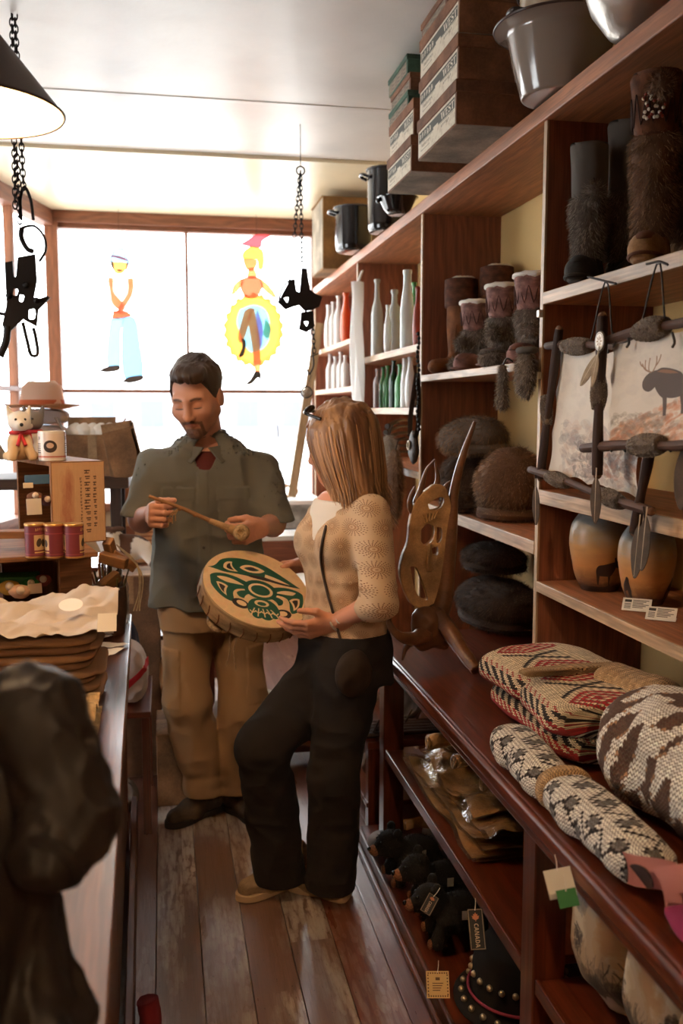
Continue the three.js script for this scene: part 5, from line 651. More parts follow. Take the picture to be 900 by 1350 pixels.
// ---------- stretched hide paintings ----------
{
  seed(66); const bark = wood(rgb(104, 70, 52), 0.7), barkD = wood(rgb(74, 46, 36), 0.7), cordM = plain(rgb(44, 34, 28), 0.8);
  const hideArt = (moose) => canvas(1024, 768, (c, w, h) => {
    c.fillStyle = 'rgb(214,206,194)'; c.fillRect(0, 0, w, h); seed(moose ? 12 : 13); const dab = (n, x0, x1, y0, y1, cols, s0, s1, a) => { for (let i = 0; i < n; i++) { const q = cols[Math.floor(rnd() * cols.length)]; c.fillStyle = `rgba(${q},${a})`; c.beginPath(); c.ellipse(rr(x0, x1) * w, rr(y0, y1) * h, rr(s0, s1), rr(s0, s1) * 0.5, rr(-0.6, 0.6), 0, 7); c.fill(); } };
    dab(260, 0, 1, 0, 0.6, ['200,194,188', '222,216,206', '188,180,172'], 20, 90, 0.12);
    if (moose) {
      for (let i = 0; i < 420; i++) { const x = rnd(), top = 0.86 - x * 0.42; c.fillStyle = `rgba(${['196,120,84', '178,98,66', '210,150,110', '120,96,84'][Math.floor(rnd() * 4)]},0.22)`; c.beginPath(); c.ellipse(x * w, rr(top, 1) * h, rr(14, 60), rr(8, 26), -0.4, 0, 7); c.fill(); }
      dab(200, 0, 0.5, 0.7, 1, ['150,140,130', '120,104,92'], 8, 40, 0.2);
      c.save(); c.translate(-230, 0); c.fillStyle = 'rgba(84,72,68,0.92)'; c.fill(new Path2D('M560 300 C590 260 640 240 700 245 C760 225 840 240 890 270 C930 290 940 340 930 400 L918 560 L894 560 L890 440 C850 450 800 450 770 440 L760 560 L734 560 L732 440 C700 420 680 390 668 360 C650 375 625 392 600 388 C580 384 560 372 552 356 C545 335 548 315 560 300 Z'));
      c.strokeStyle = 'rgba(150,120,98,0.95)'; c.lineWidth = 12; c.lineCap = 'round'; for (const d of ['M640 250 C600 235 560 225 540 185', 'M590 232 C570 215 568 190 572 160', 'M620 240 C610 210 612 180 622 150', 'M660 246 C690 215 700 190 695 150', 'M690 210 C715 195 730 175 735 150', 'M545 200 C525 195 515 185 510 170']) c.stroke(new Path2D(d));
      c.fillStyle = 'rgba(188,128,92,0.5)'; c.fill(new Path2D('M700 255 C760 240 840 250 880 280 C820 275 760 280 700 255 Z')); c.restore(); dab(60, 0.92, 1, 0, 0.35, ['110,100,96'], 10, 40, 0.3);
    } else { dab(300, 0.15, 1, 0.55, 1, ['176,150,136', '196,160,140', '120,112,110', '150,146,146'], 14, 70, 0.2); dab(120, 0.55, 1, 0.62, 0.95, ['110,84,74', '160,110,90', '90,86,88'], 10, 50, 0.3); dab(60, 0.3, 0.6, 0.7, 1, ['96,92,92'], 8, 44, 0.3); }
    for (let i = 0; i < 3000; i++) { c.fillStyle = `rgba(90,80,70,${rr(0.02, 0.07)})`; c.fillRect(rnd() * w, rnd() * h, rr(1, 3), rr(1, 3)); }
  });
  const painting = (label, C, art, X, extra) => { // C: corner pixels TL, TR, BR, BL of the hide
    const o = thing('hide_painting', label, 'painting', V(0, 0, 0), 'hide paintings in stick frames'); const [a, b, c, d] = C.map(([x, y]) => PX(x, y, X)); const N = 40, pos = [], uv = [], idx = [];
    for (let j = 0; j <= N; j++) for (let i = 0; i <= N; i++) { const u = i / N, v = j / N, sc = 0.028; const eu = sc * Math.abs(Math.sin(v * Math.PI * 3)) * 1, ev = sc * Math.abs(Math.sin(u * Math.PI * 4)); const uu = mixf(eu, 1 - eu, u), vv = mixf(ev, 1 - ev, v); const t = a.clone().lerp(b, uu), q = d.clone().lerp(c, uu), p = t.lerp(q, vv); pos.push(p.x + 0.004 * Math.sin(u * 9) * Math.sin(v * 7), p.y, p.z); uv.push(u, 1 - v); }
    for (let j = 0; j < N; j++) for (let i = 0; i < N; i++) { const k = j * (N + 1) + i; idx.push(k, k + N + 1, k + 1, k + 1, k + N + 1, k + N + 2); }
    const g = new THREE.BufferGeometry(); g.setAttribute('position', new THREE.Float32BufferAttribute(pos, 3)); g.setAttribute('uv', new THREE.Float32BufferAttribute(uv, 2)); g.setIndex(idx); g.computeVertexNormals(); part(o, 'painted_hide', g, std({ map: art, roughness: 0.85 }));
    const stick = (p0, p1, x, m = bark, r = 0.011) => { const A = PX(p0[0], p0[1], x), B = PX(p1[0], p1[1], x); const s = part(o, 'stick', vtube([A, A.clone().lerp(B, 0.33).add(V(0, 0.003, 0)), A.clone().lerp(B, 0.66).add(V(-0.002, -0.003, 0)), B], (t) => r * (1 + 0.12 * Math.sin(t * 9)), 24, 8), m); for (const e of [A, B]) part(s, 'cut_end', new THREE.SphereGeometry(r * 0.95, 10, 6).scale(0.9, 0.9, 0.9), wood(rgb(160, 118, 88), 0.7), e); return s; };
    const wrap = (p0, p1, x, r = 0.022) => { const A = PX(p0[0], p0[1], x), B = PX(p1[0], p1[1], x), gg = vtube([A, A.clone().lerp(B, 0.5), B], (t) => r * (0.75 + 0.35 * Math.sin(t * 3.14)), 14, 10); const m = part(o, 'fur_wrap', gg, skinOf(FUR.grey)); fur(m, gg, 1300, 0.013, FUR.grey, [-0.2, -0.4, 0.2]); };
    const cord = (pts, x, r = 0.0022) => part(o, 'cord', tube(pts.map(([px, py]) => PX(px, py, x)), r, 16, 5), cordM);
    const feather = (p0, p1, x, m, w = 0.014) => { const A = PX(p0[0], p0[1], x), B = PX(p1[0], p1[1], x), L = A.distanceTo(B); const s = shapeOf([[0, 0], [w * 0.7, -L * 0.2], [w, -L * 0.55], [w * 0.7, -L * 0.85], [0, -L], [-w * 0.6, -L * 0.8], [-w * 0.9, -L * 0.5], [-w * 0.6, -L * 0.18]], true); const gg = extrude(s, 0.0012, 0.0006, 6); const f = part(o, 'feather', gg, m, A, [0, -Math.PI / 2 + 0.3, 0]); const dir = Math.atan2(B.z - A.z, A.y - B.y); f.rotateZ(dir * 0.9); part(f, 'quill', rod(V(0, 0.02, 0.001), V(0, -L * 0.97, 0.002), 0.0016, 0.0006, 6), plain(rgb(200, 184, 160), 0.6)); };
    extra({ o, stick, wrap, cord, feather });
  };
  const fth = mottled(rgb(104, 84, 68), 8, 0.8), fl = mottled(rgb(206, 186, 160), 8, 0.8);
  painting('pale hide painting in a slanted stick frame, hung beside the shelf divider', [[738, 462], [846, 459], [842, 660], [722, 622]], hideArt(false), 1.072, ({ o, stick, wrap, cord, feather }) => {
    stick([721, 456], [850, 452], 1.062); stick([737, 434], [712, 630], 1.056, barkD, 0.012); stick([699, 619], [858, 674], 1.052); stick([857, 590], [836, 702], 1.058, barkD, 0.012); wrap([744, 457], [776, 456], 1.062); wrap([722, 560], [718, 522], 1.056, 0.016); wrap([722, 628], [748, 637], 1.052, 0.019); wrap([790, 650], [820, 664], 1.052, 0.02);
    cord([[779, 447], [799, 370], [807, 444]], 1.06); cord([[775, 365], [799, 371], [812, 374]], 1.07, 0.003); for (const x of [735, 770, 800, 830]) cord([[x, 452], [x + 2, 460], [x + 1, 466]], 1.058); feather([706, 640], [706, 692], 1.04, fth, 0.016); for (const [x, y] of [[852, 680], [843, 690]]) feather([x, y], [x - 6, y + 72], 1.03, mottled(rgb(110, 96, 84), 8), 0.018); cord([[706, 618], [706, 642]], 1.045); cord([[848, 668], [850, 686]], 1.04);
  });
  painting('hide painting of a moose on an orange hillside in a stick frame', [[806, 452], [962, 420], [962, 590], [800, 588]], hideArt(true), 1.018, ({ o, stick, wrap, cord, feather }) => {
    stick([803, 448], [975, 405], 1.008); stick([794, 417], [787, 626], 1.0, barkD, 0.0125); stick([768, 591], [975, 582], 1.004); wrap([840, 438], [877, 429], 1.008, 0.024); wrap([788, 540], [790, 496], 1.0, 0.018); wrap([834, 588], [872, 586], 1.004, 0.024); cord([[845, 429], [868, 345], [876, 420]], 1.004); cord([[852, 348], [868, 345], [880, 349]], 1.03, 0.003);
    for (const x of [806, 824, 884]) cord([[x, 588], [x - 3, 583], [x - 5, 588], [x, 595]], 1.0, 0.003); for (const x of [808, 826, 886]) cord([[x, 438], [x + 3, 452], [x, 458]], 1.003, 0.003);
    const md = part(o, 'beaded_medallion', new THREE.CylinderGeometry(0.021, 0.021, 0.006, 28).rotateZ(Math.PI / 2), std({ map: canvas(128, 128, (c) => { c.fillStyle = 'rgb(226,218,200)'; c.fillRect(0, 0, 128, 128); c.translate(64, 64); for (let i = 0; i < 8; i++) { c.rotate(Math.PI / 4); c.fillStyle = 'rgb(150,112,70)'; c.beginPath(); c.moveTo(0, 6); c.lineTo(7, 26); c.lineTo(0, 46); c.lineTo(-7, 26); c.fill(); } c.strokeStyle = 'rgb(120,104,84)'; c.lineWidth = 5; c.beginPath(); c.arc(0, 0, 56, 0, 7); c.stroke(); }), roughness: 0.5 }), PX(791, 450, 0.985)); part(md, 'medallion_edge', new THREE.TorusGeometry(0.021, 0.003, 6, 28).rotateY(Math.PI / 2), plain(rgb(96, 82, 66), 0.6));
    feather([789, 466], [772, 506], 0.985, fl, 0.012); feather([788, 468], [782, 510], 0.98, fl, 0.01); feather([786, 628], [784, 690], 0.99, fth, 0.018); cord([[788, 458], [788, 470]], 0.985);
  });
  const ef = thing('feather_bundle', 'grey feather hanging at the near shelf post', 'feather', PX(899, 620, 1.03)); part(ef, 'feather', extrude(shapeOf([[0, 0.05], [0.02, 0], [0.014, -0.06], [0, -0.08], [-0.016, -0.05], [-0.018, 0]], true), 0.0015, 0.0006).rotateY(-1.3), fth); part(ef, 'cord', rod(V(0, 0.05, 0), V(0.02, 0.2, 0), 0.002), cordM);
}
// ---------- vases and cards ----------
{
  const vaseT = (k) => canvas(1024, 512, (c, w, h) => { seed(200 + k); const bands = [[0, '112,122,126'], [0.2, '120,122,118'], [0.36, '176,140,96'], [0.6, '186,126,72'], [0.82, '70,46,36'], [1, '48,32,28']]; const g = c.createLinearGradient(0, 0, 0, h); bands.forEach(([t, q]) => g.addColorStop(t, `rgb(${q})`)); c.fillStyle = g; c.fillRect(0, 0, w, h); for (let i = 0; i < 700; i++) { const y = rnd() * h; c.fillStyle = `rgba(${y < h * 0.4 ? '150,152,150' : y < h * 0.75 ? '206,150,96' : '40,28,24'},0.10)`; c.beginPath(); c.ellipse(rnd() * w, y, rr(8, 60), rr(4, 18), 0, 0, 7); c.fill(); }
    c.fillStyle = 'rgb(46,32,28)'; for (const ox of [60, 400, 740]) { c.save(); c.translate(ox, 250); if (k === 0) c.fill(new Path2D('M10 90 L14 140 L24 140 L30 96 L80 98 L92 142 L104 150 L110 144 L98 132 L96 96 C108 90 120 70 124 56 L150 62 L152 48 L132 36 L146 20 L138 14 L126 28 L118 10 L110 14 L114 32 C90 34 60 44 34 46 C14 48 4 66 10 90 Z')); else c.fill(new Path2D('M10 120 C20 80 50 70 60 50 C70 40 90 50 84 70 L96 110 L90 150 L70 150 L60 110 L30 120 L26 150 L12 150 Z')); c.restore(); }
    for (let x = 0; x < w; x += 6) { c.fillRect(x, h * 0.8 - 20 * Math.abs(fbm(x / 60, k, 1, 3)) - 6, 7, 20); } });
  const mk = (px, py, r, h, k, label, dx = 0) => { const a = PY(px, py, Yt.s3), o = thing('painted_vase', label, 'vase', V(a.x + r + dx, Yt.s3, a.z), 'painted vases'); const P = [[0, 0.004], [0.52 * r, 0], [0.6 * r, 0.004], [0.82 * r, h * 0.2], [0.97 * r, h * 0.48], [r, h * 0.62], [0.94 * r, h * 0.8], [0.72 * r, h * 0.94], [0.55 * r, h], [0.5 * r, h * 0.985], [0.66 * r, h * 0.92]]; part(o, 'vase_body', lathe(new THREE.SplineCurve(P.map((q) => new THREE.Vector2(...q))).getSpacedPoints(44).map((q) => [q.x, q.y]), 44), std({ map: vaseT(k), roughness: 0.38 })); part(o, 'mouth_rim', new THREE.TorusGeometry(0.535 * r, 0.004, 8, 36).rotateX(Math.PI / 2), plain(rgb(84, 72, 62), 0.4), V(0, h, 0)); o.rotation.y = 1.1 + k; return o; };
  mk(752, 778, 0.088, 0.232, 0, 'wide painted vase with a running moose silhouette under the hide painting'); mk(816, 797, 0.075, 0.215, 1, 'narrower painted vase with a bear silhouette behind hanging feathers'); mk(884, 800, 0.07, 0.24, 2, 'dark amber painted vase partly out past the feathers', 0.06);
  const cardT = canvas(128, 80, (c) => { c.fillStyle = 'rgb(232,226,214)'; c.fillRect(0, 0, 128, 80); c.fillStyle = 'rgb(60,56,52)'; c.fillRect(10, 10, 30, 16); for (let i = 0; i < 6; i++) c.fillRect(46, 10 + i * 9, 70 - (i % 3) * 12, 4); for (let i = 0; i < 4; i++) c.fillRect(10, 34 + i * 9, 28, 4); }), cm = std({ map: cardT, roughness: 0.7 });
  for (const [px, py, t, l] of [[838, 800, 0.35, 'small printed price card standing on the shelf below the vases, plain upright'], [870, 812, 0.5, 'second printed price card leaning beside the first']]) { const a = PY(px, py, Yt.s3 + 0.014), o = thing('price_card', l, 'card', V(a.x, Yt.s3 + 0.003, a.z), 'price cards'); part(o, 'printed_face', boxBetween(-0.036, 0.036, 0, 0.044, -0.0006, 0.0006, 0.0003).rotateX(-0.95), cm); part(o, 'fold', boxBetween(-0.036, 0.036, 0, 0.03, -0.0006, 0.0006, 0.0003).rotateX(-1.5), paper); const uvp = o.children[0].geometry; planeUV(uvp, 'xy'); const u = uvp.attributes.uv, p = uvp.attributes.position; for (let i = 0; i < u.count; i++) u.setXY(i, (p.getX(i) + 0.036) / 0.072, p.getY(i) / 0.026); o.rotation.y = -0.5 - t * 0.3; }
}
// shape in the plane z = Z from pixel outlines, with real thickness
function pxPlate(outline, holes, Z, depth, bevel = 0.004, smooth = true) {
  const s = shapeOf(outline.map(([x, y]) => { const p = PZ(x, y, Z); return [p.x, p.y]; }), smooth);
  for (const h of holes) s.holes.push(new THREE.Path().setFromPoints(shapeOf(h.map(([x, y]) => { const p = PZ(x, y, Z); return [p.x, p.y]; }), true).getPoints(10)));
  return extrude(s, depth, bevel, 6).translate(0, 0, Z - depth / 2);
}
// ---------- carved antler on the counter ----------
{
  const Z = -2.84, o = thing('carved_moose_antler', 'carved moose antler with a cut-out face standing on the counter', 'antler', V(0, 0, 0)); seed(88);
  const bone = std({ color: rgb(244, 196, 136), map: rep(mottleT, 5), roughness: 0.5, bumpMap: rep(noiseT, 8), bumpScale: 0.002 }), darkB = std({ color: rgb(150, 100, 68), map: rep(mottleT, 5), roughness: 0.38, bumpMap: rep(noiseT, 8), bumpScale: 0.002 });
  const palm = jitter(planeUV(pxPlate([[556, 652], [572, 640], [586, 646], [592, 680], [588, 730], [582, 790], [560, 800], [540, 792], [528, 760], [530, 735], [537, 715], [540, 690], [546, 664]], [[[562, 664], [574, 656], [583, 656], [580, 668], [566, 672]], [[553, 698], [561, 690], [570, 694], [570, 708], [561, 718], [553, 712]], [[574, 694], [580, 696], [580, 710], [574, 714]], [[567, 722], [575, 720], [575, 730], [569, 730]], [[539, 746], [548, 748], [556, 768], [562, 788], [554, 788], [545, 776]]], Z, 0.022, 0.004)), 0.003, 30);
  part(o, 'carved_palm', palm, bone);
  const T = (n, pts, r0, r1, m = darkB, par = o) => part(par, n, vtube(pts.map(([x, y, z]) => PZ(x, y, z ?? Z)), (t) => mixf(r0, r1, t) * (1 + 0.05 * Math.sin(t * 17)), 30, 10), m);
  T('main_beam', [[572, 822], [583, 790], [590, 740], [594, 690], [600, 640], [612, 595], [626, 556]], 0.036, 0.006); T('base_branch', [[568, 806, -2.84], [588, 826, -2.78], [608, 856, -2.70], [628, 884, -2.63]], 0.034, 0.018); T('tine', [[560, 836, -2.80], [546, 842, -2.76], [526, 838, -2.73], [513, 822, -2.73], [514, 808, -2.74]], 0.03, 0.005);
  T('tine', [[548, 664], [556, 640], [562, 620], [573, 606]], 0.012, 0.003); T('tine', [[574, 646], [577, 630], [575, 616], [573, 606]], 0.012, 0.003); T('tine', [[546, 676], [541, 670], [541, 655], [547, 641]], 0.012, 0.003); T('tine', [[586, 648], [588, 640], [594, 634]], 0.01, 0.003); T('tine', [[541, 846, -2.78], [534, 856, -2.74], [530, 870, -2.71]], 0.014, 0.003);
  part(o, 'root_mass', nets((p) => { const a = PZ(562, 818, -2.82), b = PZ(556, 846, -2.82), c = PZ(585, 846, -2.82); return smin(cone(p, a, b, 0.036, 0.03), cone(p, a, c, 0.036, 0.024), 0.05) + 0.004 * noise3(p.x * 40, p.y * 40, p.z * 40); }, V(0.7, 0.79, -2.92), V(1.05, 1.08, -2.7), 0.008), darkB);
  for (let i = 0; i < 5; i++) T('carved_antler_relief', [[560 + i * 3, 690 - i * 1.5, Z + 0.017], [557 + i * 5, 678 - i, Z + 0.018]], 0.004, 0.002, bone, o.children[0]); T('carved_nose', [[566, 716, Z + 0.014], [565, 742, Z + 0.022], [566, 752, Z + 0.016]], 0.007, 0.01, bone, o.children[0]);
}
// ---------- knitwear on the counter ----------
{
  const cream = [244, 220, 182], red = [186, 44, 50], blk = [36, 32, 34], white = [244, 236, 220], brown = [92, 64, 50], grey = [120, 116, 112];
  const zig = (i, j, base, per = 6) => (j + Math.abs((i % per) - per / 2)) - base;
  const kA = knit(48, 64, (i, j) => { const r = 63 - j; if (r < 14) return ((i + r * 2) % 5 < 2 && r % 5 < 3) || zig(i, r, 4, 8) % 5 < 2 ? white : blk; if (r < 20) return red; if (r < 24) return (i + r) % 4 < 2 ? red : cream; if (r < 30) return (i + r) % 6 < 3 ? blk : cream; if (r < 33) return (i + r) % 4 < 1 ? red : cream; if (r > 37 && r < 52) { const x = Math.abs((i % 24) - 12), y = Math.abs(r - 45); if (x + y * 0.8 < 7 && (x + y) % 3 < 2) return red; if (x + y > 10 && x + y < 13 && r < 50) return blk; } return cream; }, 0.36, 0.5);
  const kB = knit(48, 48, (i, j) => { const n = fbm(i / 6, j / 8, 3, 3) + 0.25 * Math.sin(i * 0.8 + j * 0.5); return n > 0.06 ? brown : n > 0.0 && (i + j) % 2 ? [176, 132, 96] : white; }, 0.42, 0.44);
  const kC = knit(48, 40, (i, j) => { const d = Math.abs(((i + j) % 12) - 6) + Math.abs(((i - j + 480) % 12) - 6); return d < 4 ? grey : d < 6 && (i + j) % 2 ? blk : zig(i, j, 2, 10) % 9 < 1 ? blk : white; }, 0.34, 0.34);
  const kRib = knit(40, 24, (i, j) => (i % 4 < 2 ? [214, 176, 128] : [196, 158, 112]), 0.24, 0.16);
  const cw = thing('folded_cardigan', 'folded cream knit cardigan with red and black geometric bands on the counter', 'cardigan', V(0.065, CH + 0.001, 0.04));
  const fold = (n, x, y, z, d, h, w, m, rot = 0, lump = 0.012) => part(cw, n, pillow(d, h, w, 2.8, 5, lump, 10), m, V(x, y, z), [0, rot, 0]);
  fold('lower_fold', 0.955, 0.0385, -2.20, 0.3, 0.075, 0.54, kA, 0.03); fold('upper_fold', 0.945, 0.118, -2.32, 0.34, 0.10, 0.30, kA, 0.12); fold('sleeve', 0.95, 0.108, -2.07, 0.33, 0.10, 0.27, kA, -0.06); const band = part(cw, 'button_band', pillow(0.33, 0.022, 0.05, 3, 4, 0.004), kRib, V(0.945, 0.165, -2.185), [0, 0.25, -0.06]); fold('collar', 1.05, 0.155, -2.06, 0.12, 0.06, 0.2, kRib, 0.3);
  const hb = thing('rolled_jumper', 'thick brown and white patterned knit jumper rolled up beside the cardigan', 'jumper', V(0.998, CH + 0.003, -1.585)); part(hb, 'rolled_body', pillow(0.25, 0.25, 0.46, 2.4, 3.2, 0.026, 9), kB, V(0, 0.126, 0), [0, 0.03, 0]); part(hb, 'collar_fold', pillow(0.14, 0.08, 0.28, 2.4, 3, 0.012, 12), kB, V(0.03, 0.205, 0.04), [0, 0.2, 0.1]); const pm = part(hb, 'pompom', new THREE.SphereGeometry(0.03, 14, 10), kB, V(0.05, 0.228, 0.1)); fur(pm, pm.geometry, 500, 0.018, FUR.brown, [0, 0, 0]);
  const sc = thing('knit_scarf', 'grey and white patterned knit scarf rolled along the counter edge', 'scarf', V(0.788, CH + 0.001, -1.72)); part(sc, 'rolled_part', pillow(0.115, 0.085, 0.34, 2.3, 3.4, 0.012, 14), kC, V(-0.004, 0.043, -0.16), [0, -0.06, 0]); part(sc, 'rolled_part', pillow(0.12, 0.09, 0.38, 2.3, 3.4, 0.012, 14), kC, V(0.004, 0.046, 0.18), [0, 0.03, 0]); part(sc, 'ribbed_cuff', pillow(0.125, 0.092, 0.05, 2.3, 3, 0.004), kRib, V(0.002, 0.047, 0.01));
  // pink felt flowers
  const pk = cloth(rgb(210, 146, 150)), pl = cloth(rgb(92, 70, 76)), at = PY(884, 1216, CH), f = thing('pink_felt_purse', 'pink felt piece with a dark animal patch at the counter edge', 'felt', V(at.x + 0.0, CH + 0.012, at.z + 0.06)); seed(19);
  for (let i = 0; i < 6; i++) { const g = new THREE.PlaneGeometry(0.085, 0.06, 10, 8), p = g.attributes.position; for (let k = 0; k < p.count; k++) { const x = p.getX(k), y = p.getY(k); p.setXYZ(k, x, y, 0.02 * Math.sin(x * 30 + i) + 0.01 * Math.cos(y * 40)); } g.computeVertexNormals(); part(f, 'folded_petal', g, i % 3 === 2 ? pl : pk, V(0.02 * (i % 3) - 0.01, 0.045 + 0.004 * i, 0.055 * (i - 2)), [-0.9 + i * 0.1, 0.5 - i * 0.2, 0.3 * (i % 3) - 0.3]); } part(f, 'base_fold', pillow(0.1, 0.03, 0.26, 2.4, 3, 0.01, 20), cloth(rgb(150, 46, 84)), V(0.02, 0.016, 0.06)); part(f, 'animal_patch', extrude(shapeOf([[-0.02, 0], [0.02, 0], [0.022, 0.016], [0.008, 0.03], [-0.016, 0.026]], true), 0.002, 0.0008).rotateY(-1.0), cloth(rgb(54, 40, 42)), V(-0.035, 0.036, -0.1));
}
// ---------- below the counter ----------
{
  seed(120); const MY = 0.4, hideM = std({ color: rgb(246, 196, 130), map: rep(mottleT, 4), roughness: 0.6, clearcoat: 0.5, clearcoatRoughness: 0.15, bumpMap: rep(noiseT, 3), bumpScale: 0.008 }), plasticM = new THREE.MeshPhysicalMaterial({ color: rgb(235, 225, 205), roughness: 0.12, transmission: 0.93, thickness: 0, ior: 1.45, side: THREE.DoubleSide, bumpMap: rep(noiseT, 3), bumpScale: 0.01 });
  const amps = [0.012, 0.02, 0.03, 0.045, 0.05, 0.06], pileY = (i, x, z) => { let y = 0.003; for (let k = 0; k <= i; k++) y += (k ? 0.013 : 0) + amps[k] * Math.max(0, fbm(x * 7 + k * 5, z * 6, k * 3 + 1, 3)); return y; };   // every sheet follows the one below it
  const sheet = (i, w, d, ox, oz, lift) => { const g = new THREE.PlaneGeometry(w, d, 34, 40).rotateX(-Math.PI / 2), p = g.attributes.position; for (let n = 0; n < p.count; n++) { const x = p.getX(n) + ox + 0.02 * fbm(p.getZ(n) * 7, i, 2, 2), z = p.getZ(n) + oz + 0.02 * fbm(p.getX(n) * 7, i + 4, 2, 2); p.setXYZ(n, x, pileY(i, x, z) + lift, z); } g.computeVertexNormals(); return planeUV(g, 'xz'); };
  for (let i = 0; i < 6; i++) { const o = thing('wrapped_hide', ['lowest flat tan hide in clear plastic on the mid shelf', 'second flat tan hide in plastic, just above the lowest', 'tan hide in plastic in the middle of the pile', 'crumpled tan hide in plastic above the middle of the pile', 'rumpled tan hide in plastic near the top of the pile', 'topmost crumpled tan hide in glossy plastic under the counter'][i], 'hide', V(1.04, MY + 0.001, -2.60), 'plastic-wrapped hides'); const w = 0.5 - i * 0.014, d = 0.74 - i * 0.035, ox = rr(-0.02, 0.02), oz = rr(-0.05, 0.05); part(o, 'hide_sheet', sheet(i, w, d, ox, oz, 0), hideM); part(o, 'plastic_wrap', sheet(i, w + 0.03, d + 0.03, ox, oz, 0.006), plasticM); }
  let crest = 0; for (let u = -20; u <= 20; u++) for (let v = -24; v <= 24; v++) crest = Math.max(crest, pileY(5, u * 0.013, v * 0.017));
  for (let i = 0; i < 3; i++) { const o = thing('hide_roll', ['tan rolled hide lying across the wrapped pile', 'slim tan rolled hide beside the thicker roll', 'short curled hide offcut at the edge of the pile'][i], 'hide', V(1.0 + i * 0.03, MY + crest + 0.04, -2.78 + i * 0.17), 'hide rolls'); part(o, 'roll', jitter(vtube([[-0.2, 0.0, 0.06], [0, 0.005, 0.0], [0.2, 0.0, -0.05]], (t) => 0.024 - i * 0.004, 18, 12), 0.006, 25), hideM); part(o, 'roll_end', new THREE.TorusGeometry(0.014, 0.006, 6, 16).rotateY(Math.PI / 2), hideM, V(-0.205, 0, 0.062)); }
  for (let i = 0; i < 5; i++) { const o = thing('driftwood_stick', ['thick', 'forked', 'thin', 'pale', 'curved'][i] + ' stick lying on the low bench past the counter post', 'stick', V(0, 0, 0), 'sticks under the counter'); const a = V(0.69 - i * 0.008, 0.375, -3.37 - i * 0.032), b = V(1.05, 0.376, -3.37 - i * 0.032); part(o, 'branch', vtube([a, a.clone().lerp(b, 0.4).add(V(0, 0.003, 0)), b], (t) => 0.0125 - 0.004 * t, 16, 7), wood(rgb(70 + i * 12, 48 + i * 9, 36 + i * 8), 0.7)); part(o, 'twig', rod(a.clone().lerp(b, 0.2 + i * 0.15), a.clone().lerp(b, 0.2 + i * 0.15).add(V(0.03, 0.06, 0.0)), 0.005, 0.003), wood(rgb(80 + i * 10, 56 + i * 8, 42 + i * 7), 0.7)); }
  for (let i = 0; i < 12; i++) { const c = i % 2, r = (i >> 1) % 3, l = i / 6 | 0; single('rawhide_chew', 'pale knotted rawhide chew in the heap past the counter post', 'rawhide', jitter(new THREE.SphereGeometry(0.026, 14, 10).scale(1.2, 0.8, 0.85), 0.010, 40), mottled(rgb(226, 196, 164), 8, 0.8), V(0.785 + c * 0.08, 0.396 + l * 0.073, -3.78 - r * 0.08), 'rawhide chews', [0, rr(0, 6), 0]); }
  // low bench that carries that heap beyond the counter
  const bn = thing('low_bench', 'dark low bench past the end of the counter', 'bench', V(0.74, 0, -3.72)); part(bn, 'bench_top', boxBetween(0, 0.34, 0.33, 0.36, -0.36, 0.38, 0.004, 'z'), M.counter); for (const [x, z] of [[0.03, -0.32], [0.31, -0.32], [0.03, 0.34], [0.31, 0.34]]) part(bn, 'leg', boxBetween(x - 0.025, x + 0.025, 0, 0.33, z - 0.025, z + 0.025, 0.003, 'y'), M.counter); part(bn, 'bottom_shelf', boxBetween(0.0, 0.34, 0.09, 0.11, -0.34, 0.36, 0.003, 'z'), M.counter);
  const cl = (x, base, z, l, c, r) => { const o = thing('crumpled_cloth', l, 'cloth', V(x, base, z), 'crumpled cloths'); part(o, 'cloth_folds', nets((p) => Math.max(ell(p, 0, r, 0, r * 1.2, r, r * 1.1) + crease(p, 16, 16, 16, r * 0.16), 0.002 - p.y), V(-r * 1.6, -0.02, -r * 1.5), V(r * 1.6, r * 2.5, r * 1.5), 0.008), cloth(c)); return o; };
  cl(0.955, 0.361, -3.62, 'grey crumpled cloth on the low bench just behind the counter post', rgb(150, 150, 156), 0.07); cl(0.725, 0.059, -3.07, 'pale grey cloth lying on the plinth by the post', rgb(176, 172, 174), 0.034); cl(0.96, 0.051, -3.02, 'grey-white crumpled cloth behind the bear toys', rgb(186, 182, 182), 0.07); cl(0.85, 0.111, -3.6, 'brown crumpled cloth on the lower board of the low bench', rgb(110, 84, 66), 0.06);
  // black bear toys
  const bearM = skinOf(FUR.black), muz = suede(rgb(196, 132, 92)), eyeM = plain(rgb(14, 12, 12), 0.15);
  const bear = (x, z, s, turn, l) => { const q = V(x, 0.06 + 0.101 * s, z), o = thing('toy_bear', l, 'toy', q, 'black bear toys', turn); o.scale.setScalar(s);
    const f = (p) => { let d = ell(p, 0.0, 0, 0, 0.085, 0.06, 0.062); d = smin(d, ell(p, -0.1, 0.045, 0, 0.052, 0.048, 0.05), 0.02); d = smin(d, ell(p, -0.142, 0.03, 0, 0.03, 0.024, 0.026), 0.015); for (const z of [-1, 1]) { d = smin(d, ell(p, -0.085, 0.094, z * 0.034, 0.016, 0.018, 0.016), 0.008); d = smin(d, cone(p, V(-0.055, -0.02, z * 0.04), V(-0.085, -0.075, z * 0.05), 0.028, 0.024), 0.02); d = smin(d, cone(p, V(0.05, -0.02, z * 0.04), V(0.05, -0.075, z * 0.055), 0.03, 0.026), 0.02); } return d; };
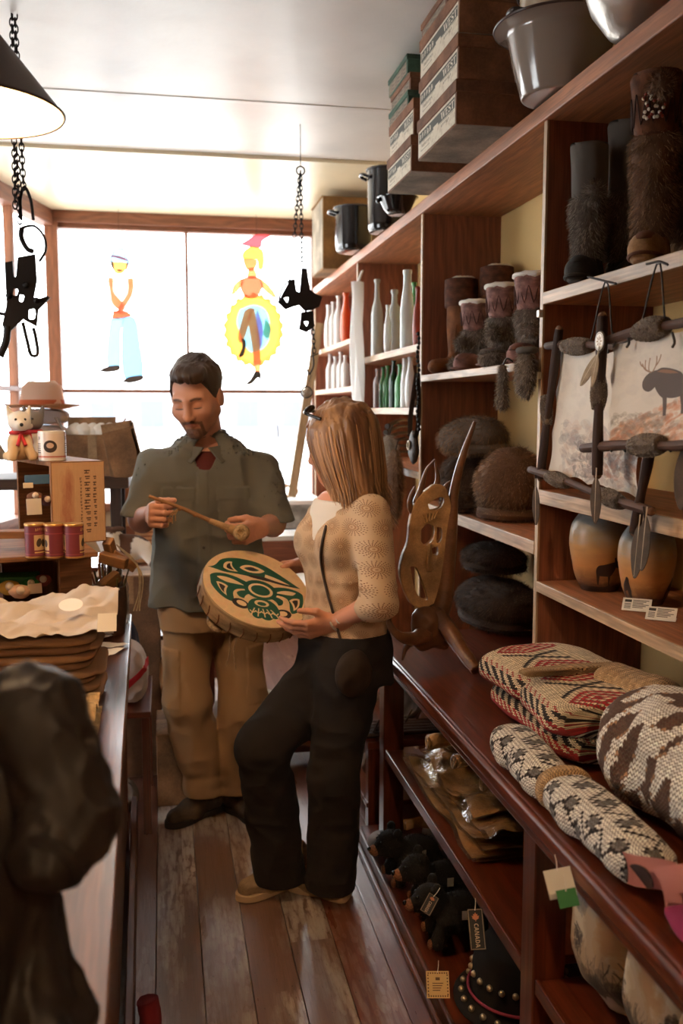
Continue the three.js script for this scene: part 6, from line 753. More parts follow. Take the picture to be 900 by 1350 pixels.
    const g = nets(f, V(-0.19, -0.11, -0.1), V(0.11, 0.13, 0.1), 0.007), b = part(o, 'plush_body', g, bearM); fur(b, g, 1600, 0.012, FUR.black, [0.1, -0.3, 0]); part(o, 'muzzle', new THREE.SphereGeometry(0.024, 16, 10).scale(1, 0.85, 0.95), muz, V(-0.158, 0.028, 0)); part(o, 'nose', new THREE.SphereGeometry(0.008, 10, 8), eyeM, V(-0.181, 0.036, 0)); for (const z of [-1, 1]) { part(o, 'eye', new THREE.SphereGeometry(0.0055, 8, 6), eyeM, V(-0.143, 0.062, z * 0.02)); part(o, 'paw_pad', new THREE.SphereGeometry(0.018, 12, 8).scale(0.5, 0.9, 0.8), muz, V(-0.108, -0.078, z * 0.052)); } part(o, 'side_tag', bx(0.022, 0.03, 0.0012, 0.0004), paper, V(0.0, 0.02, 0.066)); return o; };
  bear(0.80, -2.86, 0.92, 0.12, 'black bear toy with tan muzzle poking past the shelf front'); bear(0.84, -2.67, 0.92, 0.0, 'black bear toy standing between two others behind the plinth'); bear(0.83, -2.48, 0.92, -0.08, 'black bear toy standing next to the studded hat'); bear(1.14, -2.77, 0.92, 0.1, 'black bear toy in the second row behind the one poking out'); bear(1.14, -2.56, 0.92, -0.1, 'black bear toy in the second row behind the studded hat end');
  const rb = thing('leather_scrap', 'pale tan leather scraps lying on the bear toy that pokes out', 'leather', V(0.82, 0.236, -2.86)); for (const r of [0.3, -0.5]) part(rb, 'scrap', vtube([[-0.06, 0.012 + r * 0.01, 0.03 * r], [0, 0.02 + r * 0.01, 0], [0.06, 0.014 + r * 0.01, -0.05 * r]], () => 0.018, 14, 8, 0.25), hideM);
  const tagT = canvas(96, 256, (c) => { c.fillStyle = 'rgb(18,16,16)'; c.fillRect(0, 0, 96, 256); c.strokeStyle = 'rgb(150,130,112)'; c.lineWidth = 5; c.strokeRect(6, 6, 84, 244); c.fillStyle = 'rgb(196,120,84)'; c.fill(new Path2D('M48 22 L54 36 L62 32 L60 46 L72 44 L66 56 L70 60 L54 70 L50 70 L50 80 L46 80 L46 70 L42 70 L26 60 L30 56 L24 44 L36 46 L34 32 L42 36 Z')); c.save(); c.translate(48, 166); c.rotate(Math.PI / 2); c.fillStyle = 'rgb(196,170,146)'; c.font = 'bold 38px sans-serif'; c.textAlign = 'center'; c.textBaseline = 'middle'; c.fillText('CANADA', 0, 0, 150); c.restore(); });
  const tagM = std({ map: tagT, roughness: 0.6 }), tg = (px, py, X, w, h, m, l, rx) => { const o = thing('paper_tag', l, 'tag', PX(px, py, X), 'paper tags'); const mm = part(o, 'tag_card', new THREE.PlaneGeometry(w, h), m); o.lookAt(EYE); o.rotateZ(rx); part(o, 'tag_backing', bx(w, h, 0.0012, 0.0004), paper, V(0, 0, -0.0012)); part(o, 'tag_string', tube([[0, h / 2 - 0.004, 0.002], [0.003, h / 2 + 0.01, 0.004], [0.004, h / 2 + 0.024, 0.004]], 0.001, 8, 4), paper); return o; };
  tg(628, 1225, 0.722, 0.038, 0.092, tagM, 'black CANADA tag with a maple leaf beside the bear toys', 0.12); tg(566, 1192, 0.66, 0.03, 0.05, tagM, 'smaller black leaf tag hanging on a bear toy', -0.5);
  const lt = canvas(128, 128, (c) => { c.fillStyle = 'rgb(224,190,130)'; c.fillRect(0, 0, 128, 128); c.fillStyle = 'rgb(110,80,50)'; for (let i = 0; i < 9; i++) { c.beginPath(); c.arc(12 + i * 13, 10, 4, 0, 7); c.arc(12 + i * 13, 118, 4, 0, 7); c.fill(); } for (let i = 0; i < 7; i++) { c.beginPath(); c.arc(10, 20 + i * 15, 4, 0, 7); c.arc(118, 20 + i * 15, 4, 0, 7); c.fill(); } c.fillRect(52, 30, 24, 14); for (let i = 0; i < 4; i++) c.fillRect(34, 56 + i * 11, 60 - i * 6, 4); });
  tg(577, 1298, 0.655, 0.058, 0.062, std({ map: lt, roughness: 0.7 }), 'square cream tag with a dotted border on the plinth', 0.06);
  // studded black hat
  const st = PX(655, 1330, 0.86), hb = thing('studded_hat', 'black felt hat ringed with metal studs and a pink cord', 'hat', V(0.90, 0.052, -2.20)); part(hb, 'hat_body', lathe([[0.17, 0], [0.172, 0.006], [0.13, 0.02], [0.128, 0.03], [0.118, 0.13], [0.1, 0.155], [0.05, 0.162], [0, 0.162]], 44), cloth(rgb(24, 21, 22))); for (let i = 0; i < 22; i++) { const a = i / 22 * 6.283; part(hb, 'stud', new THREE.SphereGeometry(0.009, 10, 6), std({ color: rgb(206, 190, 160), metalness: 0.7, roughness: 0.35 }), V(Math.cos(a) * 0.124, 0.085, Math.sin(a) * 0.124)); part(hb, 'stud', new THREE.SphereGeometry(0.009, 10, 6), std({ color: rgb(206, 190, 160), metalness: 0.7, roughness: 0.35 }), V(Math.cos(a) * 0.15, 0.018, Math.sin(a) * 0.15)); } part(hb, 'cord', new THREE.TorusGeometry(0.133, 0.004, 6, 44).rotateX(Math.PI / 2), cloth(rgb(180, 70, 100)), V(0, 0.036, 0));
  // printed plush blanket folded on the near mid shelf
  const bt = canvas(1024, 640, (c, w, h) => {
    c.fillStyle = 'rgb(198,172,140)'; c.fillRect(0, 0, w, h); seed(23); const blob = (n, q, x, y, sx, sy, r0, r1, a) => { for (let i = 0; i < n; i++) { c.fillStyle = `rgba(${q},${a})`; c.beginPath(); c.ellipse(x + (rnd() + rnd() - 1) * sx, y + (rnd() + rnd() - 1) * sy, rr(r0, r1), rr(r0, r1) * 1.5, rr(-0.3, 0.3), 0, 7); c.fill(); } };
    blob(160, '176,168,160', 512, 60, 540, 90, 20, 60, 0.2);
    for (let i = 0; i < 4; i++) { const x = 130 + i * 250; blob(120, '226,210,186', x, 190, 70, 170, 10, 36, 0.3); blob(70, '186,140,96', x - 70, 230, 60, 140, 8, 30, 0.25); blob(60, '120,114,112', x + 40, 120, 60, 90, 8, 26, 0.3); blob(30, '70,60,56', x + 10, 330, 30, 60, 4, 10, 0.5); }
    for (let i = 0; i < 700; i++) { c.strokeStyle = `rgba(${['60,50,44', '96,82,70', '140,124,108'][i % 3]},0.5)`; c.lineWidth = rr(1, 4); const x = rnd() * w, y = rr(380, 520); c.beginPath(); c.moveTo(x, y); c.lineTo(x + rr(-18, 18), y - rr(20, 60)); c.stroke(); }
    blob(160, '74,66,62', 512, 470, 540, 60, 12, 40, 0.3);
    for (let i = 0; i < 6; i++) { const x = 60 + i * 180; blob(60, '236,226,208', x, 570, 70, 50, 10, 36, 0.5); c.fillStyle = 'rgba(32,27,26,0.95)'; c.beginPath(); c.ellipse(x + 60, 596, 38, 44, rr(-0.5, 0.5), 0, 7); c.fill(); } });
  const pm = std({ map: bt, roughness: 1, sheen: 0.4, sheenRoughness: 0.7, sheenColor: rgb(230, 210, 190) });
  const bl = thing('plush_blanket', 'folded plush blanket printed with pale wolves and dark patches', 'blanket', V(0, 0, 0)); const bz = -1.43;
  [[-0.2, 0.2], [0.0, 0.215], [0.2, 0.21]].forEach(([dz, w], i) => { const g = pillow(0.32, 0.33, w, 2.8, 3.2, 0.03, 9); const p = g.attributes.position, u = g.attributes.uv; for (let k = 0; k < p.count; k++) u.setXY(k, 0.5 + (p.getZ(k) + dz) / 0.62, clampf((p.getY(k) + 0.17) / 0.34 + (Math.abs(p.getX(k)) < 0.1 ? 0.03 : 0), 0.01, 0.99)); part(bl, 'blanket_fold', g, pm, V(0.955 + (i % 2) * 0.015, 0.567, bz + dz), [0, 0, 0]); });
  tg(738, 1164, 0.694, 0.05, 0.05, plain(rgb(222, 214, 196), 0.7), 'pale cream tag on the blanket beside the counter post', 0.3); tg(748, 1184, 0.684, 0.035, 0.03, plain(rgb(40, 110, 56), 0.7), 'green tag tucked behind the cream one', 0.3);
  const sk = thing('dark_basket', 'dark round basket on the floor shelf behind the near post', 'basket', V(1.05, 0.051, -1.35)); part(sk, 'basket_wall', lathe([[0, 0.004], [0.14, 0], [0.17, 0.12], [0.176, 0.2], [0.166, 0.2], [0.13, 0.012], [0, 0.012]], 36), mottled(rgb(70, 46, 36), 6)); part(sk, 'basket_rim', new THREE.TorusGeometry(0.172, 0.009, 8, 36).rotateX(Math.PI / 2), mottled(rgb(86, 58, 44), 6), V(0, 0.2, 0));
}
// ---------- crates and goods on the left counter ----------
{
  seed(301); const crW = wood(rgb(186, 136, 96), 0.7), crD = crW, LY = LH + 0.001;
  const printT = canvas(512, 512, (c, w, h) => { c.fillStyle = 'rgb(206,168,132)'; c.fillRect(0, 0, w, h); seed(9); for (let i = 0; i < 900; i++) { c.fillStyle = `rgba(${rnd() < 0.5 ? '150,108,78' : '226,194,160'},0.13)`; c.fillRect(rnd() * w, rnd() * h, rr(1, 3), rr(20, 140)); } for (let i = 0; i < 40; i++) { c.fillStyle = 'rgba(150,80,60,0.07)'; c.beginPath(); c.ellipse(rr(90, 190), rr(80, 430), 30, 70, 0, 0, 7); c.fill(); } c.translate(340, 256); c.rotate(Math.PI / 2); c.fillStyle = 'rgba(58,40,32,0.82)'; c.font = 'bold 74px sans-serif'; c.textAlign = 'center'; c.textBaseline = 'middle'; marks(c, -210, -32, 420, 62, 11); c.font = 'bold 40px sans-serif'; marks(c, -170, -94, 340, 36, 9); c.font = '26px sans-serif'; marks(c, -160, 50, 320, 22, 15); });
  const crate = (C, turn, w, h, d, label, printed) => { // C bottom corner nearest the camera; x along the solid side, -x... open face on the other side
    const o = thing('wooden_crate', label, 'crate', C, 'wooden crates', turn), t = 0.014;
    part(o, 'side_board', boxBetween(0, w, 0, h, -t, 0, 0.002, printed ? 'y' : 'x'), crW); if (printed) part(o, 'stencilled_face', new THREE.PlaneGeometry(w - 0.006, h - 0.006), std({ map: printT, roughness: 0.8 }), V(w / 2, h / 2, 0.0008));
    part(o, 'top_board', boxBetween(0, w, h - t, h, -d, -t, 0.002, 'x'), crW); part(o, 'bottom_board', boxBetween(0, w, 0, t, -d, -t, 0.002, 'x'), crW); part(o, 'back_board', boxBetween(w - t, w, t, h - t, -d, -t, 0.002, 'y'), crD); part(o, 'far_board', boxBetween(0, w, 0, h, -d - t, -d, 0.002, 'x'), crD); return o;
  };
  // the open face looks along -x of the crate; turned so that it faces the camera's left
  const c2 = PZ(78, 738, -2.86), c1 = PZ(70, 724, -3.02);
  const low = crate(V(c2.x, LY, c2.z), 0.55, 0.105, c2.y - LY + 0.004, 0.42, 'lower plain wooden crate lying on its side with the tins on top', false);
  const topY = LY + (c2.y - LY) + 0.004;
  const bd = single('shelf_plank', 'wide plank laid over the lower crate under the three tins', 'plank', boxBetween(-0.5, 0.11, 0, 0.016, -0.52, 0.03, 0.003, 'x'), crW, V(c2.x, topY + 0.001, c2.z), null, [0, 0.25, 0]);
  const tY = topY + 0.018; const up = crate(V(c1.x, tY, c1.z), 0.42, 0.175, 0.262, 0.36, 'upper wooden crate with stencilled lettering on its side', true);
  const upTop = tY + 0.262;
  // lower crate needs a pair further left to carry the plank
  const tall = thing('wooden_crate', 'plain dark wooden box under the far end of the plank', 'crate', V(-0.86, LY, -3.06), 'wooden crates'); part(tall, 'box_wall', boxBetween(0, 0.3, 0, topY - LY, -0.3, 0.2, 0.003, 'y'), crD); part(tall, 'box_lid', boxBetween(-0.004, 0.304, topY - LY - 0.012, topY - LY, -0.304, 0.204, 0.003, 'x'), crW);
  const tinT = canvas(512, 256, (c, w, h) => { c.fillStyle = 'rgb(120,48,58)'; c.fillRect(0, 0, w, h); for (let k = 0; k < 2; k++) { const x = 128 + k * 256; c.fillStyle = 'rgb(206,172,126)'; c.fillRect(x - 62, 80, 124, 120); c.fillStyle = 'rgb(70,56,48)'; c.beginPath(); c.ellipse(x - 20, 140, 22, 34, 0.3, 0, 7); c.ellipse(x + 24, 146, 22, 30, -0.2, 0, 7); c.fill(); c.fillStyle = 'rgb(226,190,120)'; c.font = 'bold 30px serif'; c.textAlign = 'center'; marks(c, x - 50, 26, 100, 26, 6); c.fillRect(x - 60, 212, 120, 10); } c.fillStyle = 'rgb(150,70,76)'; c.fillRect(0, 64, w, 8); c.fillRect(0, 228, w, 8); });
  const tinM = std({ map: tinT, roughness: 0.4 }), gold = std({ color: rgb(206, 160, 96), metalness: 0.7, roughness: 0.35 });
  const tin = thing('printed_tin', 'maroon printed tin', 'tin', V(0, tY, 0), 'maroon tins'); part(tin, 'tin_body', new THREE.CylinderGeometry(0.0275, 0.0275, 0.094, 32, 1, true).translate(0, 0.05, 0), tinM); part(tin, 'lid', lathe([[0, 0.099], [0.025, 0.098], [0.0287, 0.1], [0.0287, 0.094], [0.0275, 0.093]], 32), gold); part(tin, 'base_rim', lathe([[0, 0.002], [0.0265, 0], [0.0287, 0.002], [0.0275, 0.006]], 32), gold);
  [[46, 'maroon printed tin at the crate-opening end of the row of three', 0.5], [72, 'maroon printed tin in the middle of the row of three', 0.9], [98, 'maroon printed tin nearest the bundle in the jar', 1.4]].forEach(([px, l, r], i) => { const a = PZ(px, 720, -2.78 + i * 0.012); const o = i ? copyOf(tin, l) : tin; o.userData = { ...tin.userData, label: l }; o.position.set(a.x, tY, a.z); o.rotation.y = r + 1.9; });
  // mug on the crate
  const mugT = canvas(512, 256, (c, w, h) => { c.fillStyle = 'rgb(226,214,206)'; c.fillRect(0, 0, w, h); c.fillStyle = 'rgb(60,50,48)'; for (let k = 0; k < 2; k++) { const x = k * 256; c.font = 'bold 60px serif'; marks(c, x + 26, 28, 96, 52, 3); for (let i = 0; i < 5; i++) c.fillRect(x + 26, 100 + i * 22, 90, 8); c.beginPath(); c.ellipse(x + 180, 130, 40, 62, 0, 0, 7); c.fill(); c.fillStyle = 'rgb(206,180,160)'; c.beginPath(); c.ellipse(x + 180, 120, 22, 28, 0, 0, 7); c.fill(); c.fillStyle = 'rgb(60,50,48)'; } c.fillStyle = 'rgb(196,120,110)'; c.fillRect(0, 226, w, 16); });
  const mp = PZ(69, 598, -3.1), mug = thing('printed_mug', 'white printed mug with a portrait standing on the stencilled crate', 'mug', V(mp.x, upTop, mp.z)); part(mug, 'mug_body', lathe([[0, 0.004], [0.04, 0], [0.043, 0.004], [0.043, 0.094], [0.041, 0.096], [0.039, 0.092], [0.039, 0.008], [0, 0.008]], 36), plain(rgb(236, 230, 224), 0.25)); part(mug, 'print', new THREE.CylinderGeometry(0.0434, 0.0434, 0.08, 36, 1, true).translate(0, 0.048, 0), std({ map: mugT, roughness: 0.3 })); part(mug, 'handle', tube([[0.04, 0.078, -0.012], [0.066, 0.07, -0.02], [0.066, 0.035, -0.02], [0.04, 0.024, -0.012]], 0.006, 18, 8), plain(rgb(236, 230, 224), 0.25)); mug.rotation.y = 0.9;
  // plush dogs
  const fawn = cloth(rgb(214, 182, 140)), greyF = cloth(rgb(128, 122, 120)), whiteF = cloth(rgb(236, 228, 216)), ribbon = cloth(rgb(206, 60, 66));
  const dog = (px, py, z, turn, a, b, l) => { const q = PZ(px, py, z), o = thing('plush_dog', l, 'toy', V(q.x, upTop, q.z), 'plush dogs', turn); part(o, 'body', nets((p) => { let d = ell(p, 0, 0.05, 0, 0.04, 0.052, 0.04); d = smin(d, cone(p, V(0.02, 0.05, 0.03), V(0.03, 0.012, 0.055), 0.016, 0.015), 0.01); d = smin(d, cone(p, V(-0.02, 0.05, 0.03), V(-0.03, 0.012, 0.055), 0.016, 0.015), 0.01); for (const s of [-1, 1]) d = smin(d, ell(p, s * 0.036, 0.016, 0.02, 0.02, 0.016, 0.032), 0.01); return Math.max(d, 0.001 - p.y); }, V(-0.07, -0.006, -0.06), V(0.07, 0.12, 0.09), 0.006), a); const h = part(o, 'head', nets((p) => { let d = ell(p, 0, 0.125, 0.008, 0.036, 0.034, 0.036); d = smin(d, ell(p, 0, 0.114, 0.042, 0.017, 0.015, 0.022), 0.012); for (const s of [-1, 1]) d = smin(d, cone(p, V(s * 0.026, 0.145, 0), V(s * 0.034, 0.172, 0), 0.012, 0.006), 0.006); return d; }, V(-0.06, 0.07, -0.05), V(0.06, 0.19, 0.08), 0.005), b); part(h, 'muzzle', new THREE.SphereGeometry(0.018, 14, 10).scale(1, 0.8, 1), whiteF, V(0, 0.11, 0.048)); part(h, 'nose', new THREE.SphereGeometry(0.006, 8, 6), M.black, V(0, 0.116, 0.066)); for (const s of [-1, 1]) part(h, 'eye', new THREE.SphereGeometry(0.0045, 8, 6), M.black, V(s * 0.014, 0.132, 0.04)); part(o, 'neck_ribbon', new THREE.TorusGeometry(0.028, 0.006, 8, 24).rotateX(Math.PI / 2), ribbon, V(0, 0.09, 0.006)); for (const s of [-1, 1]) part(o, 'ribbon_end', rod(V(0, 0.088, 0.034), V(s * 0.012, 0.05, 0.05), 0.005, 0.006), ribbon); };
  dog(27, 605, -3.14, 0.25, fawn, whiteF, 'sitting fawn plush dog with a red ribbon on the crate'); dog(-20, 605, -3.2, 0.7, greyF, greyF, 'grey plush dog beside the fawn one on the crate'); dog(46, 600, -3.32, -0.3, whiteF, greyF, 'white and grey plush dog behind the mug');
  // inside the crates
  const nick = (px, py, z, r, c, l, n = 'soft_toy', cat = 'toy') => { const q = PZ(px, py, z); q.x = Math.min(q.x, -0.2); const o = thing(n, l, cat, q, 'small goods in the crates'); part(o, 'body', jitter(new THREE.SphereGeometry(r, 18, 12).scale(1.2, 0.9, 1), r * 0.4, 30), cloth(c)); part(o, 'face', new THREE.SphereGeometry(r * 0.5, 12, 8), cloth(rgb(236, 214, 190)), V(0.2 * r, r * 0.3, r * 0.8)); return o; };
  nick(12, 775, -2.86, 0.026, rgb(216, 160, 60), 'yellow soft toy in the lower crate'); nick(26, 780, -2.84, 0.025, rgb(214, 170, 140), 'pale soft toy in the lower crate'); nick(40, 770, -2.9, 0.022, rgb(60, 130, 60), 'green soft toy in the lower crate'); nick(56, 765, -2.92, 0.022, rgb(150, 70, 60), 'red-brown soft toy in the lower crate'); nick(46, 655, -3.02, 0.02, rgb(120, 80, 60), 'brown soft toy in the upper crate'); nick(62, 660, -3.04, 0.02, rgb(90, 50, 56), 'maroon soft toy in the upper crate');
  for (const [px, py, z, w, h, c, l] of [[45, 668, -2.98, 0.045, 0.05, rgb(214, 204, 192), 'pale price card inside the upper crate'], [37, 640, -3.0, 0.03, 0.016, rgb(236, 220, 190), 'small cream card high in the upper crate'], [52, 632, -3.06, 0.09, 0.03, rgb(70, 110, 150), 'blue packet at the back of the upper crate'], [46, 776, -2.84, 0.04, 0.03, rgb(224, 200, 170), 'pale card in front of the lower crate']]) single('small_card', l, 'card', bx(w, h, 0.004, 0.001), plain(c, 0.7), PZ(px, py, z), 'small cards in the crates', [-0.15, 0.3, 0.05]);
  const gb = single('green_packet', 'green packet lying at the back of the lower crate', 'packet', bx(0.16, 0.03, 0.1, 0.004), plain(rgb(40, 96, 44), 0.6), PZ(14, 764, -2.95)); const wb = single('wood_block_tray', 'pale wooden tray lying in the upper crate opening', 'tray', bx(0.17, 0.022, 0.06, 0.002), crW, PZ(12, 704, -2.92));
  // folded canvas shirts and bags
  const tanC = cloth(rgb(172, 132, 96)), tanD = cloth(rgb(150, 112, 82)), greyC = cloth(rgb(206, 194, 182));
  const stackAt = PY(78, 892, LH);
  for (let i = 0; i < 9; i++) { const w = i < 4 ? 0.27 : 0.31, o = thing('folded_shirt', `tan folded canvas shirt, number ${['one', 'two', 'three', 'four', 'five', 'six', 'seven', 'eight', 'nine'][i]} from the bottom of the counter pile`, 'shirt', V(-0.345 - (i % 2) * 0.006, LH + 0.001 + i * 0.0205, -2.44 + rr(-0.012, 0.012)), 'folded shirts on the counter', rr(-0.07, 0.07)); const p = part(o, 'folded_cloth', pillow(0.34, 0.0185, w, 4, 7, 0.004, 12), i % 2 ? tanD : tanC, V(0, 0.0105, 0)); if (i % 3 === 1) part(o, 'sleeve_fold', pillow(0.08, 0.014, w * 0.8, 3, 5, 0.004), tanC, V(0.15, 0.009, 0.0)); }
  const nw = thing('crumpled_print_shirt', 'crumpled pale printed shirt on top of the tan pile', 'shirt', V(-0.33, LH + 0.189, -2.46)); const ng = new THREE.PlaneGeometry(0.4, 0.36, 44, 40).rotateX(-Math.PI / 2), np = ng.attributes.position; for (let i = 0; i < np.count; i++) { const x = np.getX(i), z = np.getZ(i), r = 0; np.setXYZ(i, x, 0.006 + 0.035 * Math.abs(fbm(x * 9, z * 9, 4, 4)) * 2 - r * 0.05 + 0.04 * sstep(0.0, -0.16, z) * sstep(-0.1, 0.1, x), z); } ng.computeVertexNormals(); part(nw, 'cloth', ng, greyC); part(nw, 'printed_patch', new THREE.CircleGeometry(0.03, 20).rotateX(-1.2), plain(rgb(244, 240, 236), 0.7), V(0.09, 0.06, 0.06)); part(nw, 'tag', bx(0.045, 0.05, 0.001, 0.0004).rotateX(-0.7), paper, V(0.185, 0.035, 0.17));
  for (let i = 0; i < 4; i++) { const o = thing('paper_bag', ['flat', 'crumpled', 'folded', 'topmost curled'][i] + ' cream paper bag in the heap in front of the tan pile', 'bag', V(-0.30, LH + 0.002, -2.12), 'paper bags'); const g = new THREE.PlaneGeometry(0.26, 0.2, 26, 22).rotateX(-Math.PI / 2), p = g.attributes.position; for (let k = 0; k < p.count; k++) { const x = p.getX(k) + [0, 0.012, -0.01, 0.008][i], z = p.getZ(k) + [0, -0.014, 0.012, -0.006][i]; let y = 0.003; for (let j = 0; j <= i; j++) y += (j ? 0.014 : 0) + 0.05 * Math.max(0, fbm(x * 9 + j * 3, z * 9, j, 3)); p.setXYZ(k, x, y, z); } g.computeVertexNormals(); part(o, 'bag_sheet', g, mottled([rgb(222, 180, 122), rgb(232, 206, 160), rgb(206, 164, 112), rgb(236, 200, 146)][i], 4, 0.8)); }
  for (const [px, py, r, l] of [[128, 842, 0.3, 'white paper slip lying by the jar'], [142, 862, 0.9, 'white paper slip at the counter edge'], [150, 852, -0.4, 'curled white paper slip nearest the jar']]) { const a = PY(px, py, LH + 0.002); single('paper_slip', l, 'paper', jitter(new THREE.PlaneGeometry(0.09, 0.055, 10, 6).rotateX(-Math.PI / 2), 0.012, 20).translate(0, 0.007, 0), paper, a, 'paper slips', [0, r, 0]); }
  // jar with a bundle of sticks
  const ja = PY(150, 822, LH), jar = thing('glass_jar', 'ribbed glass jar of coloured sweets on the counter end', 'jar', V(ja.x, LH, ja.z)); part(jar, 'jar_glass', lathe([[0, 0.003], [0.05, 0], [0.055, 0.006], ...[...Array(8)].map((_, i) => [0.055 - (i % 2) * 0.002, 0.05 + i * 0.012]), [0.048, 0.155], [0.034, 0.172], [0.034, 0.19], [0.03, 0.19]], 32), std({ color: rgb(224, 224, 220), roughness: 0.06, transmission: 0.9, thickness: 0 })); const sw = [rgb(220, 120, 140), rgb(60, 80, 130), rgb(200, 170, 90), rgb(180, 60, 70)]; for (let i = 0; i < 10; i++) part(jar, 'sweet', jitter(new THREE.SphereGeometry(0.015, 12, 8), 0.004, 60), plain(sw[i % 4], 0.4), V(rr(-0.03, 0.03), 0.02 + (i / 4 | 0) * 0.024, rr(-0.03, 0.03)));
  const bu = V(-0.19, LH, -3.12), bun = thing('stick_bundle', 'rustic bundle of dried twigs and wooden blocks tied in a pot', 'bundle', V(bu.x, LH, bu.z)); part(bun, 'pot', jitter(lathe([[0, 0.004], [0.05, 0], [0.058, 0.08], [0.06, 0.16], [0.052, 0.16], [0.046, 0.02], [0, 0.012]], 28), 0.006, 30), mottled(rgb(92, 62, 46), 6)); for (let i = 0; i < 26; i++) { const a = rr(0, 6.28), t = rr(0.02, 0.09); part(bun, 'twig', rod(V(Math.cos(a) * 0.02, 0.06, Math.sin(a) * 0.02), V(Math.cos(a) * t, rr(0.18, 0.27), Math.sin(a) * t), 0.005, 0.003, 6), mottled(rgb(rr(96, 170), rr(64, 110), rr(44, 76)), 6)); } const bl = [[0.0, 0.18, 0.06, 0.7], [0.02, 0.25, 0.03, -0.4], [0.05, 0.24, -0.02, 0.2], [0.01, 0.275, -0.01, 1.2]]; bl.forEach(([x, y, z, r], i) => part(bun, 'wooden_block', bx(0.095, 0.036, 0.03, 0.004), wood([rgb(150, 110, 64), rgb(200, 150, 100), rgb(190, 140, 92), rgb(206, 160, 112)][i], 0.6), V(x, y, z), [0.2, r, 0.35 - i * 0.5])); for (let i = 0; i < 3; i++) part(bun, 'string_loop', tube([[0.03, 0.3, 0.02], [0.09 + i * 0.01, 0.24 - i * 0.02, 0.02], [0.1, 0.15 - i * 0.03, 0.03], [0.08 + i * 0.01, 0.08, 0.04]], 0.0022, 22, 5), mottled(rgb(226, 204, 172), 8));
}
// ---------- dark coat close to the camera, on a stand on the counter ----------
{
  const o = thing('leather_coat', 'dark brown leather coat on a stand above the near counter', 'coat', V(0, 0, 0)), lm = std({ color: rgb(32, 20, 17), map: rep(mottleT, 3), roughness: 0.62, bumpMap: rep(noiseT, 8), bumpScale: 0.002 }), Z = -1.0;
  const S = PZ(42, 944, Z - 0.02), E = PZ(92, 1080, Z), W = PZ(68, 1122, Z + 0.03), B = V(S.x - 0.17, S.y - 0.02, Z - 0.04);
  part(o, 'sleeve', nets((p) => limb(p, [[S, 0.05], [E, 0.044], [W, 0.036]], 0.03) + crease(p, 14, 11, 14, 0.009) + crease(p, 30, 22, 30, 0.004), V(-0.24, 1.02, -1.14), V(0.03, 1.42, -0.84), 0.006), lm); part(o, 'coat_body', nets((p) => { const q = { x: p.x - B.x, y: p.y, z: p.z - B.z }; return stack(q, [[0.9, 0.2, 0.1], [1.1, 0.175, 0.09], [1.2, 0.17, 0.085], [1.28, 0.15, 0.07], [1.33, 0.06, 0.05], [1.35, 0.05, 0.045]]) + crease(p, 12, 5, 12, 0.014) + crease(p, 28, 9, 28, 0.005); }, V(B.x - 0.26, 0.895, Z - 0.22), V(B.x + 0.26, 1.42, Z + 0.14), 0.008), lm); part(o, 'collar', jitter(new THREE.TorusGeometry(0.065, 0.022, 10, 28).rotateX(Math.PI / 2 - 0.2).scale(1, 1.5, 0.9), 0.008, 20), plain(rgb(22, 19, 19), 0.6), V(B.x + 0.035, 1.335, B.z)); part(o, 'cuff', jitter(new THREE.TorusGeometry(0.036, 0.007, 8, 28), 0.004, 30).applyQuaternion(new THREE.Quaternion().setFromUnitVectors(V(0, 0, 1), W.clone().sub(E).normalize())), lm, W.clone().addScaledVector(W.clone().sub(E).normalize(), 0.012)); part(o, 'stand_post', rod(V(B.x, LH + 0.01, B.z), V(B.x, 1.34, B.z), 0.014), M.counter); part(o, 'stand_base', lathe([[0, 0.02], [0.09, 0.014], [0.1, 0.004], [0.1, 0], [0, 0]], 28), M.counter, V(B.x, LH + 0.001, B.z));
}
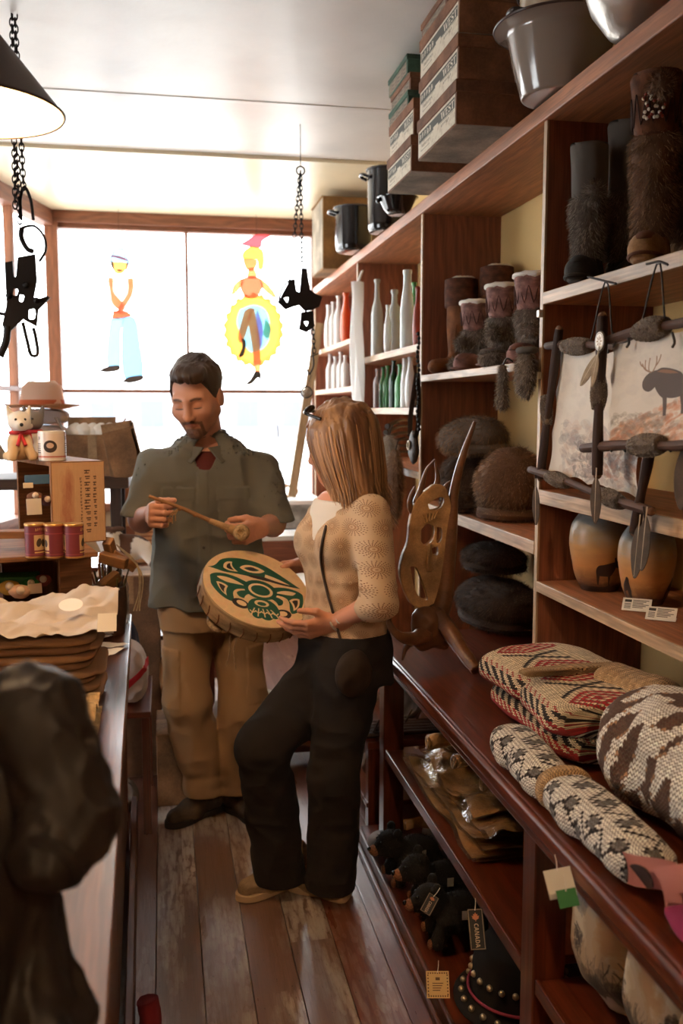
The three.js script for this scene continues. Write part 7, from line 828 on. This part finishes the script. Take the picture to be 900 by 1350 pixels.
// ---------- goods behind the man, by the window ----------
{
  seed(400); const brown = mottled(rgb(190, 142, 100), 3, 0.85), lightB = mottled(rgb(206, 162, 120), 3, 0.85);
  const table = thing('side_table', 'dark slatted table by the window carrying hats and boxes', 'table', V(-1.02, 0, -4.5)); const TYY = PZ(140, 628, -4.4).y; part(table, 'table_top', boxBetween(-0.5, 0.86, TYY - 0.05, TYY, -0.26, 0.2, 0.004, 'x'), wood(rgb(92, 66, 50), 0.6)); for (const [x, z] of [[-0.46, -0.22], [0.8, -0.22], [-0.46, 0.16], [0.8, 0.16]]) part(table, 'leg', boxBetween(x - 0.025, x + 0.025, 0, TYY - 0.05, z - 0.025, z + 0.025, 0.003, 'y'), wood(rgb(72, 50, 40), 0.6)); part(table, 'low_rail', boxBetween(-0.46, 0.8, 0.25, 0.29, 0.15, 0.17, 0.003, 'x'), wood(rgb(72, 50, 40), 0.6));
  const onT = (px, z) => { const q = PZ(px, 600, z); return V(q.x, TYY + 0.001, z); };
  const box1 = thing('open_carton', 'open tan cardboard carton of paper on the table by the window', 'box', onT(122, -4.40)); part(box1, 'carton_side', boxBetween(-0.12, 0.1, 0, 0.19, -0.13, 0, 0.003), brown); for (const [x, r] of [[-0.12, 0.5], [0.1, -0.6]]) part(box1, 'flap', boxBetween(-0.002, 0.002, 0, 0.09, -0.12, 0, 0.001).rotateZ(r), lightB, V(x, 0.19, 0)); part(box1, 'flap', boxBetween(-0.12, 0.1, 0, 0.09, -0.002, 0.002, 0.001).rotateX(-0.5), lightB, V(0, 0.19, -0.125)); part(box1, 'tape', boxBetween(-0.02, 0.02, 0, 0.19, 0, 0.0015, 0.0005), mottled(rgb(206, 170, 130), 4)); for (let i = 0; i < 5; i++) part(box1, 'packing_paper', jitter(new THREE.SphereGeometry(0.04, 14, 10), 0.02, 24), paper, V(-0.08 + i * 0.038, 0.2, -0.065 + 0.01 * (i % 2)));
  const lean = (px0, px1, z, tilt, h, l, m) => { const a = PZ((px0 + px1) / 2, 600, z), o = thing('cardboard_sheet', l, 'cardboard', V(a.x, TYY + 0.001, z), 'leaning cardboard'); part(o, 'sheet', boxBetween(-0.07, 0.07, 0, h, -0.008, 0.008, 0.002), m); part(o, 'edge_fold', boxBetween(0.055, 0.075, 0, h * 0.96, -0.02, 0.008, 0.002), m); o.rotation.z = tilt; return o; };
  lean(160, 172, -4.365, 0.16, 0.25, 'tan cardboard sheet leaning against the carton', lightB); lean(164, 178, -4.322, 0.24, 0.22, 'brown cardboard sheet leaning nearest the man', brown);
  const ht = onT(58, -4.64), hat = thing('felt_hat', 'pale orange brimmed hat resting on a pile of folded cloth', 'hat', V(ht.x, TYY + 0.315, ht.z)); part(hat, 'crown', jitter(lathe([[0.105, 0], [0.1, 0.04], [0.09, 0.1], [0.06, 0.125], [0.02, 0.115], [0, 0.112]], 36), 0.008, 12), cloth(rgb(232, 188, 160))); part(hat, 'brim', jitter(lathe([[0.1, 0.006], [0.14, 0.0], [0.17, 0.012], [0.172, 0.015], [0.14, 0.005], [0.1, 0.011]], 40), 0.012, 10), cloth(rgb(226, 160, 110))); part(hat, 'hat_band', new THREE.CylinderGeometry(0.103, 0.106, 0.03, 36, 1, true), cloth(rgb(206, 110, 70)), V(0, 0.022, 0));
  for (let i = 0; i < 4; i++) { const o = thing('folded_cloth', ['lowest', 'second', 'third', 'uppermost'][i] + ' folded beige cloth under the pale orange hat', 'cloth', V(ht.x + rr(-0.01, 0.01), TYY + 0.001 + i * 0.078, ht.z), 'folded cloths under the hat'); part(o, 'folded_body', pillow(0.24, 0.074, 0.19, 3, 5, 0.012, 14), cloth([rgb(196, 160, 124), rgb(206, 176, 150), rgb(186, 164, 150), rgb(176, 158, 150)][i]), V(0, 0.038, 0)); part(o, 'fold_edge', pillow(0.05, 0.03, 0.16, 2.4, 4, 0.006), cloth(rgb(196, 166, 136)), V(0.1, 0.03, 0.01)); }
  // white display risers in the window between the two people
  const ris = (x0, x1, y, z0, z1, l) => { const o = thing('display_riser', l, 'display stand', V(0, 0, 0), 'display risers'); part(o, 'riser_top', boxBetween(x0, x1, y - 0.03, y, z0, z1, 0.004), M.whitePaint); part(o, 'riser_front', boxBetween(x0 + 0.02, x1 - 0.02, y - 0.2, y - 0.03, z1 - 0.03, z1 - 0.01, 0.003), M.divider); for (const x of [x0 + 0.03, x1 - 0.03]) for (const z of [z0 + 0.04, z1 - 0.06]) part(o, 'leg', boxBetween(x - 0.02, x + 0.02, 0, y - 0.03, z - 0.02, z + 0.02, 0.003, 'y'), M.divider); };
  const y1 = PZ(390, 660, -6.2).y, y2 = PZ(390, 706, -5.5).y, y3 = PZ(405, 770, -5.0).y; ris(0.3, 1.06, y1, -6.75, -6.2, 'white-topped upper riser of the window display'); ris(0.25, 1.04, y2, -6.1, -5.5, 'white-topped middle riser of the window display'); ris(0.3, 1.0, y3, -5.4, -4.75, 'white-topped lower riser of the window display');
  const bk = PZ(395, 695, -5.75), bo = thing('open_book', 'grey printed open book leaning on the middle riser', 'book', V(bk.x, y2 + 0.014, -5.7)); part(bo, 'page_block', boxBetween(-0.12, 0.12, 0, 0.16, -0.012, 0.012, 0.003).rotateX(-0.5), mottled(rgb(206, 202, 198), 5, 0.7)); part(bo, 'cover', boxBetween(-0.125, 0.125, 0, 0.165, -0.018, -0.013, 0.002).rotateX(-0.5), mottled(rgb(120, 112, 106), 5, 0.7));
  const cr = PZ(376, 645, -6.4), co = thing('rope_coil', 'small tan rope coil on the upper riser by the glass', 'rope', V(cr.x, y1 + 0.045, -6.45)); for (let i = 0; i < 3; i++) part(co, 'coil_turn', new THREE.TorusGeometry(0.045 - i * 0.008, 0.008, 8, 26), mottled(rgb(206, 160, 110), 6), V(0.03 * i, -0.0 - i * 0.0, 0.012 * i));
  const pl = single('leaning_plank', 'pale plank leaning in the window corner behind the woman', 'plank', boxBetween(-0.03, 0.03, 0, 1.25, -0.012, 0.012, 0.003, 'y'), wood(rgb(206, 182, 142), 0.6), V(PZ(385, 650, -6.3).x, y1 + 0.014, -6.32), null, [-0.2, 0, -0.19]); const cn = single('thin_cane', 'thin dark cane standing against the window glass', 'cane', rod(V(0, 0, 0), V(-0.03, 0.5, -0.1), 0.006, 0.005), M.iron, V(PZ(374, 650, -6.5).x, y1 + 0.003, -6.5));
  // goods on the floor behind the counter end
  const bx1 = thing('cardboard_box', 'closed tan cardboard box on the floor beside the man', 'box', V(0.055, 0.001, -3.885)); part(bx1, 'box_body', boxBetween(-0.11, 0.11, 0, 0.30, -0.16, 0.16, 0.004), brown); part(bx1, 'box_flap', boxBetween(-0.11, 0.11, 0.30, 0.306, -0.158, -0.004, 0.001), lightB); part(bx1, 'box_flap', boxBetween(-0.11, 0.11, 0.30, 0.306, 0.004, 0.158, 0.001), lightB); part(bx1, 'tape', boxBetween(-0.111, 0.111, 0.306, 0.3075, -0.022, 0.022, 0.0005), lightB);
  const shelfb = thing('low_rack', 'dark low rack behind the man holding boxes and bags', 'rack', V(-0.35, 0, -5.08)); for (const y of [0.45, 0.82]) part(shelfb, 'rack_shelf', boxBetween(-0.45, 0.6, y - 0.025, y, -0.25, 0.25, 0.004, 'x'), M.counter); for (const [x, z] of [[-0.42, -0.22], [0.57, -0.22], [-0.42, 0.22], [0.57, 0.22]]) part(shelfb, 'upright', boxBetween(x - 0.02, x + 0.02, 0, 0.84, z - 0.02, z + 0.02, 0.003, 'y'), M.counter);
  const pc = thing('printed_carton', 'orange-tan printed carton on the rack behind the man', 'box', V(PZ(190, 780, -4.9).x, 0.821, -5.06)); const pt = canvas(256, 256, (c) => { c.fillStyle = 'rgb(216,160,114)'; c.fillRect(0, 0, 256, 256); c.fillStyle = 'rgba(150,80,50,0.8)'; c.font = 'bold 30px sans-serif'; marks(c, 110, 48, 110, 24, 6); c.fillRect(26, 60, 60, 80); for (let i = 0; i < 5; i++) c.fillRect(110, 90 + i * 22, 110 - i * 12, 8); }); part(pc, 'box_body', boxBetween(-0.13, 0.13, 0, 0.26, -0.15, 0.15, 0.004), lightB); part(pc, 'printed_face', new THREE.PlaneGeometry(0.25, 0.25), std({ map: pt, roughness: 0.85 }), V(0, 0.13, 0.1512)); part(pc, 'open_flap', boxBetween(-0.13, 0.13, 0, 0.1, -0.002, 0.002, 0.001).rotateX(0.9), lightB, V(0, 0.26, 0.15));
  const tr = thing('open_tray_box', 'open orange-brown tray box above the printed carton', 'box', V(PZ(194, 720, -4.95).x, 1.083, -5.06)); part(tr, 'tray_base', boxBetween(-0.16, 0.16, 0, 0.012, -0.12, 0.12, 0.002), brown); for (const [a, b, c, d] of [[-0.16, 0.16, 0.11, 0.12], [-0.16, 0.16, -0.12, -0.11], [-0.16, -0.15, -0.12, 0.12], [0.15, 0.16, -0.12, 0.12]]) part(tr, 'tray_side', boxBetween(a, b, 0, 0.13, c, d, 0.002), mottled(rgb(206, 132, 84), 3));
  const cow = thing('plush_cow', 'white plush animal with brown patches in front of the boxes', 'toy', PZ(166, 722, -4.12)); cow.position.y = Math.max(cow.position.y - 0.03, LH); part(cow, 'plush_body', nets((p) => { let d = smin(ell(p, 0, 0.03, 0, 0.11, 0.06, 0.07), ell(p, -0.07, 0.08, 0.03, 0.055, 0.05, 0.05), 0.03); return smin(d, cone(p, V(0.08, 0.02, 0.03), V(0.14, -0.06, 0.06), 0.03, 0.022), 0.02); }, V(-0.16, -0.1, -0.1), V(0.18, 0.16, 0.12), 0.008, (p) => (noise3(p.x * 15 + 3, p.y * 15, p.z * 15) > 0.35 ? lin(90, 60, 44) : lin(238, 230, 220))), std({ vertexColors: true, roughness: 1 })); part(cow, 'ear', new THREE.SphereGeometry(0.02, 10, 8).scale(1.5, 0.6, 0.7), cloth(rgb(96, 66, 50)), V(-0.11, 0.11, 0.03)); part(cow, 'ear', new THREE.SphereGeometry(0.02, 10, 8).scale(1.5, 0.6, 0.7), cloth(rgb(96, 66, 50)), V(-0.03, 0.12, 0.05));
  const H2 = cow.position.y - 0.09, tc = thing('tall_carton', 'tall plain cardboard carton under the plush animal behind the counter end', 'box', V(cow.position.x + 0.01, 0.001, cow.position.z - 0.05)); part(tc, 'carton_body', boxBetween(-0.14, 0.13, 0, H2, -0.13, 0.11, 0.004), mottled(rgb(150, 110, 80), 3)); part(tc, 'top_flap', boxBetween(-0.14, 0.13, H2, H2 + 0.005, -0.13, 0.11, 0.001), lightB); part(tc, 'tape', boxBetween(-0.02, 0.02, H2 - 0.12, H2, 0.11, 0.1115, 0.0004), lightB);
  const st = thing('open_stand', 'small open wooden stand behind the counter end holding bags', 'stand', V(-0.2, 0, -3.72)); part(st, 'stand_top', boxBetween(-0.14, 0.13, 0.46, 0.485, -0.26, 0.24, 0.004, 'z'), M.counter); for (const [x, z] of [[-0.12, -0.24], [0.11, -0.24], [-0.12, 0.22], [0.11, 0.22]]) part(st, 'leg', boxBetween(x - 0.015, x + 0.015, 0, 0.46, z - 0.015, z + 0.015, 0.002, 'y'), M.counter);
  const soft = (x, base, z, r, sx, sy, c, l, n = 'cloth_bundle', cat = 'cloth') => { const o = thing(n, l, cat, V(x, base, z), 'bundles behind the counter'); part(o, 'bundle_body', nets((p) => Math.max(ell(p, 0, r * sy, 0, r * sx, r * sy, r) + crease(p, 14, 10, 14, 0.012), 0.002 - p.y), V(-r * sx - 0.04, -0.02, -r - 0.04), V(r * sx + 0.04, 2 * r * sy + 0.05, r + 0.04), 0.009), cloth(c)); return o; };
  soft(-0.2, 0.486, -3.86, 0.085, 0.95, 1.7, rgb(44, 52, 78), 'dark blue cloth bundle on the stand behind the counter end'); const wbag = soft(-0.15, 0.486, -3.62, 0.085, 0.8, 1.4, rgb(206, 196, 196), 'white shopping bag with a red stripe behind the counter', 'shopping_bag', 'bag'); part(wbag, 'red_stripe', nets((p) => Math.max(ell(p, 0, 0.119, 0, 0.072, 0.123, 0.089) + crease(p, 14, 10, 14, 0.012), Math.abs(p.y - 0.09 - p.x * 0.9) - 0.018), V(-0.12, -0.03, -0.14), V(0.12, 0.29, 0.14), 0.008), cloth(rgb(196, 50, 60)));
  soft(0.055, 0.309, -3.885, 0.1, 0.85, 1.9, rgb(196, 148, 98), 'tall tan sack standing on the cardboard box behind the man', 'tan_sack', 'sack'); soft(0.26, 0.131, -4.24, 0.065, 0.8, 1.2, rgb(176, 170, 166), 'grey bundle on the low bench seen between the man\'s legs'); soft(0.27, 0.131, -4.07, 0.055, 1.1, 0.8, rgb(186, 40, 44), 'red cloth bundle on the low bench in front of the grey one'); soft(-0.2, 0.001, -3.72, 0.07, 0.9, 0.9, rgb(120, 112, 106), 'grey plastic bundle on the floor under the open stand'); soft(0.63, 0.131, -4.12, 0.085, 0.9, 1.0, rgb(206, 186, 130), 'yellowish bundle on the low bench behind the woman\'s knee'); soft(0.44, 0.131, -4.16, 0.075, 0.9, 1.3, rgb(190, 186, 176), 'pale bundle in the middle of the low bench');
  const fb = thing('floor_bench', 'low dark bench behind the two people carrying bundles', 'bench', V(0.45, 0, -4.16)); part(fb, 'bench_top', boxBetween(-0.32, 0.3, 0.1, 0.13, -0.2, 0.2, 0.004, 'x'), M.counter); for (const x of [-0.28, 0.26]) part(fb, 'bench_leg', boxBetween(x - 0.02, x + 0.02, 0, 0.1, -0.18, 0.18, 0.003, 'z'), M.counter);
  const sock = single('red_sock', 'dark red knitted sock poking out below the near counter', 'sock', jitter(vtube([[0, 0, 0], [0.01, 0.05, 0.01], [0.0, 0.1, 0.0]], (t) => 0.03, 12, 10), 0.008, 30), cloth(rgb(120, 28, 36)), PY(168, 1345, 0.06)); sock.position.y = 0.012; sock.position.x += 0.05;
}

// ---------- iron traps and chains that hang from the ceiling ----------
{
  seed(500); const linkG = new THREE.TorusGeometry(0.012, 0.0032, 6, 14).scale(0.7, 1.25, 1);
  const chain = (o, A, B, n = 0) => { const L = A.distanceTo(B), k = n || Math.max(2, Math.round(L / 0.022)); const q = new THREE.Quaternion().setFromUnitVectors(V(0, 1, 0), B.clone().sub(A).normalize()); for (let i = 0; i <= k; i++) { const m = part(o, 'chain_link', linkG, M.iron, A.clone().lerp(B, i / k)); m.quaternion.copy(q); m.rotateY((i % 2) * Math.PI / 2); } };
  const flat = (o, n, pts, Z, holes = [], d = 0.012) => part(o, n, pxPlate(pts, holes, Z, d, 0.002, false), M.iron), bar = (o, n, pts, Z, r = 0.006) => part(o, n, tube(pts.map(([x, y]) => PZ(x, y, Z)), r, 24, 6), M.iron);
  { const Z = -3.6, o = thing('iron_trap_cluster', 'cluster of old iron traps hanging on chains by the corner of the bay window', 'traps', V(0, 0, 0), 'hanging iron traps'); const top = PZ(22, 190, Z); top.y = CEIL + 0.015; chain(o, PZ(20, 270, Z), top); chain(o, PZ(31, 245, Z + 0.01), top.clone().add(V(0.01, 0, 0))); chain(o, PZ(26, 290, Z), PZ(22, 200, Z)); bar(o, 'spring_loop', [[28, 290], [27, 262], [32, 246], [40, 262], [44, 290]], Z); bar(o, 'trap_jaw', [[29, 300], [45, 298], [58, 312], [60, 330], [52, 345]], Z, 0.005); bar(o, 'trap_jaw', [[29, 300], [28, 312], [36, 328], [44, 332]], Z, 0.01);
    flat(o, 'trap_plate', [[7, 347], [16, 345], [18, 366], [22, 366], [24, 340], [46, 336], [48, 370], [44, 392], [50, 400], [66, 393], [50, 408], [48, 430], [30, 420], [18, 432], [8, 440], [4, 428], [10, 400]], Z, [[[18, 380], [24, 382], [22, 390], [17, 388]], [[26, 388], [32, 390], [30, 398], [25, 396]], [[38, 408], [46, 408], [46, 420], [38, 420]]]); bar(o, 'spring_arm', [[10, 430], [8, 450], [0, 470]], Z, 0.014); bar(o, 'spring_arm', [[30, 425], [36, 450], [42, 469], [49, 468], [47, 445], [44, 432]], Z, 0.007); bar(o, 'trap_rod', [[-4, 412], [6, 414], [30, 404], [64, 392]], Z, 0.007); for (const [x, y] of [[12, 390], [34, 376], [48, 396]]) part(o, 'rivet', new THREE.SphereGeometry(0.012, 8, 6), M.iron, PZ(x, y, Z + 0.008)); }
  { const Z = -4.6, o = thing('iron_trap_cluster', 'smaller cluster of iron traps hanging before the carton and bottles', 'traps', V(0, 0, 0), 'hanging iron traps'); const top = PZ(396, 222, Z); part(o, 'ring', new THREE.TorusGeometry(0.02, 0.004, 6, 20), M.iron, PZ(396, 225, Z)); part(o, 'hook', rod(PZ(396, 221, Z), top.clone().setY(CEIL + 0.001), 0.002), M.iron); chain(o, PZ(398, 348, Z), PZ(396, 229, Z)); chain(o, PZ(388, 310, Z), PZ(395, 232, Z));
    flat(o, 'trap_plate', [[398, 354], [404, 354], [408, 382], [416, 388], [424, 392], [420, 404], [412, 408], [402, 410], [394, 402], [386, 404], [376, 408], [368, 400], [372, 388], [382, 370], [388, 368], [390, 384], [395, 386]], Z, [[[374, 393], [380, 392], [378, 399]]]); bar(o, 'trap_jaw', [[383, 368], [372, 380], [367, 400]], Z, 0.005); bar(o, 'trap_jaw', [[390, 408], [387, 430], [394, 448], [408, 450]], Z, 0.004); flat(o, 'trap_pan', [[397, 412], [412, 410], [414, 430], [404, 438], [394, 434], [396, 424]], Z, [[[400, 424], [406, 424], [404, 430]]]); chain(o, PZ(414, 462, Z), PZ(412, 432, Z)); bar(o, 'shears_blade', [[402, 472], [404, 486], [408, 494]], Z, 0.004); bar(o, 'shears_blade', [[412, 462], [413, 482], [408, 494]], Z, 0.004); bar(o, 'cross_rod', [[400, 474], [410, 470], [420, 466]], Z, 0.003); bar(o, 'hanging_wire', [[410, 494], [405, 510]], Z, 0.0015); part(o, 'glass_ball', new THREE.SphereGeometry(0.026, 20, 14), std({ color: rgb(220, 214, 206), roughness: 0.05, transmission: 0.8, thickness: 0 }), PZ(404, 517, Z)); part(o, 'ball_cap', new THREE.TorusGeometry(0.027, 0.0035, 6, 24), M.iron, PZ(404, 517, Z)); }
}
// ---------- painted figures that hang in the window ----------
{
  const Z = -6.72, tint = {}, pane = (c) => tint[c.join()] ||= std({ color: rgb(...c.map((v) => v * 0.9 + 24)), roughness: 0.5, transmission: 0.65, thickness: 0 });
  const fig = (label) => thing('window_figure', label, 'window decoration', V(0, 0, 0), 'painted window figures'); let depth = 0;
  const pc = (o, n, c, pts, holes = []) => part(o, n, pxPlate(pts, holes, Z + (depth += 0.0012), 0.004, 0.0006, true), pane(c)); const opaque = (o, n, c, pts) => part(o, n, pxPlate(pts, [], Z + (depth += 0.0012), 0.004, 0.0006, true), plain(rgb(...c), 0.6));
  { const o = fig('painted cowboy figure with pale blue hat and trousers hanging in the window'); const white = [250, 248, 246], tan = [236, 176, 136], blue = [168, 208, 240], dk = [70, 58, 52];
    pc(o, 'hat', [176, 210, 234], [[147, 335], [150, 327], [163, 327], [167, 338], [172, 346], [158, 346], [144, 343]]); pc(o, 'hat_band', [206, 120, 130], [[146, 336], [158, 338], [168, 342], [168, 344], [157, 341], [146, 338]]); pc(o, 'face', [240, 196, 130], [[147, 345], [168, 347], [166, 355], [160, 361], [152, 360], [148, 353]]); opaque(o, 'hair', dk, [[145, 344], [149, 346], [150, 355], [147, 352]]); opaque(o, 'hair', dk, [[167, 347], [170, 347], [168, 354], [166, 355]]); opaque(o, 'moustache', [120, 90, 60], [[153, 356], [157, 355], [162, 357], [157, 358]]);
    pc(o, 'shirt', white, [[143, 367], [172, 367], [178, 390], [174, 402], [168, 412], [148, 412], [142, 400], [138, 384]]); pc(o, 'arm', tan, [[142, 366], [149, 367], [150, 385], [164, 402], [160, 410], [148, 400], [145, 384]]); pc(o, 'arm', tan, [[168, 367], [176, 368], [174, 388], [163, 406], [156, 410], [158, 402], [168, 386]]); pc(o, 'belt', [214, 130, 96], [[150, 410], [164, 410], [173, 416], [160, 420], [148, 420]]); pc(o, 'trouser_leg', blue, [[146, 420], [162, 420], [159, 440], [158, 482], [142, 483], [142, 450]]); pc(o, 'trouser_leg', [162, 206, 239], [[162, 418], [178, 420], [184, 450], [188, 496], [164, 498], [160, 450]]); opaque(o, 'boot', dk, [[129, 489], [142, 483], [157, 482], [157, 488], [142, 491]]); opaque(o, 'boot', dk, [[160, 503], [170, 497], [188, 495], [187, 501], [172, 505]]); part(o, 'hanging_wire', rod(PZ(157, 328, Z), PZ(157, 328, Z).setY(CEIL + 0.002), 0.0012), M.iron); }
  { const o = fig('painted dancer figure with ruffled yellow skirt hanging in the window'); const skin = [240, 176, 130], yel = [248, 206, 120], or_ = [244, 176, 110], dk = [56, 50, 44];
    pc(o, 'feather', [240, 130, 140], [[316, 322], [326, 316], [338, 309], [356, 310], [346, 318], [344, 326], [332, 326]]); pc(o, 'hair', [250, 206, 120], [[322, 330], [332, 325], [346, 330], [348, 345], [346, 355], [340, 354], [338, 342], [322, 342], [319, 336]]); pc(o, 'face', [230, 166, 120], [[320, 341], [337, 342], [338, 350], [332, 357], [324, 354]]); pc(o, 'neck', skin, [[328, 354], [335, 354], [338, 366], [326, 366]]); pc(o, 'bodice', [236, 150, 120], [[318, 368], [330, 364], [342, 367], [346, 378], [338, 392], [324, 392], [317, 380]]); pc(o, 'arm', skin, [[318, 367], [308, 376], [305, 388], [311, 386], [320, 374]]); pc(o, 'arm', skin, [[342, 366], [354, 376], [364, 390], [360, 392], [346, 380]]);
    const ruff = []; for (let i = 0; i < 44; i++) { const a = i / 44 * 6.283, r = i % 2 ? 1 : 0.93; ruff.push([334 + Math.cos(a) * 40 * r, 435 + Math.sin(a) * 49 * r]); } const sk = []; for (let i = 0; i < 24; i++) { const a = i / 24 * 6.283; sk.push([334 + Math.cos(a) * 34, 434 + Math.sin(a) * 42]); } const pt = [[316, 408], [336, 402], [352, 412], [356, 440], [348, 458], [330, 464], [318, 444], [312, 424]]; pc(o, 'skirt_ruffle', or_, ruff, [sk]); pc(o, 'skirt', yel, sk, [pt]); pc(o, 'petticoat', [166, 212, 226], pt); pc(o, 'petticoat_panel', [150, 214, 190], [[350, 420], [357, 432], [354, 446], [347, 440]]); pc(o, 'petticoat_panel', [190, 180, 230], [[338, 406], [346, 430], [344, 458], [338, 452]]); pc(o, 'leg', skin, [[326, 420], [334, 406], [338, 424], [342, 450], [343, 490], [336, 490], [332, 456]]); pc(o, 'leg', skin, [[322, 410], [332, 406], [328, 426], [322, 446], [316, 452], [314, 440]]); opaque(o, 'boot', dk, [[318, 446], [324, 450], [322, 466], [317, 471], [315, 468], [319, 458]]); opaque(o, 'shoe', dk, [[322, 507], [330, 500], [336, 490], [344, 492], [342, 506], [340, 498], [332, 506]]); part(o, 'hanging_wire', rod(PZ(338, 312, Z), PZ(338, 312, Z).setY(CEIL + 0.002), 0.0012), M.iron); }
}
// ---------- lamps ----------
function pendant(x, z, y, label, power) {
  const L = thing('pendant_lamp', label, 'lamp', V(x, y, z), 'cone pendant lamps');
  const sh = part(L, 'shade', lathe([[0.205, -0.004], [0.208, 0], [0.2, 0.006], [0.045, 0.2], [0.038, 0.24], [0.03, 0.25]], 48), std({ color: rgb(70, 52, 34), roughness: 0.45 }));
  part(sh, 'shade_lining', lathe([[0.203, -0.002], [0.196, 0.004], [0.042, 0.196], [0.0, 0.2]], 48), plain(rgb(250, 226, 186), 0.5));
  part(L, 'socket', lathe([[0.022, 0.12], [0.024, 0.2], [0.022, 0.25], [0.012, 0.28]], 16), M.black); part(L, 'cord', rod(V(0, 0.26, 0), V(0, CEIL + 0.02 - y, 0), 0.004), M.black); part(L, 'ceiling_rose', lathe([[0.05, CEIL + 0.02 - y], [0.048, CEIL - 0.005 - y], [0.01, CEIL - 0.02 - y]], 20), M.black);
  part(L, 'bulb', lathe([[0.0, 0.03], [0.02, 0.035], [0.03, 0.06], [0.028, 0.085], [0.014, 0.115], [0.012, 0.13]], 20), std({ color: 0xffffff, emissive: new THREE.Color(1, 0.72, 0.42), emissiveIntensity: 8 }));
  const p = new THREE.PointLight(new THREE.Color(1, 0.7, 0.42), power, 0, 2); p.position.set(0, 0.065, 0); p.castShadow = true; p.shadow.radius = 1.5; L.add(p);
}
pendant(-0.405, -2.2, 2.262, 'brown cone pendant lamp with a glowing cream lining above the plank counter', 1.6);
pendant(0.3, 0.7, 2.3, 'brown cone pendant lamp hanging over the aisle near the rear wall', 4.6);
scene.traverse((o) => { if (o.isMesh) o.castShadow = o.receiveShadow = true; });
renderer.render(scene, camera);
